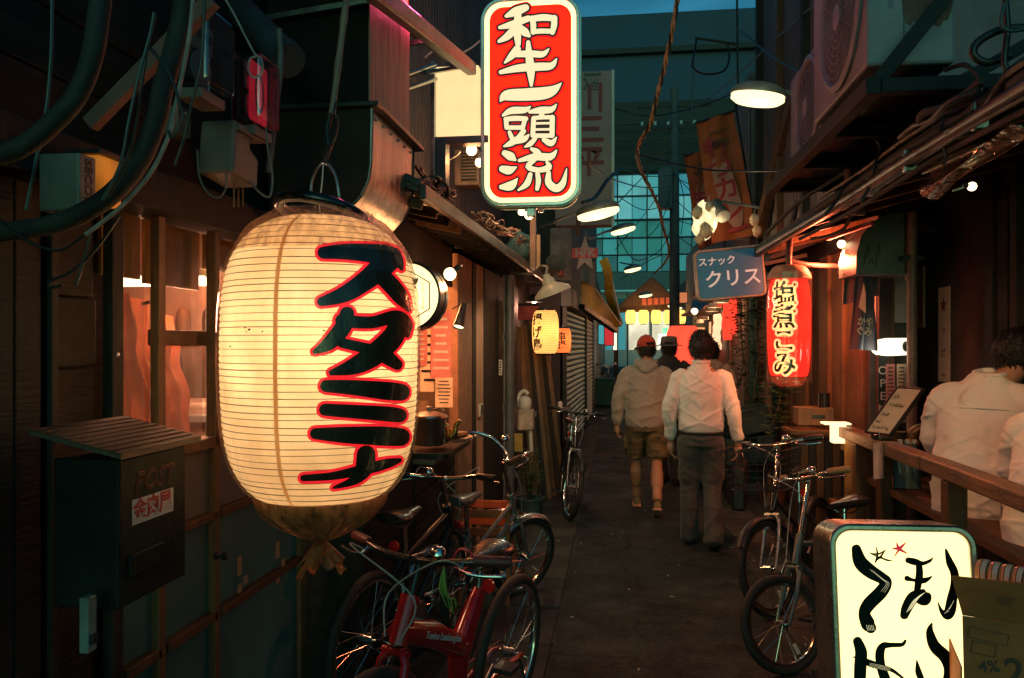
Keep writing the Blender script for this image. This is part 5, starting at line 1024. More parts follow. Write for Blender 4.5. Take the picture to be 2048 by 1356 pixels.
# wall lamp and posters
wlm = thing('wall_lamp', 'lit white wall lamp with tapered shade beside the downpipe', 'lamp', at(1780, 692, 5.35)); a, c = at(1812, 693, 5.3), at(1748, 695, 5.5); d = (c-a).normalized(); M = Matrix.Translation(a) @ d.to_track_quat('Z', 'Y').to_matrix().to_4x4(); L = (c-a).length
MB().lathe([(.03,0),(.062,.005),(.066,L*.5),(.055,L*.85),(.035,L),(.001,L)], 6, M, caps=False).build('shade', em('wall_lamp_glow', (1,.93,.68), 1.5), wlm); MB().lathe([(.03,-.03),(.035,0),(.001,.0)], 10, M).build('base', black_plastic, wlm); lamp('lamp_light', c+V(-.08,-.1,-.05), 2.5, (1,.8,.55), wlm, .05)
for i, (lb, px0, px1, py0, py1, m) in enumerate((('pink printed notice under the wall lamp', 1772, 1790, 728, 850, pink_p), ('pale printed notice beside the downpipe', 1794, 1812, 728, 845, poster))):
    a, c = at(px0, py1, 5.4), at(px1, py0, 5.4); t = thing('paper_notice', lb, 'notice', a, 0, 'notices under the wall lamp'); MB().box2((a.x, 5.4, a.z), (c.x, 5.404, c.z)).build('sheet', m, t); b = MB()
    for k in range(14): b.box(((a.x+c.x)/2, 5.398, lerp(c.z, a.z, (k+1)/16)), ((c.x-a.x)*random.uniform(.5,.8), .001, .006))
    b.build('lettering', ink, t)
t = thing('open_sign', 'dark strip with hand-lettered OPEN beside the pink notice', 'sign', at(1766, 790, 5.42)); a = at(1766, 780, 5.42); MB().box(a+V(0,.01,0), (.05,.008,.62)).build('strip', black_metal, t); text('OPEN', .075, pm('chalk', (.6,.5,.45), .7), frame(a+V(0,.004,0), (1,0,0), (0,0,1)), t, 'lettering', 0, .0005, True, line=1.1)
MB().box2((at(1740,0,5.7).x, 5.7, 0), (at(1822,0,5.7).x, 5.74, 2.3)).build('side_wall', pm('alcove_panel', (.11,.085,.075), .6, var=.3, dirt=.4), hR)
MB().box2((at(1752,0,5.66).x, 5.66, 1.75), (at(1818,0,5.66).x, 5.69, 2.3)).build('plaster_patch', pale_wall, hR)
bulb('bare clear bulb under the red-lit eave', 1683, 488, 5.6, .028, 200, [(1681,470)], aim_at=(1.78,6.6,1.0))
bulb('round white bulb below the clear plastic awning', 1944, 373, 3.2, .017, 60, [(1925,375),(1905,382)], (-1,0,.2), (1.85,3.9,1.0))
# ================================================================ red lantern
RLC = at(1578, 655, 5.75); dep = 5.75
rlz = [at(1578, y, 5.75).z for y in (560, 752)]; H = rlz[0]-rlz[1]
red_paper = paper('red_paper', (1.0,.035,.02), 1.0, .85, .15)
rlt, rrad = paper_lantern('red_lantern', 'long red paper lantern with black and cream characters over the ledge', 'lantern', (RLC.x, 5.75, (rlz[0]+rlz[1])/2), .142, H, .115, red_paper, p=3.2, ribs=34, caps=False, watt=3.5, col=(1,.35,.2), n=40)
RC = V(RLC.x, 5.75, (rlz[0]+rlz[1])/2); th0 = math.atan2(-RC.y, -RC.x-.0)-R(14)
wrap_text('塩煮こみ', .172, paper('lantern_cream', (1.0,.72,.36), .75, .7), rrad, RC, th0, .0, .002, rlt, 'cream_outline', .02, .93, .95, spread=.017)
wrap_text('塩煮こみ', .172, black_film, rrad, RC, th0, .0, .006, rlt, 'lettering', .02, .93, .95)
crm = film('lantern_wrap', (.97,.9,.86), .2, .18, .25, .7, 12, (.85,.5,.36), (1,1,.3))
MB().grid(lambda u, v: RC+V((.150+.006*math.sin(u*50))*math.cos(2*math.pi*u), (.150+.006*math.sin(u*50))*math.sin(2*math.pi*u), -H/2-.05+(H+.1)*v), 60, 8, True).build('plastic_wrap', film('lantern_wrap_clear', (.98,.96,.95), .12, .15, .03, .6, 10, (.9,.6,.45), (1.5,1.5,.4)), rlt, 80)
cp = pm('crumpled_paper', (.62,.34,.22), .6, var=.3, bump=.5, bs=25)
MB().grid(lambda u, v: RC+V((lerp(.145,.05,v**2)+.01*noise.noise(V(u*9,v*6,1)))*math.cos(2*math.pi*u), (lerp(.145,.05,v**2)+.01*noise.noise(V(u*9,v*6,1)))*math.sin(2*math.pi*u), H/2+.005+.1*math.sin(v*1.5)), 30, 8, True).build('top_wrap', cp, rlt, 70)
MB().grid(lambda u, v: RC+V((lerp(.12,.04,v**2)+.012*noise.noise(V(u*9,v*6,5)))*math.cos(2*math.pi*u), (lerp(.12,.04,v**2)+.012*noise.noise(V(u*9,v*6,5)))*math.sin(2*math.pi*u), -H/2-.005-.07*math.sin(v*1.5)), 30, 8, True).build('bottom_wrap', crm, rlt, 70)
t = thing('lantern_bracket', 'taped bracket arm that carries the red lantern', 'bracket', at(1600, 440, 5.8)); tm_ = pm('taped_arm', (.10,.06,.05), .5, var=.5, vs=30, bump=.3)
MB().tube(smooth_path([at(1592,405,5.9), at(1584,450,5.8), at(1578,500,5.75), at(1578,535,5.75)]), .022, 10).build('arm', tm_, t, True); MB().tube(smooth_path([at(1580,522,5.75), at(1620,530,5.8), at(1680,532,5.95), at(1712,528,6.1)]), .018, 10).build('cross_arm', tm_, t, True)
# ================================================================ blue snack sign
bsY = 6.6; q = [at(1388, 505, bsY), at(1522, 490, bsY), at(1533, 590, bsY), at(1398, 600, bsY)]
bs_ = thing('blue_sign', 'blue rounded sign with white katakana tilted over the alley', 'sign', (q[0]+q[2])/2); wv = ((q[1]-q[0])+(q[2]-q[3]))/2; hv = ((q[0]-q[3])+(q[1]-q[2]))/2; wv.y = hv.y = 0
KM = frame(sum(q, V(0,0,0))/4, wv, hv); kw, kh = wv.length, hv.length
MB().ring(rrect(kw+.02, kh+.02, .05), rrect(kw-.02, kh-.02, .04), -.10, .012, KM).build('frame', pm('sign_rim', (.40,.33,.28), .4, .4, dirt=.3), bs_, 40, bevel=.006)
MB().prism(rrect(kw-.021, kh-.021, .04), -.09, .002, KM).build('face', pm('snack_blue', (.018,.12,.21), .35, var=.12, vs=3, bump=.03, emit=.2), bs_)
wt_ = em('snack_white', (.78,.72,.62), .42, sample=False); text('スナック', .075, wt_, KM @ Matrix.Translation((-kw*.18, kh*.26, .003)), bs_, 'small_lettering', .01, .0006); text('クリス', .15, wt_, KM @ Matrix.Translation((.02, -kh*.12, .003)), bs_, 'lettering', .015, .0006)
MB().bar(KM @ V(kw/2, .05, -.05), KM @ V(kw/2+.35, .09, -.05), .03, .03).build('arm', black_metal, bs_); MB().bar(KM @ V(kw/2, -.12, -.05), KM @ V(kw/2+.35, -.1, -.05), .03, .03).build('arm', black_metal, bs_)
# ================================================================ banners
def banner(lb, pts, Y, body, size, label_ok=True):
    A, B_, C_, D_ = [at(px, py, Y) for px, py in pts]; t = thing('banner', lb, 'banner', (A+B_)/2, 0, 'orange banners on the upper right')
    fn = lambda u, v: lerp(lerp(A, B_, u), lerp(D_, C_, u), v)+V(0, .03*math.sin(u*9+v*3)+.02*math.sin(v*14), 0)
    MB().sheet(fn, 18, 30, .003).build('cloth', pm('banner_orange', (.36,.078,.02), .75, var=.22, vs=3, bump=.15, bs=60, sheen=.2), t, 80)
    MB().tube([lerp(A, B_, -.06), lerp(A, B_, 1.06)], .012, 8).build('top_rod', black_metal, t, True); MB().tube([lerp(A, B_, 1.0)+V(.02,.02,.1), lerp(C_, D_, 0)+V(.02,.02,-.1)], .012, 8).build('pole', black_metal, t, True)
    fr = lambda u, v, l=-.055: (lambda c: frame(fn(u,v)+V(0,l,0), B_-A, A-D_))(0)
    W = (B_-A).length; Hh = (D_-A).length
    el = [(W*.27*math.cos(R(12*i)), Hh*.31*math.copysign(abs(math.sin(R(12*i)))**.7, math.sin(R(12*i)))) for i in range(30)]
    MB().prism(el, 0, .002, fr(.5, .62)).build('pale_oval', pm('banner_pale', (.42,.20,.16), .75), t); text(body, size, pm('banner_red', (.34,.02,.03), .7), fr(.5, .60) @ Matrix.Translation((0,0,.003)), t, 'lettering', .03, .001, True, line=.86)
    text('8591', W*.24, pm('banner_ink', (.06,.025,.012), .7), fr(.52, .23), t, 'number', .03, .001); text('ESTABLISHED', W*.085, pm('banner_ink', (.06,.025,.012)), fr(.5, .135), t, 'small_lettering', .02, .001)
    return t
banner('large orange banner with red katakana hanging beside the blue sign', [(1393,246),(1467,222),(1512,470),(1425,486)], 8.6, 'もつカレー', .26)
banner('smaller orange banner half hidden behind the larger one', [(1368,312),(1416,300),(1448,480),(1398,500)], 10.2, 'もつ', .26)
t = thing('banner_spot_lamp', 'spot lamp and crumpled lit paper in front of the orange banners', 'lamp', at(1430, 430, 8.2)); a, c = at(1431, 405, 8.3), at(1447, 433, 8.1)
MB().tube([a, c], [.05,.07], 16).build('can', grey_plastic, t, True); MB().tube([at(1437,402,8.3), at(1525,416,8.3)], .014, 8).build('arm', grey_paint, t, True)
q = at(1408, 440, 8.15); MB().grid(lambda u, v: q+V((.12+.05*noise.noise(V(u*4,v*5,2)))*math.sin(math.pi*v)*math.cos(2*math.pi*u), (.1)*math.sin(math.pi*v)*math.sin(2*math.pi*u), .18*math.cos(math.pi*v)*(1+.3*noise.noise(V(u*6,v*3,7)))), 24, 16, True).build('paper_shade', em('crumple_glow', (1,.83,.45), 1.1, var=.5, vs=14), t, 70)
lamp('spot_light', at(1440, 452, 8.1), 5, (1,.75,.38), t, .05)
# ================================================================ air conditioners
acm = pm('ac_enamel', (.30,.28,.31), .42, var=.12, vs=3, bump=.05, dirt=.3); rustm = pm('ac_rust', (.16,.085,.065), .75, var=.5, vs=8, bump=.5, bs=30)
def ac(lb, x0, y0, z0, L, D, Hh, rusty):
    t = thing('air_conditioner', lb, 'air conditioner', (x0, y0, z0), 0, 'air conditioners on the right bracket')
    MB().box2((x0, y0, z0), (x0+D, y0+L, z0+Hh)).build('case', acm, t, bevel=.012); M = frame((x0, y0+L*.42, z0+Hh*.5), (0,-1,0), (0,0,1)); r_ = Hh*.43
    MB().lathe([(r_+.02,0),(r_+.022,.012),(r_,.02),(r_-.012,.004)], 40, M, caps=False).build('fan_ring', acm, t, True); MB().prism(circ(r_, 40), .0005, .003, M).build('fan_recess', pm('fan_dark', (.10,.085,.09), .5), t)
    b = MB()
    for i in range(1, 9): rr_ = r_*i/9; b.tube([M @ V(rr_*math.cos(R(12*k)), rr_*math.sin(R(12*k)), .014) for k in range(30)], .0022, 5, closed=True)
    for k in range(12): b.tube([M @ V(.03*math.cos(R(30*k)), .03*math.sin(R(30*k)), .014), M @ V(r_*math.cos(R(30*k)), r_*math.sin(R(30*k)), .014)], .002, 5)
    b.build('fan_grille', acm, t); MB().lathe([(.001,0),(.05,0),(.05,.008),(.001,.012)], 20, M @ Matrix.Translation((0,0,.012))).build('hub', acm, t, True)
    MB().box2((x0+D*.42, y0-.004, z0+.02), (x0+D*.425, y0-.001, z0+Hh-.02)).build('panel_seam', black_plastic, t)
    MB().box2((x0+D*.1, y0-.003, z0+Hh*.55), (x0+D*.99, y0-.001, z0+Hh*.555)).build('panel_seam', black_plastic, t)
    if rusty:
        b = MB(); pts = []
        for i in range(40): a_ = R(9*i); pts.append((.085*math.copysign(abs(math.cos(a_))**.35, math.cos(a_))*(1+.12*noise.noise(V(i*.7,1,0))), .20*math.copysign(abs(math.sin(a_))**.35, math.sin(a_))*(1+.1*noise.noise(V(i*.6,5,0)))))
        MB().prism(pts, 0, .0015, frame((x0+D*.68, y0-.0015, z0+Hh*.55), (1,0,0), (0,0,1))).build('rust_patch', rustm, t)
        strokes(MB(), [[(-.05,.12,.012),(.02,.13,.012),(.05,.15,.01)],[(-.04,.11,.012),(-.02,0,.012),(.01,-.08,.012),(.005,-.16,.008)]], lambda x, y, l: V(x0+D*.26+x, y0-.0025-l, z0+Hh*.6+y), 0, 0, 4).build('paint_scrawl', pm('scrawl_blue', (.16,.18,.24), .6), t)
    return t
xz = at(1733, 150, 3.0)
ac('large air conditioner with a rust patch nearest on the bracket', xz.x, 3.0, 2.60, .78, .30, .62, True)
ac('air conditioner with a round white grille farther along the bracket', xz.x+.09, 3.95, 2.55, .75, .28, .55, False)
bkt = thing('air_conditioner_bracket', 'dark steel bracket platform under the air conditioners', 'bracket', (1.1, 3.8, 2.5)); stl = pm('bracket_steel', (.022,.028,.032), .6, .0, var=.3, bump=.1, dirt=.3, spec=.2)
x0 = xz.x-.03
MB().box2((x0, 2.9, 2.47), (x0+.05, 4.8, 2.53)).build('side_beam', stl, bkt, bevel=.004); MB().box2((x0+.45, 2.9, 2.47), (x0+.5, 4.8, 2.53)).build('side_beam', stl, bkt, bevel=.004)
for y in (2.9, 3.5, 4.1, 4.7): MB().box2((x0+.052, y, 2.475), (x0+.448, y+.05, 2.525)).build('cross_beam', stl, bkt, bevel=.004)
MB().box2((x0+.02, 2.97, 2.532), (x0+.48, 4.75, 2.545)).build('tray', black_metal, bkt); MB().bar(V(x0+.03, 2.93, 2.5), V(x0+.62, 2.90, 3.25), .05, .015, (0,1,0)).build('diagonal_strap', stl, bkt, bevel=.003)
for y in (2.95, 4.7): MB().bar((x0+.3, y, 2.5), (1.6, y, 2.75), .04, .04).build('wall_arm', stl, bkt)
# conduits along the right eave
cset = [('thick silver conduit along the right eave', [(1520,503),(1600,455),(1700,395),(1800,330),(1900,268),(2070,165)], [6.4,5.4,4.5,3.75,3.25,2.6], .028, pm('conduit_steel', (.20,.18,.18), .35, .8, var=.5, vs=5, bump=.15, dirt=.5)), ('dark pipe running above the silver conduit', [(1560,470),(1640,415),(1740,350),(1840,285),(1950,215),(2070,140)], [6.0,5.2,4.3,3.6,3.1,2.6], .02, cond), ('rusty thin pipe above the conduits', [(1640,395),(1720,345),(1800,285),(1880,235),(1960,180)], [5.2,4.5,3.9,3.4,3.0], .009, rust), ('flexible hose arching over the conduits', [(1840,240),(1850,225),(1890,215),(1930,190),(1965,160)], [3.3,3.2,3.1,3.0,2.9], .016, cond), ('second dark hose in the tangle by the wide pipe', [(1800,275),(1830,250),(1862,240),(1900,205),(1960,180)], [3.6,3.4,3.2,3.0,2.9], .012, cm), ('black cable clipped under the silver conduit', [(1540,500),(1620,452),(1720,398),(1820,335),(1930,262),(2060,190)], [6.2,5.3,4.4,3.7,3.1,2.6], .008, cm), ('thick dark cable coil at the upper right corner', [(2048,55),(2000,60),(1955,85),(1948,110),(1975,125),(2020,110)], 2.5, .013, cm), ('dark cable falling down the upper right corner', [(2010,-10),(2015,60),(2010,130),(2040,170),(2060,175)], 2.45, .010, cm), ('thin teal cable looping near the upper right corner', [(2010,5),(2002,45),(2020,62),(2060,55)], 2.4, .006, ct)]
for lb, pts, Y, r_, m in cset: hose('conduit', lb, 'conduit', pts, [y_*.87 for y_ in Y] if isinstance(Y, list) else Y, r_*.9, m, 12, 5)
t = thing('bent_pipe', 'rusty pink vent pipe bent twice under the bracket', 'pipe', at(1700, 350, 4.2)); pp = pm('pink_pipe', (.34,.19,.17), .45, var=.3, vs=9, bump=.15, dirt=.4)
MB().tube(smooth_path([at(1728,288,4.25), at(1706,288,4.2), at(1698,292,4.2), at(1697,305,4.2), at(1697,400,4.2), at(1698,415,4.2), at(1706,422,4.2), at(1726,424,4.3)], 4), .019, 14).build('pipe', pp, t, True)
for y in (308, 402): q = at(1697, y, 4.2); MB().lathe([(.02,-.012),(.025,-.01),(.025,.01),(.02,.012)], 14, Matrix.Translation(q), caps=False).build('collar', pp, t, True)
t = thing('pipe_stub', 'wide teal pipe stub with an open mouth over the conduits', 'pipe', at(1868, 262, 3.2)); a, c = at(1858, 266, 3.18), at(1885, 255, 3.3); MB().tube([a, c], .025, 20, caps=False).build('barrel', pm('teal_pipe', (.07,.12,.12), .45, var=.3), t, True); MB().tube([lerp(a,c,.2), lerp(a,c,.25)], .0245, 20).build('dark_mouth', ink, t)
t = thing('plastic_awning', 'clear rolled plastic awning catching red reflections', 'awning', at(1950, 340, 3.1)); paw = film('awning_plastic', (.9,.82,.78), .4, .12, .16, .8, 6, (.35,.16,.1), (.4,5,5))
A, B_, C_, D_ = at(1846,345,3.5), at(2040,255,2.75), at(2046,262,2.7), at(1862,405,3.45)
MB().sheet(lambda u, v: lerp(lerp(A,B_,u), lerp(D_,C_,u), v)+V(.03*math.sin(v*9),0,.02*math.sin(v*7+u*4)), 24, 14, .002).build('sheet', paw, t, 80); MB().tube([A, B_], .008, 8).build('rod', steel, t)
t = thing('vent_box', 'violet-grey vent box on the wall under the farther air conditioner', 'vent', at(1640, 310, 5.0)); MB().add([at(1605,305,5.2), at(1690,315,4.8), at(1690,340,4.8), at(1605,323,5.2), at(1625,288,5.6), at(1700,296,5.3), at(1700,330,5.3), at(1625,310,5.6)], [(0,1,2,3)[::-1],(4,5,6,7),(0,1,5,4),(1,2,6,5),(2,3,7,6),(3,0,4,7)]).build('case', pm('violet_box', (.16,.13,.17), .5, dirt=.3), t, bevel=.01); MB().ball(at(1628,297,5.0), .02, 10).build('knob', pm('knob_pink', (.5,.2,.25), .4), t, True)
t = thing('red_strip_light', 'dim red strip light glowing under the right eave', 'strip light', at(1700, 462, 5.2)); MB().tube([at(1655,478,5.6), at(1745,448,4.9)], .012, 10).build('tube', em('red_strip', (1,.10,.05), 2.2), t, True); MB().tube([at(1655,473,5.62), at(1745,443,4.92)], .008, 8).build('holder', black_metal, t)
lamp('strip_light', at(1660,520,5.75), 95, (1,.17,.07), t, .05)
# the magenta glow of a neon tube on the fan side
# ================================================================ alley lamps
lens_m = em('street_lens', (1.0,.88,.46), 1.7)
def street_lamp(lb, px, py, Y, arm, wd=.42, tilt=0, watt=30, side=-1):
    q = at(px, py, Y); t = thing('street_lamp', lb, 'street lamp', q, 0, 'street lamps over the alley'); M = Matrix.Translation(q) @ Matrix.Rotation(R(tilt), 4, 'Y')
    n = 28; sx = wd/2; sy = wd*.33
    prof_ = [(1.0,0),(1.02,.012),(1.0,.03),(.9,.06),(.66,.085),(.3,.10),(.001,.105)]
    vs_ = []; fs = []
    for r_, z in prof_:
        for j in range(n): a = 2*math.pi*j/n; vs_.append((sx*r_*math.cos(a), sy*r_*math.sin(a), z))
    for i in range(len(prof_)-1):
        for j in range(n): fs.append((i*n+j, i*n+(j+1) % n, (i+1)*n+(j+1) % n, (i+1)*n+j))
    MB().add(vs_, fs, M).build('hood', pm('lamp_hood', (.42,.36,.30), .4, .3, dirt=.3), t, True)
    vs_ = []; fs = []; pl = [(.96,.004),(.97,-.03),(.8,-.055),(.4,-.068),(.001,-.07)]
    for r_, z in pl:
        for j in range(n): a = 2*math.pi*j/n; vs_.append((sx*r_*math.cos(a), sy*r_*math.sin(a), z))
    for i in range(len(pl)-1):
        for j in range(n): fs.append((i*n+j, i*n+(j+1) % n, (i+1)*n+(j+1) % n, (i+1)*n+j))
    MB().add(vs_, fs, M).build('lens', lens_m, t, True)
    if arm:
        P = [M @ V(-side*-1*sx*.9, 0, .05)] + [at(x, y, yy) for x, y, yy in arm]; MB().tube(smooth_path(P, 5), .017, 10).build('arm', grey_paint, t, True)
    lamp('lamp_light', q-V(0,.05,.14), watt*.17, (1,.80,.48), t, .10); return t
street_lamp('nearest oval street lamp just right of the tall red sign', 1196, 424, 7.9, [(1140,430,8.1),(1105,445,8.4),(1080,455,8.6)], .43, -12, 34, 1)
street_lamp('second oval street lamp above the letter sign', 1246, 459, 13.2, [(1215,462,13.2),(1175,480,13.4)], .42, -14, 26, 1)
street_lamp('third oval street lamp above the far gable roof', 1265, 538, 18.6, [(1255,528,18.8),(1240,525,19)], .40, -12, 24, 1)
street_lamp('fourth oval street lamp in front of the gable roof', 1291, 590, 23.5, None, .40, -8, 18, 1)
street_lamp('street lamp glowing beside the dark utility pole', 1350, 613, 22.0, None, .40, 10, 18, -1)
street_lamp('wide street lamp on a short arm at the upper right wall', 1516, 192, 6.2, [(1580,185,6.2),(1605,193,6.2)], .41, 8, 24, -1)
# enamel shade lamp at the eave
sl_ = thing('enamel_lamp', 'white enamel shade lamp on a swan-neck arm at the end of the eave', 'lamp', at(1105, 575, 6.2)); q = at(1106, 588, 6.2); M = Matrix.Translation(q) @ Matrix.Rotation(R(-20), 4, 'Y') @ Matrix.Rotation(R(8), 4, 'X')
MB().lathe([(.150,0),(.152,.004),(.140,.03),(.10,.058),(.055,.085),(.048,.12),(.028,.14),(.028,.165),(.001,.166)], 36, M, caps=False).build('shade', white_paint, sl_, True); MB().lathe([(.148,.001),(.136,.028),(.095,.055),(.05,.08),(.001,.085)], 36, M, caps=False).build('shade_lining', white_paint, sl_, True); MB().ball((0,0,0), (.038,.038,.05), 14, M @ Matrix.Translation((0,0,.05))).build('globe', bulb_white, sl_, True)
MB().tube(smooth_path([M @ V(0,0,.16), at(1094,535,6.2), at(1082,533,6.25), at(1070,545,6.4), at(1050,548,6.6), at(1024,543,6.8)]), .011, 10).build('arm', grey_paint, sl_, True); lamp('bulb_light', M @ V(0,0,-.02), 30, (1,.80,.5), sl_, .04)
# ================================================================ yellow and orange lanterns on the left
yp = paper('yellow_paper', (1.0,.62,.22), .60, .85, .12); op = paper('orange_paper', (1.0,.34,.10), .50, .85, .12)
q = at(1091, 664, 8.0); t, yrad = paper_lantern('amber_lantern', 'amber paper lantern with black brush characters beside leaning planks', 'lantern', q, .135, .44, .085, yp, ribs=26, watt=3.5, col=(1,.6,.28), p=3)
wrap_text('揚げ鳥', .125, black_film, yrad, q, math.atan2(-q.y, -q.x)-R(42), .0, .003, t, 'lettering', .03, 1.0)
q = at(1126, 681, 9.6); t, yrad = paper_lantern('orange_lantern', 'smaller orange paper lantern behind the amber one', 'lantern', q, .098, .30, .062, op, ribs=18, watt=2, col=(1,.4,.18), p=3)
wrap_text('串揚', .105, black_film, yrad, q, math.atan2(-q.y, -q.x)-R(10), .0, .003, t, 'lettering', .03, .95)
# leaning planks, red board, gas meter, cloth
pl_cols = [warm_wood, brown_wood, dark_wood, warm_wood, brown_wood, dark_wood, warm_wood]
for i, lb in enumerate(('first leaning plank, nearest the drain pipe', 'second leaning plank beside the drain pipe', 'third leaning plank, dark brown', 'fourth leaning plank, pale edged', 'fifth leaning plank near the amber lantern', 'sixth leaning plank, dark', 'last leaning plank under the amber lantern')):
    a = at(1040+7.5*i, 655-4*i, 8.35+.03*i); c = at(1070+9.5*i, 1000-7*i, 7.75+.14*i); c.z = .02
    tag(MB().bar(c, a, .055, .03, (0,1,0)).build('wooden_plank', pl_cols[i], None, bevel=.004), lb, 'plank', 'planks leaning by the drain pipe')
t = thing('red_board', 'red painted board behind the tops of the leaning planks', 'sign', at(1060, 640, 8.5)); a, c = at(1036, 640, 8.55), at(1076, 612, 8.55); MB().box2((a.x, 8.55, a.z), (c.x, 8.58, c.z)).build('board', pm('red_paint', (.55,.05,.045), .5, dirt=.3), t, bevel=.003); MB().box2((a.x, 8.548, c.z+.002), (c.x, 8.585, c.z+.03)).build('edge', dark_wood, t)
t = thing('gas_meter', 'white gas meter with fittings on the wall behind the bicycles', 'gas meter', at(1050, 830, 7.4)); q = at(1051, 840, 7.4)
MB().box(q+V(0,.05,0), (.15,.12,.2)).build('case', pm('gas_enamel', (.55,.45,.36), .45, dirt=.4), t, bevel=.02); MB().lathe([(.05,0),(.06,.02),(.06,.09),(.03,.12),(.001,.125)], 16, Matrix.Translation(q+V(-.01,.05,.1))).build('regulator', white_paint, t, True)
MB().tube(smooth_path([q+V(-.06,.05,.12), q+V(-.07,.05,.22), q+V(-.02,.05,.27), q+V(.02,.05,.24)]), .018, 10).build('pipe', white_paint, t, True); MB().tube([q+V(.04,.05,-.1), q+V(.05,.05,-.3)], .02, 10).build('outlet_pipe', white_paint, t, True); MB().box(q+V(.085,.05,.05), (.03,.05,.05)).build('valve', grey_plastic, t, bevel=.005)
t = tag(MB().box(at(1036, 885, 7.42), (.09,.02,.17)).build('yellow_notice', pm('notice_yellow', (.55,.36,.08), .6, dirt=.3), None, bevel=.003), 'small yellow notice board under the gas meter', 'notice')
t = thing('pink_cloth', 'long pale cloth hanging under the amber lantern', 'cloth', at(1088, 760, 8.7)); MB().sheet(lambda u, v: lerp(lerp(at(1074,705,8.8), at(1102,705,8.9), u), lerp(at(1084,800,8.7), at(1102,812,8.8), u), v)+V(0,.04*math.sin(u*9+v),0), 12, 10, .003).build('cloth', pm('pale_cloth', (.6,.42,.38), .85, var=.15, bump=.2), t, 80); MB().tube([at(1072,705,8.8), at(1104,705,8.9)], .008, 6).build('rod', steel, t)
# small table with lit things in the recess
t = thing('recess_table', 'small table with condiments in the recess behind the black bicycle', 'table', at(1100, 850, 10)); q = at(1100, 822, 10.2); MB().box((q.x, 10.2, .78), (.5,.4,.03)).build('tabletop', warm_wood, t, bevel=.004)
for sx in (-.2, .2):
    for sy in (-.15, .15): MB().box((q.x+sx, 10.2+sy, .38), (.035,.035,.765)).build('leg', dark_wood, t)
for i, m in enumerate((white_paint, pm('jar_red', (.4,.06,.04)), brass, white_paint)): qq = V(q.x-.16+.1*i, 10.1, .797); t = thing('condiment_jar', ('white condiment jar at the left of the recess table', 'red condiment jar on the recess table', 'brass-coloured jar on the recess table', 'white condiment jar at the right of the recess table')[i], 'jar', qq); MB().lathe([(.001,0),(.03,0),(.032,.07),(.02,.09)], 12, Matrix.Translation(qq)).build('body', m, t, True); MB().lathe([(.022,0),(.022,.02),(.001,.024)], 12, Matrix.Translation(qq+V(0,0,.09)), caps=False).build('lid', black_plastic, t, True)
t = thing('glow_box', 'small glowing paper box low behind the black bicycle', 'lamp', at(1098, 840, 9.9)); q = at(1099, 838, 9.85); MB().box(q, (.10,.08,.24)).build('shade', em('glow_box', (1,.62,.38), 1.3), t, bevel=.006); MB().box(q-V(0,0,.14), (.12,.1,.03)).build('base', black_plastic, t); lamp('box_light', q+V(0,-.15,.1), 2.0, WARM, t, .05)
# shop lamp inside recess
t = thing('recess_lamp', 'hooded warm lamp under the eave of the recess', 'lamp', (-.95, 9.5, 2.2)); MB().lathe([(.1,0),(.09,.04),(.03,.1),(.001,.1)], 20, Matrix.Translation((-1.0, 9.6, 2.12)), caps=False).build('shade', black_metal, t, True); MB().ball((-1.0,9.6,2.13), .03, 12).build('globe', bulb_warm, t, True); lamp('bulb_light', (-1.0,9.55,2.06), 60, (1,.45,.28), t, .04)
# ================================================================ plants on the left, tangle over the eave
leafm = pm('leaf', (.05,.085,.028), .5, var=.5, vs=30, bump=.1); leafd = pm('leaf_dark', (.03,.06,.025), .5, var=.4, vs=30, bump=.1)
def leaves(mb, pts, size, n_each=1, droop=.3):
    for p_ in pts:
        for _ in range(n_each):
            a = random.uniform(0, 6.28); s = size*random.uniform(.6, 1.3); d = V(math.cos(a), math.sin(a), random.uniform(-droop, droop)).normalized(); sd = d.cross(V(0,0,1)).normalized()*s*.32; up = V(0,0,s*.12)
            mb.add([p_, p_+d*s*.45+sd-up*.3, p_+d*s, p_+d*s*.45-sd-up*.3, p_+d*s*.5+up], [(0,1,4),(1,2,4),(2,3,4),(3,0,4)])
def plant(lb, base, h, spread, pot_r, pot_h, potm, n=140, size=.07, stems=7, flowers=0, name='potted_plant'):
    base = Vector(base); t = thing(name, lb, 'plant', base, 0, 'potted plants in the alley')
    MB().lathe([(pot_r*.75,0),(pot_r,pot_h*.9),(pot_r*1.08,pot_h*.9),(pot_r*1.08,pot_h),(pot_r*.9,pot_h),(pot_r*.88,pot_h*.85),(.001,pot_h*.85)], 20, Matrix.Translation(base), caps=True).build('pot', potm, t, True)
    pts = []
    for i in range(stems):
        a = random.uniform(0, 6.28); e = base+V(math.cos(a)*spread*random.uniform(.3,1), math.sin(a)*spread*random.uniform(.3,1), h*random.uniform(.6,1)); m_ = lerp(base+V(0,0,pot_h*.9), e, .5)+V(random.uniform(-.04,.04), random.uniform(-.04,.04), .05)
        P = smooth_path([base+V(0,0,pot_h*.85), m_, e], 8); MB().tube(P, .005, 5).build('stem', pm('stem', (.09,.07,.03), .6), t); pts += P[4:]
    b = MB()
    for _ in range(n): leaves(b, [random.choice(pts)+V(random.uniform(-.05,.05), random.uniform(-.05,.05), random.uniform(-.05,.05))], size)
    tag(b.build('foliage', leafm, t), kind='stuff')
    for i in range(flowers):
        f = random.choice(pts)+V(random.uniform(-.05,.02), -.08, random.uniform(0,.06)); b = MB()
        for k in range(6): a = R(60*k); b.ball(f+V(.014*math.cos(a), -.004, .014*math.sin(a)), (.012,.006,.012), 8)
        b.build('flower', pm('petal_pink', (.70,.07,.20), .5), t, True)
    return t
potteal = pm('pot_teal', (.05,.11,.11), .5, dirt=.4); potbrown = pm('pot_brown', (.20,.09,.05), .6, dirt=.4)
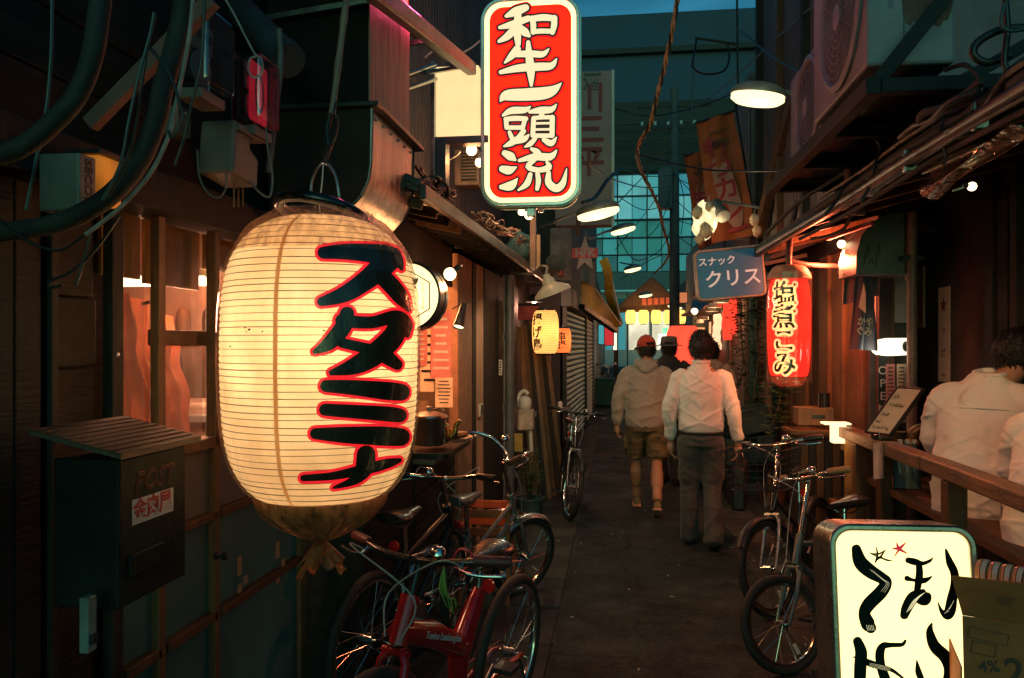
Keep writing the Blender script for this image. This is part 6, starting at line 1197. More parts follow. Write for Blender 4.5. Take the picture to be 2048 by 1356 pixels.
q = atZ(1058, 1030); plant('leafy plant in a teal pot in front of the leaning planks', (q.x, q.y, 0), .62, .14, .14, .17, potteal, 160, .06)
tang = pm('cable_tangle', (.30,.20,.17), .5, var=.5, vs=20)
for k, lb in enumerate(('tangle of brown cables lying on the eave by the duct', 'tangle of brown cables on the middle of the eave', 'tangle of brown cables at the end of the eave')):
    b = MB(); c0 = [at(845,350,4.0), at(960,440,5.2), at(1040,480,6.8)][k]; e0 = [at(905,400,4.6), at(1030,470,6.6), at(1075,505,7.6)][k]; t = thing('cable_tangle', lb, 'cables', c0, 0, 'cable tangles on the eave')
    for i in range(9):
        pts = [lerp(c0, e0, f)+V(random.uniform(-.05,.05), random.uniform(-.05,.05), random.uniform(-.04,.05)) for f in (0,.2,.4,.6,.8,1)]
        MB().tube(smooth_path(pts, 5), random.choice((.004,.006,.009)), 6).build('cable', random.choice((tang, cm, tang)), t, True)
t = thing('blue_net', 'bundle of pale blue netting stuffed under the sign post', 'netting', at(1040, 495, 6.9)); b = MB(); q = at(1038, 492, 6.95)
MB().grid(lambda u, v: q+V(.1*math.sin(math.pi*v)*math.cos(6.28*u)*(1+.4*noise.noise(V(u*6,v*5,0))), .08*math.sin(math.pi*v)*math.sin(6.28*u), .13*math.cos(math.pi*v)*(1+.3*noise.noise(V(u*5,v*5,9)))), 24, 16, True).build('bundle', pm('blue_netting', (.10,.30,.36), .5, var=.6, vs=30, bump=.8, bs=40), t, 50); MB().tube([q+V(-.1,-.02,0), q+V(0,-.09,.01), q+V(.1,-.02,0)], .006, 6).build('tie', white_paint, t)
t = thing('sign_post', 'pale square post rising behind the tall red sign', 'post', at(1065, 480, 6.9)); a, c = at(1066, 540, 6.9), at(1066, 400, 6.9); MB().bar(a, c, .05, .05).build('post', pm('post_paint', (.45,.33,.29), .5, dirt=.3), t, bevel=.004); MB().bar(at(1077,535,6.9), at(1077,470,6.9), .03, .03).build('side_rod', pm('rod_cream', (.55,.48,.3), .5), t)
t = thing('fan_unit', 'grey wall fan unit behind the left edge of the tall sign', 'fan unit', at(940, 335, 5.6)); q = at(938, 340, 5.7); MB().box(q, (.18,.2,.26)).build('case', pm('unit_brown', (.26,.17,.15), .5, dirt=.4), t, bevel=.01); MB().box(q+V(.02,-.104,.0), (.11,.01,.2)).build('grille', black_metal, t)
for i in range(8): MB().box(q+V(.02,-.112,-.08+.023*i), (.11,.006,.008)).build('slat', pm('unit_brown', (.26,.17,.15)), t)
# ================================================================ pink vertical sign, star sign, awning, white panel
t = thing('pink_vertical_sign', 'tall dusky pink sign with red characters behind the red sign', 'sign', at(1170, 300, 10.5)); a, c = at(1110, 452, 10.5), at(1224, 140, 10.5)
MB().box2((a.x, 10.5, a.z), (c.x, 10.75, c.z)).build('case', pm('pink_panel', (.42,.26,.27), .5, var=.12, vs=2, bump=.05, dirt=.2), t, bevel=.01); MB().box2((c.x-.004, 10.49, a.z-.02), (c.x+.03, 10.52, c.z)).build('edge', white_paint, t); M = frame(at(1182, 270, 10.49), (1,0,0), (0,0,1))
text('酒', .24, ink, frame(at(1184, 165, 10.485), (1,0,0), (0,0,1)), t, 'lettering', .02, .002); text('川三平', .42, pm('dull_red', (.28,.05,.05), .6), frame(at(1178, 262, 10.485), (1,0,0), (0,0,1)), t, 'lettering', .02, .002, True, line=1.0)
t = thing('star_sign', 'white star sign with red lettering hung under the pink sign', 'sign', at(1170, 505, 9.0)); P = []
for i in range(10): r_ = (.16, .07)[i % 2]; P.append((r_*math.sin(R(36*i)), r_*1.35*math.cos(R(36*i))))
M = frame(at(1170, 508, 9.0), (1,0,0), (0,0,1)); MB().prism(P, -.02, 0, M).build('star', pm('star_pink', (.45,.30,.30), .5), t, bevel=.003)
MB().prism(rrect(.29,.11,.01), .001, .004, M @ Matrix.Translation((0,.01,0))).build('red_band', pm('band_red', (.60,.03,.05), .5), t); text('HFK', .12, pm('star_pink', (.45,.30,.30)), M @ Matrix.Translation((0,.01,.0045)), t, 'lettering', .05, .001)
MB().tube(smooth_path([M @ V(0,.26,-.01), at(1180,478,9.0), at(1200,468,9.1), at(1226,460,9.3)]), .01, 8).build('arm', grey_paint, t, True); MB().box(M @ V(-.08,.32,-.05), (.05,.05,.2)).build('bracket', brown_wood, t)
t = thing('white_wall_panel', 'pale painted wall panel behind the enamel lamp', 'panel', at(1120, 480, 9.6)); a, c = at(1100, 560, 9.6), at(1142, 455, 9.6); MB().box2((a.x, 9.6, a.z), (c.x, 9.64, c.z)).build('board', pm('panel_pink', (.38,.28,.28), .6, dirt=.4), t, bevel=.004); MB().box(at(1122,546,9.55), (.06,.05,.08)).build('red_lamp', pm('red_lens', (.5,.03,.03), .2), t, bevel=.01)
t = thing('speaker_horn', 'small grey horn speaker behind the enamel lamp', 'speaker', at(1100, 540, 8.4)); a, c = at(1096, 560, 8.5), at(1112, 525, 8.3); MB().tube([a, lerp(a,c,.6), c], [.03,.06,.11], 18, caps=False).build('horn', grey_plastic, t, True); MB().ball(a, .04, 10).build('driver', black_plastic, t, True)
ylw = pm('awning_yellow', (.48,.36,.03), .55, var=.35, vs=3, bump=.2, bs=20, dirt=.4)
aw = thing('yellow_awning', 'torn yellow cloth awning folded over the shutters', 'awning', at(1200, 570, 12.5))
a1, a2, a3, a4 = at(1163,540,12.2), at(1243,652,13.6), at(1163,606,12.2), at(1232,655,13.6)
MB().sheet(lambda u, v: lerp(lerp(a1, a2, u), lerp(a3, a4, u), v)+V(0,-.05*math.sin(u*12+v*2)*(1-u),0), 16, 10, .006).build('front_cloth', ylw, aw, 70)
b1, b2, b3, b4 = at(1198,522,13.0), at(1214,515,13.2), at(1225,640,13.9), at(1243,648,13.7)
MB().sheet(lambda u, v: lerp(lerp(b1, b2, u), lerp(b3, b4, u), v)+V(.03*math.sin(v*8),0,0), 6, 14, .006).build('side_cloth', ylw, aw, 70)
MB().tube([a1, a2], .016, 8).build('edge_bar', white_paint, aw); MB().tube([b2, b4], .016, 8).build('edge_bar', white_paint, aw); MB().bar(a3+V(0,.1,-.05), a4+V(0,.1,-.05), .1, .08).build('under_frame', black_metal, aw)
t = thing('tarpaulin', 'grey-green folded tarpaulin above the yellow awning', 'tarpaulin', at(1178, 540, 12)); MB().sheet(lambda u, v: lerp(lerp(at(1166,528,12.1), at(1190,520,12.4), u), lerp(at(1160,560,12.0), at(1190,575,12.4), u), v)+V(0,.03*math.sin(u*8),0), 8, 8, .006).build('sheet', pm('tarp_teal', (.16,.24,.22), .5, var=.3, bump=.2), t, 70); MB().tube([at(1166,528,12.05), at(1190,520,12.35)], .012, 6).build('rod', black_metal, t)
# green bin and clutter far left
bn = thing('green_bin', 'green plastic rubbish bin by the far left wall', 'bin', atZ(1207, 812)); q = atZ(1207, 812); bg_ = pm('bin_green', (.035,.16,.12), .45, var=.2, dirt=.3)
MB().add([(q.x+sx*w_, q.y+sy*d_, z) for z, w_, d_ in ((.02,.24,.22),(.68,.3,.27)) for sx, sy in ((-1,-1),(1,-1),(1,1),(-1,1))], [(3,2,1,0),(4,5,6,7),(0,1,5,4),(1,2,6,5),(2,3,7,6),(3,0,4,7)]).build('body', bg_, bn, bevel=.03); MB().prism(rrect(.64,.58,.05), 0, .05, Matrix.Translation((q.x,q.y,.685))).build('lid', bg_, bn, bevel=.015)
# ================================================================ right middle: crates, plants, ivy
crm_ = pm('crate_teal', (.028,.075,.08), .45, var=.2, bump=.1, dirt=.3)
def crate(lb, c, w_, d_, h_, rz, tilt):
    t = thing('plastic_crate', lb, 'crate', c, 0, 'teal crates by the plants'); M = Matrix.Translation(Vector(c)) @ Matrix.Rotation(rz, 4, 'Z') @ Matrix.Rotation(tilt, 4, 'Y'); th = .012
    MB().box((0,0,th/2), (w_,d_,th), 0, M).build('base', crm_, t)
    for s in (-1, 1):
        MB().box((s*(w_/2-th/2),0,h_/2), (th,d_,h_), 0, M).build('end_panel', crm_, t, bevel=.003)
        b = MB(); y = s*(d_/2-th/2); b.box((0,y,h_*.34), (w_-2*th-.002,th,h_*.66), 0, M); b.box((0,y,h_*.94), (w_-2*th-.002,th,h_*.12), 0, M)
        for e in (-1, 1): b.box((e*w_*.32,y,h_*.775), (w_*.33,th,h_*.21), 0, M)
        b.build('side_panel', crm_, t)
    MB().ring(rrect(w_+.02, d_+.02, .012, 2), rrect(w_-.002, d_-.002, .01, 2), h_-.02, h_, M).build('rim', crm_, t)
q = at(1498, 860, 8.2); crate('upper teal plastic crate tilted with a hand hole', (q.x, q.y, q.z-.02), .40, .3, .24, R(8), R(-14)); q = at(1497, 890, 8.2); crate('lower teal plastic crate under the tilted one', (q.x, q.y, q.z-.16), .46, .34, .26, R(4), R(-6))
t = thing('wooden_stool', 'dark wooden stool under the teal crates', 'stool', at(1500, 960, 8.25)); q = at(1500, 930, 8.25); MB().box((q.x, 8.3, .47), (.5,.36,.04)).build('seat', brown_wood, t, bevel=.006)
for sx in (-.21,.21):
    for sy in (-.14,.14): MB().box((q.x+sx, 8.3+sy, .225), (.04,.04,.45)).build('leg', dark_wood, t)
q = atZ(1545, 1005); plant('flowering plant with pink blossoms beside the basket bicycle', (q.x, q.y, 0), .66, .26, .15, .2, potbrown, 330, .075, 12, 5)
q = atZ(1585, 960); plant('tall bushy plant below the red lantern', (q.x, q.y, 0), 1.25, .2, .17, .25, potbrown, 380, .085, 12, 1)
q = atZ(1512, 985); plant('low plant with a red flower by the briefcase', (q.x, q.y, 0), .42, .2, .13, .16, potbrown, 150, .06, 8, 2)
def vine(lb, pts, Y, n, sp=.07):
    P = smooth_path([at(x, y, Y) for x, y in pts], 10); t = thing('climbing_vine', lb, 'vine', P[-1], 0, 'vines on the right wall'); MB().tube(P, .008, 6).build('stem', pm('stem', (.09,.07,.03)), t); b = MB()
    leaves(b, [random.choice(P)+V(random.uniform(-sp,sp), random.uniform(-sp,sp), random.uniform(-sp,sp)) for _ in range(n)], .075); tag(b.build('foliage', leafd, t), kind='stuff')
vine('climbing vine on the post left of the wooden shop', [(1483,605),(1482,660),(1486,720),(1480,770)], 9.0, 260, .1); vine('second climbing vine near the red lantern', [(1513,600),(1512,660),(1516,720),(1508,790),(1510,815)], 8.6, 240, .08); vine('small vine hanging over the bushy plant', [(1545,770),(1560,785),(1555,820),(1545,850)], 7.0, 160, .08)
for i, (lb, px, w_, Y, m) in enumerate((('orange-lit square post between the vines', 1497, .05, 8.9, warm_wood), ('teal painted post beside the second vine', 1507, .09, 8.8, teal_ply), ('slim wooden post right of the vines', 1538, .05, 8.2, warm_wood))):
    q = at(px, 800, Y); t = thing('door_post', lb, 'post', (q.x, Y, 0)); MB().box((q.x, Y, 1.15), (w_, w_, 2.3)).build('post', m, t, bevel=.004); MB().box((q.x, Y, .05), (w_+.03, w_+.03, .1)).build('foot', concrete, t, bevel=.004)
# hanging red and white streamers and round downlights under the right canopy
for i, (lb, px, py0, py1, Y, m) in enumerate((('long white paper lantern strip under the far right canopy', 1434, 628, 700, 11.5, paper('strip_white', (1,.72,.48), .8, .5)), ('long red paper streamer under the far right canopy', 1454, 600, 680, 10.5, paper('strip_red', (1,.10,.05), .7, .5)), ('short red streamer behind the long one', 1463, 598, 668, 10.2, paper('strip_red', (1,.10,.05))))):
    a, c = at(px, py0, Y), at(px, py1, Y); t = thing('paper_streamer', lb, 'streamer', a); MB().tube([lerp(a,c,f/8)+V(.01*math.sin(f),0,0) for f in range(9)], [.05+.012*(f % 2) for f in range(9)], 12).build('body', m, t, True); MB().tube([a, a+V(0,0,.1)], .006, 6).build('cord', black_plastic, t)
dl_e = em('downlight_glow', (1,.75,.40), 6.0, sample=False)
for i, (px, py, Y) in enumerate(((1443,604,9.6), (1430,614,10.6), (1424,622,11.6), (1406,638,14), (1398,645,15.5))):
    q = at(px, py, Y); t = thing('downlight', ('nearest round downlight under the blue sign', 'second round downlight under the blue sign', 'third round downlight, above the dark hair', 'fourth round downlight, small and far', 'farthest round downlight near the flood lamp')[i], 'downlight', q, 0, 'downlights under the far right canopy'); MB().lathe([(.001,-.004),(.07,-.004),(.07,0),(.001,0)], 20, Matrix.Translation(q)).build('lens', dl_e, t, True); MB().lathe([(.075,-.01),(.09,-.008),(.09,.05),(.075,.05)], 20, Matrix.Translation(q), caps=False).build('ring', white_paint, t, True)
    if i < 4: lamp('lamp_light', q-V(.02,0,.08), 5, WARM, t, .05)
t = thing('flood_lamp', 'tilted flood lamp under the blue sign', 'lamp', at(1397, 625, 14)); MB().add([at(1384,600,14), at(1417,605,14), at(1386,636,13.8), at(1382,622,13.9), at(1384,600,14.2), at(1417,605,14.2), at(1386,636,14.0), at(1382,622,14.1)], [(0,1,2,3),(7,6,5,4),(0,4,5,1),(1,5,6,2),(2,6,7,3),(3,7,4,0)]).build('reflector', steel, t); MB().ball(at(1389,622,13.85), (.06,.03,.05), 12).build('globe', bulb_warm, t, True)
# big red lantern behind the men, cream lantern banner
q = at(1366, 690, 13.0); t, rr_ = paper_lantern('round_red_lantern', 'large glowing red lantern half hidden behind the two men', 'lantern', q, .27, .62, .17, paper('hot_red_paper', (1,.13,.07), .85, .8), ribs=20, watt=5, col=(1,.35,.2))
# cluster of lit paper decorations under the banners
for i, (px, py, r_) in enumerate(((1395,425,.05),(1412,462,.06),(1400,478,.045),(1510,440,.05),(1514,462,.045),(1418,412,.04))):
    q = at(px, py, 8.0); t = thing('paper_decoration', ('crumpled lit paper ball at the top left of the banner lamp', 'largest crumpled paper ball below the banner lamp', 'lowest crumpled paper ball on the left of the banners', 'upper paper flower right of the banners', 'lower paper flower right of the banners', 'small paper ball nearest the spot lamp can')[i], 'decoration', q, 0, 'paper decorations under the banners')
    MB().grid(lambda u, v: q+V(r_*math.sin(math.pi*v)*math.cos(6.283*u)*(1+.5*noise.noise(V(u*7,v*6,i))), r_*math.sin(math.pi*v)*math.sin(6.283*u), r_*1.2*math.cos(math.pi*v)*(1+.4*noise.noise(V(u*5,v*6,i+5)))), 18, 12, True).build('paper', pm('deco_paper', (.72,.55,.36), .7, var=.3, bump=.6, bs=30), t, 50); MB().tube([q, q+V(.0,.02,.1)], .004, 5).build('string', white_paint, t)
# ================================================================ gable roof with a row of yellow lanterns
GY = 24.5
gb = thing('gable_gate', 'small tiled gable roof over the alley with a row of lanterns', 'gate', at(1300, 600, GY)); ap = at(1304, 556, GY); el_, er = at(1232, 618, GY), at(1366, 612, GY); rf_m = pm('gable_tile', (.16,.08,.055), .55, var=.35, vs=4, bump=.2, dirt=.3)
for s, e in ((-1, el_), (1, er)):
    for k in range(8):
        p0, p1 = lerp(ap, e, k/8), lerp(ap, e, (k+1.06)/8); MB().add([p0+V(0,0,.03), p1+V(0,0,.06), p1+V(0,1.6,.06), p0+V(0,1.6,.03), p0, p1, p1+V(0,1.6,0), p0+V(0,1.6,0)], [(0,1,2,3),(7,6,5,4),(0,4,5,1),(1,5,6,2),(2,6,7,3),(3,7,4,0)]).build('roof_board', rf_m, gb)
MB().add([ap, el_, er, ap+V(0,.06,0), el_+V(0,.06,0), er+V(0,.06,0)], [(0,1,2),(5,4,3),(0,3,4,1),(1,4,5,2),(2,5,3,0)]).build('gable_board', pm('gable_board', (.22,.11,.06), .6, var=.3), gb); MB().bar(el_-V(0,.02,.06), er-V(0,.02,.06), .1, .12).build('tie_beam', brown_wood, gb)
for i in range(5): q = lerp(el_, er, .42+.09*i)+V(0,-.03,.06+.12); MB().box(q, (.13,.02,.2)).build('red_plaque', em('plaque_red', (1,.16,.05), .35), gb)
lamp('lantern_fill', lerp(el_, er, .5)+V(0,-.5,-.1), 16, (1,.5,.2), gb, .2)  # added lamp, stands in for the lantern row lighting the gable
for s in (el_, er): MB().box((s.x, GY+.8, s.z/2-.1), (.14,.14,s.z-.2)).build('post', brown_wood, gb)
yl = paper('far_yellow_paper', (1,.70,.20), 1.0, .8); proto = None
for i, px in enumerate((1261.5, 1287, 1312.5, 1337, 1361)):
    q = at(px, 634, GY-.4); lb = ('first yellow lantern from the left under the gable roof', 'second yellow lantern under the gable roof', 'middle yellow lantern under the gable roof', 'fourth yellow lantern, left of the utility pole', 'last yellow lantern, right of the utility pole')[i]
    t, _ = paper_lantern('yellow_lantern', lb, 'lantern', q, .155, .42, .09, yl, 'yellow lanterns under the gable', ribs=8, watt=3, col=(1,.7,.3), n=20)
    MB().tube([q+V(0,0,.29), V(q.x, q.y, el_.z-.1)], .012, 6).build('cord', black_plastic, t)
# ================================================================ utility pole, wires, twisted cable
pl = thing('utility_pole', 'dark utility pole with a transformer box in the middle distance', 'utility pole', (at(1349, 690, 19).x, 19, 0)); x = at(1349, 690, 19).x
MB().tube([(x,19,0),(x,19,7.6)], [.13,.10], 16).build('shaft', pm('pole_concrete', (.09,.095,.09), .7, var=.2, bump=.1), pl, True); zq = at(1332, 380, 19).z
MB().box((x-.22, 18.9, zq), (.32,.3,.95)).build('transformer', pm('transformer_grey', (.06,.075,.08), .5), pl, bevel=.02)
for z in (6.1, 6.7, 7.2): MB().box((x, 18.95, z), (1.7,.08,.08)).build('cross_arm', dark_f, pl)
for i in range(6): MB().lathe([(.02,0),(.04,.03),(.03,.06),(.04,.09),(.001,.11)], 10, Matrix.Translation((x-.75+.3*i, 18.95, 6.74))).build('insulator', white_paint, pl, True)
wires = [('dark wire from the pole to the upper right wall', [(1345,345),(1390,390),(1460,440),(1520,462)], [19,15,11,8.5]), ('wire sagging from the pole toward the left sign', [(1340,300),(1280,360),(1220,420),(1180,430)], [19,16,12,10]), ('wire drooping across the alley in front of the banners', [(1280,310),(1340,325),(1420,340),(1520,342),(1600,338),(1625,330)], [9,8.5,8,7.2,6.5,6.2]), ('long thin wire slanting up to the right', [(1285,265),(1360,230),(1440,180),(1560,70),(1640,0)], [14,12,10,7.5,6]), ('wire hanging left of the pole', [(1345,360),(1330,425),(1300,470),(1262,475),(1250,470)], [19,18,16,14,13.4]), ('wire from the pole low to the right', [(1352,400),(1385,430),(1440,470),(1500,480)], [19,15,11,8]), ('upper wire from pole to the far left', [(1345,260),(1300,285),(1240,300),(1200,320)], [19,18,17,16]), ('wire over the far station front', [(1230,500),(1280,440),(1310,400)], [20,20,20]), ('bottom wire fanning right of the pole', [(1352,440),(1400,455),(1450,480)], [19,15,11])]
for lb, pts, Y in wires: hose('wire', lb, 'wire', pts, Y, .009, cm, 6, 6)
hose('wire_bundle', 'short black wire bundle strung above the street lamp to the sign', 'wire', [(1240,338),(1215,360),(1190,395),(1165,405)], [9.5,9,8.5,8], .02, cm, 8, 6)
tw = pm('twisted_cable', (.30,.15,.10), .5, var=.6, vs=25, bump=.3)
b = thing('twisted_cable', 'thick twisted red-brown cable dropping from the top of the frame', 'cable', at(1275, 300, 6.5)); core = smooth_path([at(x_, y_, yy) for x_, y_, yy in ((1358,-20,5.5),(1345,60,5.6),(1330,130,5.8),(1315,190,6),(1300,250,6.2),(1276,295,6.5),(1282,340,7),(1305,385,7.6),(1320,420,8.5),(1325,450,9.5),(1338,500,11),(1330,525,13),(1308,548,15))], 8)
for k in range(3):
    P = [p_+V(.011*math.cos(i*.8+k*2.1), .0, .011*math.sin(i*.8+k*2.1)) for i, p_ in enumerate(core)]; MB().tube(P, .0085, 7).build('strand', [tw, cm, tw][k], b, True)
for f in (18, 30, 44, 60): q = core[f]; MB().tube([q+V(-.02,0,0), q+V(.0,-.02,.01), q+V(.02,0,0)], .004, 5).build('tie', black_plastic, b)
t = thing('antenna_bracket', 'thin bracket with a hanging cable loop against the blue sky', 'bracket', at(1430, 110, 9)); MB().tube([at(1390,76,9), at(1472,88,9)], .014, 8).build('bar', dark_f, t); MB().tube(smooth_path([at(1393,78,9), at(1388,110,9), at(1386,135,9), at(1410,148,9), at(1445,143,9), at(1458,120,9), at(1455,88,9)]), .012, 8).build('loop', cm, t, True); MB().tube([at(1474,0,9), at(1476,200,9)], .012, 6).build('stay', dark_f, t); MB().tube([at(1388,118,9), at(1382,250,9)], .01, 6).build('tail', ct, t)
q = at(797, 4, 3.6); t = thing('red_globe_lamp', 'red glass globe lamp at the top edge by the gutter', 'lamp', q); MB().ball(q, .045, 16).build('globe', em('red_globe', (1,.10,.04), .5, var=.6, vs=30), t, True); MB().lathe([(.03,0),(.03,.05),(.001,.05)], 12, Matrix.Translation(q+V(0,0,.035))).build('cap', black_metal, t, True); lamp('globe_light', q+V(.12,-.05,-.03), 34, (1,.09,.20), t, .05)
# ================================================================ bicycles (x forward from the rear hub, z up)
bike_black = pm('bike_black', (.015,.016,.018), .25, var=.2, bump=.03, coat=.4); bike_red = pm('bike_red', (.38,.010,.013), .22, var=.12, bump=.02, coat=.6); bike_teal = pm('bike_grey_teal', (.12,.17,.17), .35, .5, var=.15, bump=.03, coat=.3)
bike_silver = pm('bike_silver', (.50,.52,.52), .25, .8, var=.1, bump=.02); tan_grip = pm('tan_grip', (.36,.20,.10), .6, var=.2, bump=.2, bs=90); saddle_m = pm('saddle_leather', (.02,.018,.017), .28, var=.2, bump=.1, coat=.2)
refl = pm('reflector_amber', (.7,.16,.02), .15, coat=.5, bump=0); cab_g = pm('brake_cable', (.28,.30,.30), .35, var=.2, bump=0)
def wheel(t, c, r, tyre=.022, steer=Matrix(), nsp=28):
    M = Matrix.Translation(Vector(c)) @ steer; n = 48
    def circle(rad, y=0): return [M @ V(rad*math.cos(2*math.pi*i/n), y, rad*math.sin(2*math.pi*i/n)) for i in range(n)]
    w = MB().tube(circle(r-tyre), tyre, 10, closed=True).build('wheel', rubber, t, True, local=True)
    b = MB(); vs_ = []; fs = []; pr = [(-.014, -.002), (-.012, -.014), (0, -.018), (.012, -.014), (.014, -.002)]
    for y, o in pr: vs_ += circle(r-2*tyre+.006+o, y)
    for k in range(4):
        for i in range(n): fs.append((k*n+i, k*n+(i+1) % n, (k+1)*n+(i+1) % n, (k+1)*n+i))
    b.add(vs_, fs); b.build('rim', chrome, w, True, local=True)
    MB().tube([M @ V(0,-.045,0), M @ V(0,-.03,0), M @ V(0,-.029,0), M @ V(0,.029,0), M @ V(0,.03,0), M @ V(0,.045,0)], [.008,.008,.02,.02,.008,.008], 12).build('hub', chrome, w, True, local=True)
    b = MB()
    for i in range(nsp):
        a = 2*math.pi*i/nsp; s = 1 if i % 2 else -1; o = .35*(1 if (i//2) % 2 else -1)
        b.tube([M @ V(.018*math.cos(a+o*3), s*.026, .018*math.sin(a+o*3)), M @ V((r-2*tyre-.006)*math.cos(a), 0, (r-2*tyre-.006)*math.sin(a))], .0011, 4)
    tag(b.build('spokes', chrome, w, local=True), kind='stuff')
    a = R(250); MB().box((0,0,0), (.05,.008,.02), 0, M @ Matrix.Translation(((r-2*tyre-.06)*math.cos(a), .01, (r-2*tyre-.06)*math.sin(a))) @ Matrix.Rotation(-a, 4, 'Y')).build('spoke_reflector', white_paint, w, local=True)
    return w
def bicycle(label, loc, rz, r=.33, wb=1.02, frame_m=bike_black, style='diamond', bar='flat', bar_h=.98, seat_h=.86, grips=black_plastic, fender=None, steer=0, lean=0, basket=False, saddle_mat=None, bell=True, lamp_=False, barw=.29, simple=False):
    t = thing('bicycle', label, 'bicycle', (0,0,0), 0, 'bicycles parked in the alley'); bb = V(wb*.42, 0, r*.92 if r > .28 else .27)
    ht, hb = V(wb-.20, 0, max(r*2+.16, .62)), V(wb-.145, 0, max(r*2+.04, .48)); ax = (ht-hb).normalized(); st = V(wb*.42-.09-.10*(seat_h-.6), 0, seat_h-.12); fh = V(wb, 0, r); rh = V(0, 0, r)
    S = Matrix.Translation(hb) @ Matrix.Rotation(steer, 4, ax) @ Matrix.Translation(-hb)
    wheel(t, rh, r); wheel(t, fh, r, steer=Matrix()) if not steer else wheel(t, S @ fh, r, steer=Matrix.Rotation(steer, 4, ax).to_3x3().to_4x4())
    sb_ = lerp(bb, st, .82)
    if style == 'Y':
        jn = V(wb*.46, 0, bb.z+.22)
        MB().tube([hb+V(-.0,0,.03), lerp(hb, jn, .5)+V(0,0,.035), jn], [.038,.046,.042], 14).build('frame', frame_m, t, True, local=True); fr = t.children[-1]
        MB().tube([jn+V(0,0,-.02), lerp(jn, st, .6), st], [.045,.036,.026], 14).build('seat_mast', frame_m, fr, True, local=True); MB().tube([jn+V(0,0,.02), bb+V(.02,0,0)], [.044,.03], 14).build('lower_tube', frame_m, fr, True, local=True)
        for s in (-1, 1): MB().tube([bb+V(0,s*.03,.02), rh+V(.05,s*.06,.01), rh+V(0,s*.055,0)], .012, 8).build('chain_stay', frame_m, fr, True, local=True)
    else:
        MB().tube([hb, lerp(hb, bb, .5), bb], .017 if r > .3 else .019, 12).build('frame', frame_m, t, True, local=True); fr = t.children[-1]
        tt = (lerp(hb, ht, .7), lerp(bb, st, .78)) if style == 'diamond' else (lerp(hb, ht, .6), lerp(bb, st, .38))
        MB().tube(tt, .014, 12).build('top_tube', frame_m, fr, True, local=True); MB().tube([bb, lerp(bb, st, .86)], .016, 12).build('seat_tube', frame_m, fr, True, local=True)
        for s in (-1, 1): MB().tube([bb+V(0,s*.02,0), rh+V(.06,s*.05,0), rh+V(0,s*.055,0)], .009, 8).build('chain_stay', frame_m, fr, True, local=True); MB().tube([lerp(bb, st, .76)+V(0,s*.012,0), rh+V(0,s*.055,0)], .007, 8).build('seat_stay', frame_m, fr, True, local=True)
    MB().tube([hb-ax*.01, ht+ax*.01], .021 if style != 'Y' else .032, 14).build('head_tube', frame_m, t, True, local=True)
    fk = MB()
    for s in (-1, 1): fk.tube([S @ p_ for p_ in (hb-ax*.02+V(0,s*.02,0), hb-ax*.06+V(0,s*.048,0), lerp(hb, fh, .55)+V(-.01,s*.052,0), fh+V(0,s*.052,0))], [.014,.014,.011,.008], 10)
    fk.tube([S @ (hb-ax*.03+V(0,-.05,0)), S @ (hb-ax*.03+V(0,.05,0))], .014, 10); fk.build('fork', frame_m if not fender else bike_silver, t, True, local=True)
    top = ht+ax*max(.02, (bar_h-.02-ht.z)/ax.z); MB().tube([S @ ht, S @ top], .0125, 12).build('stem', chrome if style != 'Y' else bike_black, t, True, local=True); fw = V(1,0,0); cz = V(0,0,1)
    bar_m = {'flat': bike_black, 'silver': chrome, 'swan': chrome}[bar]
    for s in (-1,): pass
    if bar == 'swan': hp_ = [top+V(.05,0,0), top+V(.07,.06,.03), top+V(.03,.16,.10), top+V(-.06,.24,.12), top+V(-.2,.27,.09)]
    else: hp_ = [top+V(.04,0,0), top+V(.045,.1,.005), top+V(.03,barw*.6,.015), top+V(-.01,barw*.85,.02), top+V(-.03,barw,.02)]
    P = [V(p_.x,-p_.y,p_.z) for p_ in hp_[::-1]]+hp_[1:]; P = smooth_path(P, 4); hbar = MB().tube([S @ p_ for p_ in P], .0115, 10).build('handlebar', bar_m, t, True, local=True)
    MB().tube([S @ top, S @ (top+V(.05,0,0))], .016, 10).build('stem_clamp', bar_m, hbar, True, local=True)
    for s in (-1, 1):
        e0, e1 = hp_[-1], hp_[-2]; d = (e0-e1).normalized(); m_ = lambda p_: S @ V(p_.x, s*p_.y, p_.z)
        MB().tube([m_(e0-d*.10), m_(e0-d*.09), m_(e0+d*.012), m_(e0+d*.018)], [.0155,.0175,.0175,.014], 12).build('grip', grips, hbar, True, local=True)
        MB().tube(smooth_path([m_(e0-d*.12), m_(e0-d*.115+V(.045,0,-.02)), m_(e0-d*.05+V(.06,0,-.03)), m_(e0+d*.03+V(.055,0,-.03))], 4), .0055, 8).build('brake_lever', chrome, hbar, True, local=True)
        MB().tube(smooth_path([m_(e0-d*.115+V(.03,0,-.015)), m_(lerp(e0, top, .45)+V(.16,0,.03)), S @ (top+V(.10, -s*.05, -.10)), S @ (hb+V(.03, -s*.03, .02))], 6), .0028, 6).build('brake_cable', cab_g, hbar, True, local=True)
    if bell:
        q = S @ V(hp_[1].x, hp_[2].y*.55, hp_[2].z+.018); MB().lathe([(.001,.024),(.016,.022),(.025,.012),(.027,0),(.024,-.004),(.008,-.014)], 16, Matrix.Translation(q), caps=False).build('bell', chrome, hbar, True, local=True)
    sm = saddle_mat or saddle_m; sc = st+V(-.02,0,.12); vs_ = []; secs = [(-.13,.070,.028),(-.10,.085,.034),(-.03,.075,.032),(.05,.036,.026),(.12,.024,.022),(.15,.018,.016)]; fs = []; n = 14
